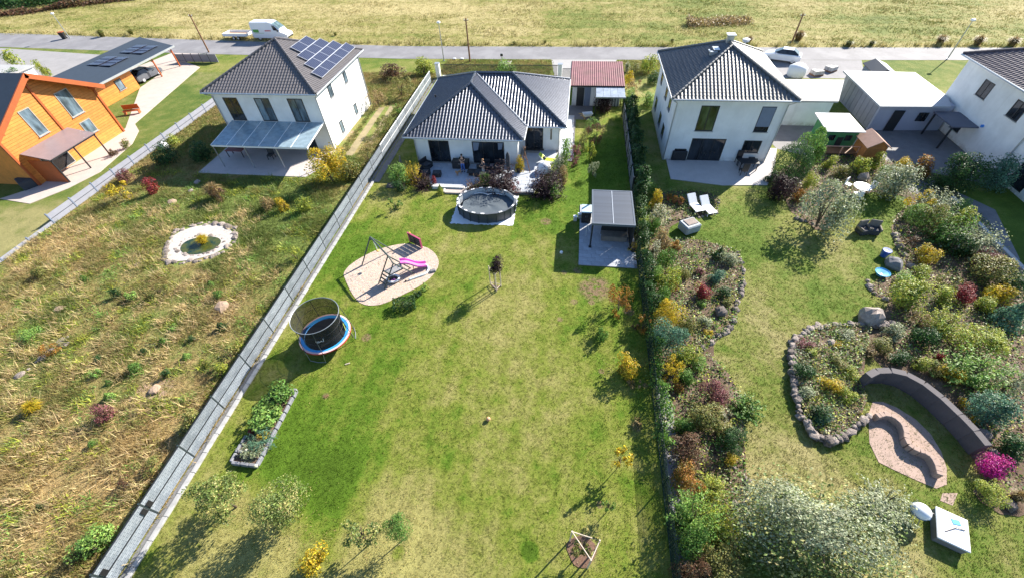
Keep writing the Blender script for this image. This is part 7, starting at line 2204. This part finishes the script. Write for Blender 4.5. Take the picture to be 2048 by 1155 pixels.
# big silver willow at the bottom
sx, sy = G(1640, 1165, 0)
wt = thing('willow_tree', 'huge silvery olive willow at the bottom right of the picture', 'tree', (10.8, 5.8, 0))
b = MB(); b.smooth = True; b.tube([(0, 0, -.1), (.05, .05, 1.0), (.0, .1, 2.0)], [.2, .15, .08], 10)
for i in range(10):
    a = i * .63; b.tube([(0, 0, .6 + .1 * i), (math.cos(a) * .8, math.sin(a) * .8, 1.4 + .1 * i), (math.cos(a) * 1.6, math.sin(a) * 1.5, 1.9 + .05 * i)], [.08, .05, .02], 6, False)
b.build('trunk', M_bark, wt, True)
CL[('ball', 'w', 0)] = cloud('ball', 15000, .048, 77, 13, 0)
crown_obj(wt, 'ball', 'w', 0, 'silver', (0, 0, 1.75), (2.55, 1.95, 1.35))
CL[('spiky', 'w', 0)] = cloud('spiky', 11000, .055, 78, 34, 0)
crown_obj(wt, 'spiky', 'w', 0, 'applegreen', (0, 0, 1.6), (2.75, 2.1, 1.45))
shrub(1775, 1005, 36, 'silver', 'pale silver shrub right of the huge silvery willow', 'spiky', .8, 'l')

def undergrowth(name, pxs, n, col, seed, h=.25, leaf=.13, pw=.8):
    poly = [G(*p) for p in pxs]; rng = np.random.default_rng(seed); P = np.array(poly)
    X = rng.uniform(P[:, 0].min(), P[:, 0].max(), n * 2); Y = rng.uniform(P[:, 1].min(), P[:, 1].max(), n * 2)
    k = inpoly(X, Y, poly); X, Y = X[k][:n], Y[k][:n]
    q_ = 1 + (seed % 7) * .13; sX, sY = X * q_ + seed, Y * q_ - seed; cl = .5 + .5 * np.sin(sX * 1.3 + 1.7 * np.sin(sY * .9)) * np.sin(sY * 1.5 + 1.4 * np.sin(sX * .7)); k = rng.random(len(X)) < cl ** pw * 1.2; X, Y, cl = X[k], Y[k], cl[k]
    Pp = np.stack([X, Y, rng.uniform(.02, 1, len(X)) * h * (.3 + cl)], 1); Nn = np.tile([0, 0, 1.0], (len(X), 1)); ln = leaf * rng.uniform(.5, 1.3, len(X))
    V, F = leaf_quads(Pp, Nn, ln, ln * .7, rng); V[:, 2] = np.maximum(V[:, 2], .02)
    return tag(mesh_obj(name, np_mesh(name, V, F, LEAF[col])), kind='stuff')
bi = [(1580, 735), (1582, 700), (1612, 662), (1650, 652), (1740, 652), (1716, 740), (1730, 828), (1662, 886), (1605, 850)]
for q_, sd_2 in (('olive', 61), ('green', 62), ('ygreen', 63), ('silver', 64)): undergrowth('undergrowth', bi, 2200, q_, sd_2, .22, .11).location.z = .25
bl = [(1296, 400), (1340, 380), (1440, 385), (1428, 425), (1345, 445), (1330, 480), (1380, 475), (1480, 500), (1488, 560), (1470, 650), (1412, 700), (1480, 770), (1490, 880), (1495, 1000), (1470, 1200), (1350, 1200), (1320, 800), (1300, 600)]
br = [(1560, 330), (1660, 310), (1760, 320), (1850, 330), (1960, 430), (2048, 540), (2100, 640), (2130, 900), (2020, 1000), (1960, 860), (1890, 760), (1800, 715), (1770, 660), (1790, 600), (1740, 590), (1745, 560), (1820, 540), (1790, 500), (1780, 440), (1830, 400), (1760, 380), (1690, 400), (1640, 440), (1590, 440), (1560, 380)]
undergrowth('undergrowth', bl, 8000, 'green', 31); undergrowth('undergrowth', bl, 6000, 'ygreen', 32); undergrowth('undergrowth', bl, 5000, 'silver', 36, .2, .1); undergrowth('undergrowth', bl, 4000, 'olive', 37); undergrowth('undergrowth', br, 9000, 'olive', 33); undergrowth('undergrowth', br, 9000, 'green', 34); undergrowth('undergrowth', br, 8000, 'ygreen', 35); undergrowth('undergrowth', br, 5000, 'silver', 38, .2, .1)
blades('lawn_grass', rect(RX + .2, 30, -1, 38), 42000, .06, .026, M_rlawn_b, 13, [[G(*p) for p in bl], [G(*p) for p in br], rect(8.8, 20, 32.5, 60)], fade=lambda X, Y: np.clip(1.2 - Y / 45, .3, 1), tuft=4)

# ------------------------------------------------------------------ left neighbour's wild garden
blades('dry_grass', rect(-43, FX - .2, -1, 32), 60000, .17, .035, M_wild_b, 14, [[G(*p) for p in ((330, 500), (350, 460), (420, 440), (475, 460), (470, 490), (420, 525), (340, 532))], rect(-35.5, -23, 31.5, 48)], tuft=5, spread=.08, lean=.8,
       dens=lambda X, Y: .35 + 1.5 * np.clip(np.sin(X * .9 + 1.3 * np.sin(Y * .6)) * np.sin(Y * .8 + X * .3), 0, 1) + .5 * (np.random.default_rng(1).random(len(X)) ** 6))
blades('dry_grass', rect(-43, FX - .2, 32, 57), 20000, .18, .05, M_wild_b, 15, [rect(-35.5, -22.9, 31.5, 48), [G(690, 312), G(712, 312), G(795, 210), G(755, 210)]], tuft=5, spread=.1, lean=.7)
stones('ring of pale stones round the little garden pond', [(398, 448), (440, 447), (466, 458), (472, 478), (455, 496), (425, 515), (390, 522), (350, 527), (325, 520), (330, 495), (345, 468), (370, 455), (398, 448)], .42, .30, 'pond_edging', 'stone edging', .5, .5, seed=21)
stones('inner row of pale stones along the garden pond water', [(400, 470), (440, 472), (452, 485), (430, 500), (400, 512), (370, 512), (352, 500), (365, 482), (400, 470)], .38, .2, 'pond_edging', 'stone edging', .4, .5, seed=22)
sheet('pond_bank', smooth_poly([G(*p) for p in [(398, 450), (440, 450), (464, 460), (468, 478), (440, 505), (390, 520), (345, 524), (328, 512), (335, 490), (350, 467)]], 1), .03, mat('pond_gravel', (.46, .42, .38), .95, .25, 6, .6))
t = NT('pond_water'); q = t.bsdf(t.ramp(t.noise(t.pos(), 2.2, 4), [(.35, (.012, .035, .022)), (.6, (.07, .08, .015))]), .08, 0, .5, bump=t.noise(t.pos(), 6, 2), bstr=.05); M_water = t.done(q)
sheet('water', smooth_poly([G(*p) for p in [(400, 474), (436, 474), (446, 486), (420, 505), (380, 512), (358, 502), (368, 484)]], 2), .045, M_water)
shrub(402, 478, 14, 'yellow', 'yellow-green reeds on the far bank of the garden pond', 'grass', .7, 'm')
LW = [
 (655, 335, 30, 'yellow', 'big golden yellow shrub at the corner of the left house terrace', 'ball', 1.0, 'l'),
 (700, 345, 18, 'olive', 'olive shrub between the golden shrub and left fence', 'ball', .9, 'm'),
 (735, 315, 16, 'olive', 'olive brushwood shrub beside the left fence near the terrace', 'loose', .9, 'l'),
 (770, 250, 14, 'olive', 'scrubby bush outside the left fence beside the bungalow roof', 'loose', 1.0, 'l'),
 (755, 200, 16, 'dry', 'brown scrub bush outside the left fence further back', 'loose', .9, 'l'),
 (800, 175, 20, 'olive', 'wide scrub bush outside the left fence near the road', 'loose', .8, 'l'),
 (845, 138, 20, 'ygreen', 'scrub bush at the road end outside the left fence', 'ball', .6, 'm'),
 (790, 143, 22, 'brown', 'brown scrub patch right of the solar panel house', 'ball', .5, 'm'),
 (535, 408, 12, 'dry', 'straw yellow shrub on the left garden lawn', 'ball', 1.0, 'm'),
 (566, 412, 11, 'yellow', 'yellow shrub in the left garden right of the straw shrub', 'ball', 1.1, 'm'),
 (608, 408, 12, 'ygreen', 'yellow-green shrub in the left garden nearest the golden shrub', 'ball', 1.1, 'm'),
 (425, 378, 18, 'dry', 'dry grass clump on the heap below the left terrace', 'grass', 1.0, 'm'),
 (437, 390, 14, 'brown', 'brown dry shrub beside the dry grass clump', 'loose', .9, 'm'),
 (300, 372, 11, 'red', 'orange-red shrub in the left garden near the boundary fence', 'ball', 1.3, 'm'),
 (250, 352, 12, 'pinkish', 'reddish pink shrub against the boundary fence on the left', 'ball', .9, 'm'),
 (242, 385, 18, 'yellow', 'yellow-green tall weeds below the boundary fence', 'loose', .9, 'm'),
 (345, 282, 10, 'ygreen', 'lime shrub in the shade left of the solar panel house', 'ball', .9, 's'),
 (330, 308, 20, 'dkgreen', 'dark green shrub in the shade by the left terrace', 'ball', .8, 'm'),
 (400, 300, 20, 'dkgreen', 'dark shrub beside the house corner below the canopy', 'ball', .8, 'm'),
 (318, 580, 16, 'olive', 'olive tuft below the garden pond', 'loose', .7, 'm'),
 (205, 590, 0, 'dkgreen', '', '', 0),
 (203, 825, 17, 'pinkish', 'dusky red shrub in the lower left wild garden', 'ball', .9, 'm'),
 (372, 840, 24, 'olive', 'dark olive shrub beside the left fence lower down', 'ball', .9, 'm'),
 (185, 1090, 30, 'ltgreen', 'pale green domed shrub near the bottom of the wild garden', 'ball', .7, 'm'),
 (60, 812, 18, 'yellow', 'yellow tuft at the far left of the wild garden', 'grass', .8, 'm'),
 (300, 930, 20, 'olive', 'olive tuft near the left fence at the lower left', 'loose', .7, 'm'),
 (250, 965, 14, 'brown', 'brown seedy tuft in the lower left wild garden', 'loose', .8, 'm'),
 (455, 705, 20, 'olive', 'olive shrub outside the left fence opposite the trampoline', 'loose', .8, 'm'),
 (440, 745, 14, 'ygreen', 'yellow-green shrub outside the fence opposite the trampoline', 'ball', .8, 'm'),
 (95, 700, 16, 'orange', 'rusty tuft on the left edge slope of the wild garden', 'loose', .7, 'm'),
 (60, 670, 18, 'ltgreen', 'light green patch shrub on the left edge slope', 'ball', .5, 'm'),
 (590, 510, 14, 'ygreen', 'yellowish shrub outside the left fence opposite the swing', 'loose', .9, 'm'),
 (80, 545, 10, 'olive', 'grey olive shrub below the diagonal boundary fence', 'ball', .9, 's'),
 (40, 160, 12, 'green', 'tall green hedge bush left behind the orange house', 'ball', 1.4, 'm'),
 (90, 138, 10, 'ygreen', 'yellow-green hedge bush behind the orange house roof', 'ball', 1.3, 'm'),
 (25, 120, 10, 'ygreen', 'small hedge bush in the pale yard at the far left', 'ball', 1.3, 's'),
 (248, 290, 8, 'olive', 'small potted olive bush on the orange house terrace', 'ball', .9, 's'),
 (225, 305, 7, 'brown', 'small brown potted bush on the orange house terrace', 'ball', .9, 's'),
]
for a in LW:
    if a[2]: shrub(*a[:5], a[5], a[6], a[7] if len(a) > 7 else None)
conif = [(195, 716), (78, 1010), (262, 590), (165, 555), (230, 588), (420, 565), (435, 590), (440, 650), (345, 655), (325, 680), (385, 675), (370, 710), (270, 735), (285, 700), (190, 745), (215, 763), (330, 745), (215, 790), (185, 885), (12, 940), (190, 945), (180, 965), (235, 955), (120, 850), (40, 800), (118, 498), (70, 760), (330, 585), (395, 735), (250, 650), (140, 660)]
marks = [((400, 485), 'stone ringed pond'), ((203, 825), 'dusky red shrub'), ((445, 613), 'pinkish rounded boulder'), ((310, 780), 'pinkish flat boulder'), ((120, 618), 'flat pink stone'), ((185, 1090), 'pale green domed shrub'), ((110, 690), 'row of flat pale stones')]
seen_ = {}
for i, (px, py) in enumerate(conif[:19]):
    (mx_, my_), nm_ = min(marks, key=lambda q: math.hypot(q[0][0] - px, q[0][1] - py))
    dx_, dy_ = px - mx_, py - my_
    w_ = ('right of' if dx_ > 0 else 'left of') if abs(dx_) > abs(dy_) else ('below' if dy_ > 0 else 'above')
    k_ = seen_[(nm_, w_)] = seen_.get((nm_, w_), 0) + 1
    tone = ('mid green', 'dark green', 'light green')[i % 3] if i not in (0, 1, 19) else 'dark green'
    kd_ = 'pointed' if i % 2 else 'round'
    shrub(px, py, 6 + (i * 7 % 5), {'mid green': 'green', 'dark green': 'dkgreen', 'light green': 'ltgreen'}[tone], '%ssmall %s %s conifer %s the %s' % (('', 'second ', 'third ', 'fourth ')[min(3, k_ - 1)], tone, kd_, w_, nm_), 'cone' if i % 2 else 'ball', .9, 's', 'conifer_bush', 'conifer', 'small self-sown conifers in the wild garden')
for i, (px, py, r_) in enumerate(((345, 405, 16), (445, 613, 26), (120, 618, 18), (310, 780, 22), (240, 490, 5), (130, 690, 14), (155, 560, 8), (275, 530, 10), (395, 365, 12), (382, 382, 9))):
    rock(px, py, r_ * .62, ['pinkish earth mound on the left lawn above the pond', 'pinkish rounded boulder in the wild garden left of the fence', 'flat pink stone at the far left of the wild garden', 'pinkish flat boulder in the lower wild garden', 'small white stone left of the pond', 'long pale stone at the edge of the left slope', 'pale stone near the diagonal fence', 'pale stone below the pond on the left', 'pale stone on the heap below the left terrace', 'smaller stone on the heap below the left terrace'][i], mat('pink_stone', (.34, .24, .17), .95, .3, 3, .8) if i == 0 else bpy.data.materials['pink_stone'] if i < 4 else None, .35)
stones('row of flat pale stones edging the slope at the far left', [(135, 672), (115, 690), (95, 705), (60, 735), (30, 755)], .7, .32, 'slope_edging', 'stone edging', .5, seed=31)
df = thing('boundary_fence', 'grey-violet solid boundary fence between the orange house and wild garden', 'fence', (-42.9, 32, 0))
M_vio = mat('violet_grey_panel', (.26, .27, .32), .6, .12, 1.5)
y = 14.0
while y < 45:
    h_ = .28 if y < 22.5 else .85
    b = MB(); b.span(-42.95, -42.89, y + .04, y + 2.3, .02, h_); b.build('panel', M_vio, df)
    b = MB(); b.span(-42.98, -42.86, y - .05, y + .04, 0, h_ + .12); b.build('post', M_blind, df)
    if h_ > .5:
        b = MB(); b.span(-42.96, -42.88, y + .04, y + 2.3, h_ * .48, h_ * .52); b.build('rail', M_frame, df)
    y += 2.34
b = MB(); b.smooth = True; b.ell(0, 0, .45, .45, .45, .45, 16, 9); o = b.build('garden_globe', M_white); o.location = (*G(333, 300), 0); tag(o, 'white globe in the shaded corner of the wild garden by the boundary fence', 'globe')
# stacks between the right houses
for i, (px, py, lb) in enumerate(((1590, 152, 'round white water tank between the right house and its annex'), (1632, 150, 'pallet of grey blocks on the yard beside the flat roof annex'), (1660, 142, 'second pallet of grey blocks near the roadside shed'))):
    if i == 0:
        b = MB(); b.smooth = True; b.lathe([(.9, 0), (1.0, .2), (1.0, 1.0), (.6, 1.3), (.1, 1.4)], 0, 0, 0, 16); o = b.build('water_tank', M_white); o.location = (*G(px, py), 0); tag(o, lb, 'tank')
    else:
        box_thing('block_pallet', lb, 'pallet', *G(px, py), [('pallet', M_timber, [(0, 0, .07, 1.2, 1.0, .14)]), ('blocks', M_concrete, [(-.3, -.25, .35, .55, .45, .4), (.3, -.25, .35, .55, .45, .4), (-.3, .25, .35, .55, .45, .4), (.3, .25, .3, .55, .45, .3)])], .3 * i)
# items on the terrace of the left house and orange house
box_thing('patio_table', 'dark red covered patio table under the glazed terrace canopy', 'table', *G(478, 312), [('tabletop', mat('dark_red_cover', (.16, .04, .04), .7), [(0, 0, .7, 1.8, .9, .08, 0, .03)]), ('leg', M_frame, [(-.8, -.35, .35, .06, .06, .7), (.8, -.35, .35, .06, .06, .7), (-.8, .35, .35, .06, .06, .7), (.8, .35, .35, .06, .06, .7)])], 0, .05)
box_thing('patio_chair', 'grey patio chair right of the dark red table under the canopy', 'chair', *G(545, 318), [('seat', M_cushion, [(0, 0, .42, .6, .6, .1, 0, .02)]), ('backrest', M_cushion, [(0, .28, .75, .6, .08, .6, 0, .02)]), ('leg', M_frame, [(-.25, -.25, .2, .05, .05, .4), (.25, -.25, .2, .05, .05, .4), (-.25, .25, .2, .05, .05, .4), (.25, .25, .2, .05, .05, .4)])], .2, .05)
box_thing('garden_bench', 'red-brown wooden bench on the grass behind the orange house', 'bench', *G(267, 228), [('seat', M_orange_d, [(0, 0, .42, 1.8, .5, .08)]), ('backrest', M_orange_d, [(0, .25, .75, 1.8, .06, .5)]), ('leg', M_orange_d, [(-.8, 0, .2, .08, .45, .4), (.8, 0, .2, .08, .45, .4)])], .3)
for i, (px, py, lb) in enumerate(((120, 325, 'dark rattan chair under the purple canopy of the orange house'), (150, 315, 'second dark rattan chair by the orange wall'), (60, 372, 'dark covered table beside the near corner of the orange house'))):
    box_thing('rattan_chair' if i < 2 else 'covered_table', lb, 'chair' if i < 2 else 'table', *G(px, py), [('seat', M_rattan, [(0, 0, .25, .9, .9, .45, 0, .04)]), ('backrest', M_rattan, [(0, .4, .6, .9, .14, .7, 0, .04)])] if i < 2 else [('cover', M_cushion, [(0, 0, .4, 1.6, 1.1, .8, 0, .08)])], .6 + i)
# grey screen near the road beside the left drive
gsn = thing('grey_screen', 'low grey screen fence beside the road left of the solar panel house', 'fence', (*G(395, 125), 0))
gx, gy = G(395, 125)
for k in range(5):
    b = MB(); b.span(gx - 3 + k * 1.3, gx - 3 + k * 1.3 + 1.25, gy - .03, gy + .03, .05, 1.1); b.build('panel', M_vio, gsn)
    b = MB(); b.span(gx - 3.04 + k * 1.3, gx - 2.98 + k * 1.3, gy - .05, gy + .05, 0, 1.2); b.build('post', M_frame, gsn)

wl_ = [G(*p) for p in ((0, 560), (330, 540), (480, 420), (640, 400), (540, 620), (330, 960), (180, 1200), (-100, 1200))]
undergrowth('weeds', wl_, 14000, 'ygreen', 51, .34, .13, 2.4); undergrowth('weeds', wl_, 16000, 'dry', 52, .42, .15, 2); undergrowth('weeds', wl_, 9000, 'green', 53, .3, .12, 2.4); undergrowth('weeds', wl_, 12000, 'olive', 54, .4, .13, 2.4)
pond_h = [[G(*p) for p in ((320, 505), (345, 455), (420, 438), (480, 460), (475, 495), (420, 530), (340, 536))], rect(-35.5, -23, 31.5, 48)]
for nm_, cnt_, hh_, q_, sd_2 in (('dry_grass', 380, .36, 'straw', 81), ('dry_grass', 110, .34, 'olive', 82), ('dry_grass', 260, .24, 'ygreen', 83), ('dry_grass', 170, .20, 'ltgreen', 84)):
    blades(nm_, rect(-42.5, FX - .7, -2, 33) if q_ != 'straw' else [(-42.5, -2), (FX - .7, -2), (FX - .7, 18), (-27, 27), (-42.5, 26)], cnt_, hh_, .05, LEAF[q_], sd_2, pond_h, tuft=80, spread=.30, lean=1.0, dens=lambda X, Y: .5 + .9 * np.random.default_rng(5).random(len(X)))
rng = np.random.default_rng(71); n_ = 1500
cen = np.array([G(470, 1020), G(588, 1035), G(745, 1090), G(810, 1078), G(1245, 735), G(1240, 605), G(1170, 1095), G(625, 1115)])
Pp = np.concatenate([cen[rng.integers(0, len(cen), n_ - 500)] + rng.normal(0, .75, (n_ - 500, 2)), np.stack([rng.uniform(FX + .3, RX - .2, 500), rng.uniform(1, 30, 500)], 1)])
Pp = np.concatenate([Pp, rng.uniform(.03, .06, (n_, 1))], 1); ln = rng.uniform(.03, .065, n_)
V, F = leaf_quads(Pp, np.tile([0, 0, 1.0], (n_, 1)), ln, ln * .7, rng, .3)
tag(mesh_obj('fallen_leaves', np_mesh('fallen_leaves', V, F, LEAF['dry'])), kind='stuff')
# ------------------------------------------------------------------ meadow across the road
blades('field_grass', [(-110, 73.2), (-61.4, 70.4), (-26.3, 67.7), (10.4, 67.5), (56.7, 67.6), (75, 68), (95, 112), (-150, 125)], 60000, .22, .08, M_field_b, 17, [], tuft=4, spread=.18, lean=.9,
       dens=lambda X, Y: .45 + .8 * np.clip(np.sin(X * .31 + 1.1 * np.sin(Y * .5)) * np.sin(Y * .55 + X * .11), 0, 1))
edge_line = [(-101.6, 73.9), (-61.4, 70.4), (-26.3, 67.6), (10.4, 67.4), (56.7, 67.5), (75, 68)]
blades('tall_roadside_grass', edge_line + [(x, y + .9) for x, y in edge_line[::-1]], 5000, .55, .10, M_field_b, 18, [], tuft=4, spread=.15, lean=.6, fade=lambda X, Y: .35 + .65 * (np.sin(X * .7) > -.3))
blades('verge_grass', [(FX, 56.7), (RX + 30, 56.7), (RX + 30, 62.2), (FX, 62.0)], 9000, .12, .05, M_wild_b, 19, [rect(-3, 5.6, 54, 63), rect(20, 36, 55, 63)], tuft=4, spread=.1)
def thicket(name, label, pts, n, col, seed, h, leaf=.5, w=4.0, cat='hedgerow'):
    rng = np.random.default_rng(seed); P = []
    for i in range(n):
        k = rng.integers(0, len(pts) - 1); f = rng.random()
        x = pts[k][0] + (pts[k + 1][0] - pts[k][0]) * f; y = pts[k][1] + (pts[k + 1][1] - pts[k][1]) * f + rng.normal(0, w * .4)
        P.append((x, y, rng.uniform(.05, 1) * h * (.6 + .4 * math.sin(x * .7) * math.sin(x * .23 + 1))))
    P = np.array(P); Nn = np.tile([0, -.3, 1.0], (n, 1)); ln = leaf * rng.uniform(.5, 1.4, n)
    V, F = leaf_quads(P, Nn, ln, ln * .6, rng, .9); V[:, 2] = np.maximum(V[:, 2], 0)
    o = mesh_obj(name, np_mesh(name, V, F, LEAF[col]))
    return tag(o, label, cat)
def gp(px, py): return G(px, py)
thicket('hedgerow', 'dark green hedgerow across the field at the upper left corner', [gp(-60, 18), gp(40, 10), gp(120, 2), gp(200, -8)], 9000, 'dkgreen', 41, 3.4, .45, 6)
thicket('hedgerow', 'brownish reed belt in front of the dark hedgerow', [gp(-40, 36), gp(60, 26), gp(140, 14), gp(230, 3), gp(300, -6)], 5000, 'brown', 42, 1.3, .4, 2.0)
thicket('reed_thicket', 'brown reed thicket alone in the field beyond the right tent roof house', [gp(1372, 50), gp(1420, 47), gp(1500, 44)], 5000, 'dry', 43, 1.3, .22, 2.2, 'thicket')
for i, (px, py, r_, lb) in enumerate(((1028, 88, 5, 'dark weed clump on the far road edge behind the bungalow'), (1090, 86, 5, 'second dark weed clump on the far road edge'), (1345, 84, 6, 'dark weed clump on the road edge before the right tent roof'), (1500, 80, 9, 'brown weed clump behind the right tent roof chimney'), (1600, 72, 14, 'tall brown weed clump beside the dark wooden pole'), (1700, 88, 10, 'dark weed clump at the road edge right of the pole'), (1745, 88, 8, 'second dark weed clump right of the pole'), (1885, 80, 14, 'tall brown weeds beside the right street lamp'), (1960, 82, 14, 'brown weeds at the road edge above the right edge roof'), (2030, 84, 14, 'brown weeds at the upper right corner of the road'), (670, 70, 5, 'thin weeds on the far road edge right of the van'), (200, 68, 10, 'green weed clump on the road edge at the left'), (260, 66, 8, 'second green weed clump on the road edge at the left'))):
    shrub(px, py - 3, r_ * .9, 'dry' if 'brown' in lb else 'olive', lb, 'grass', .8, 'm', 'weed_clump', 'weeds')
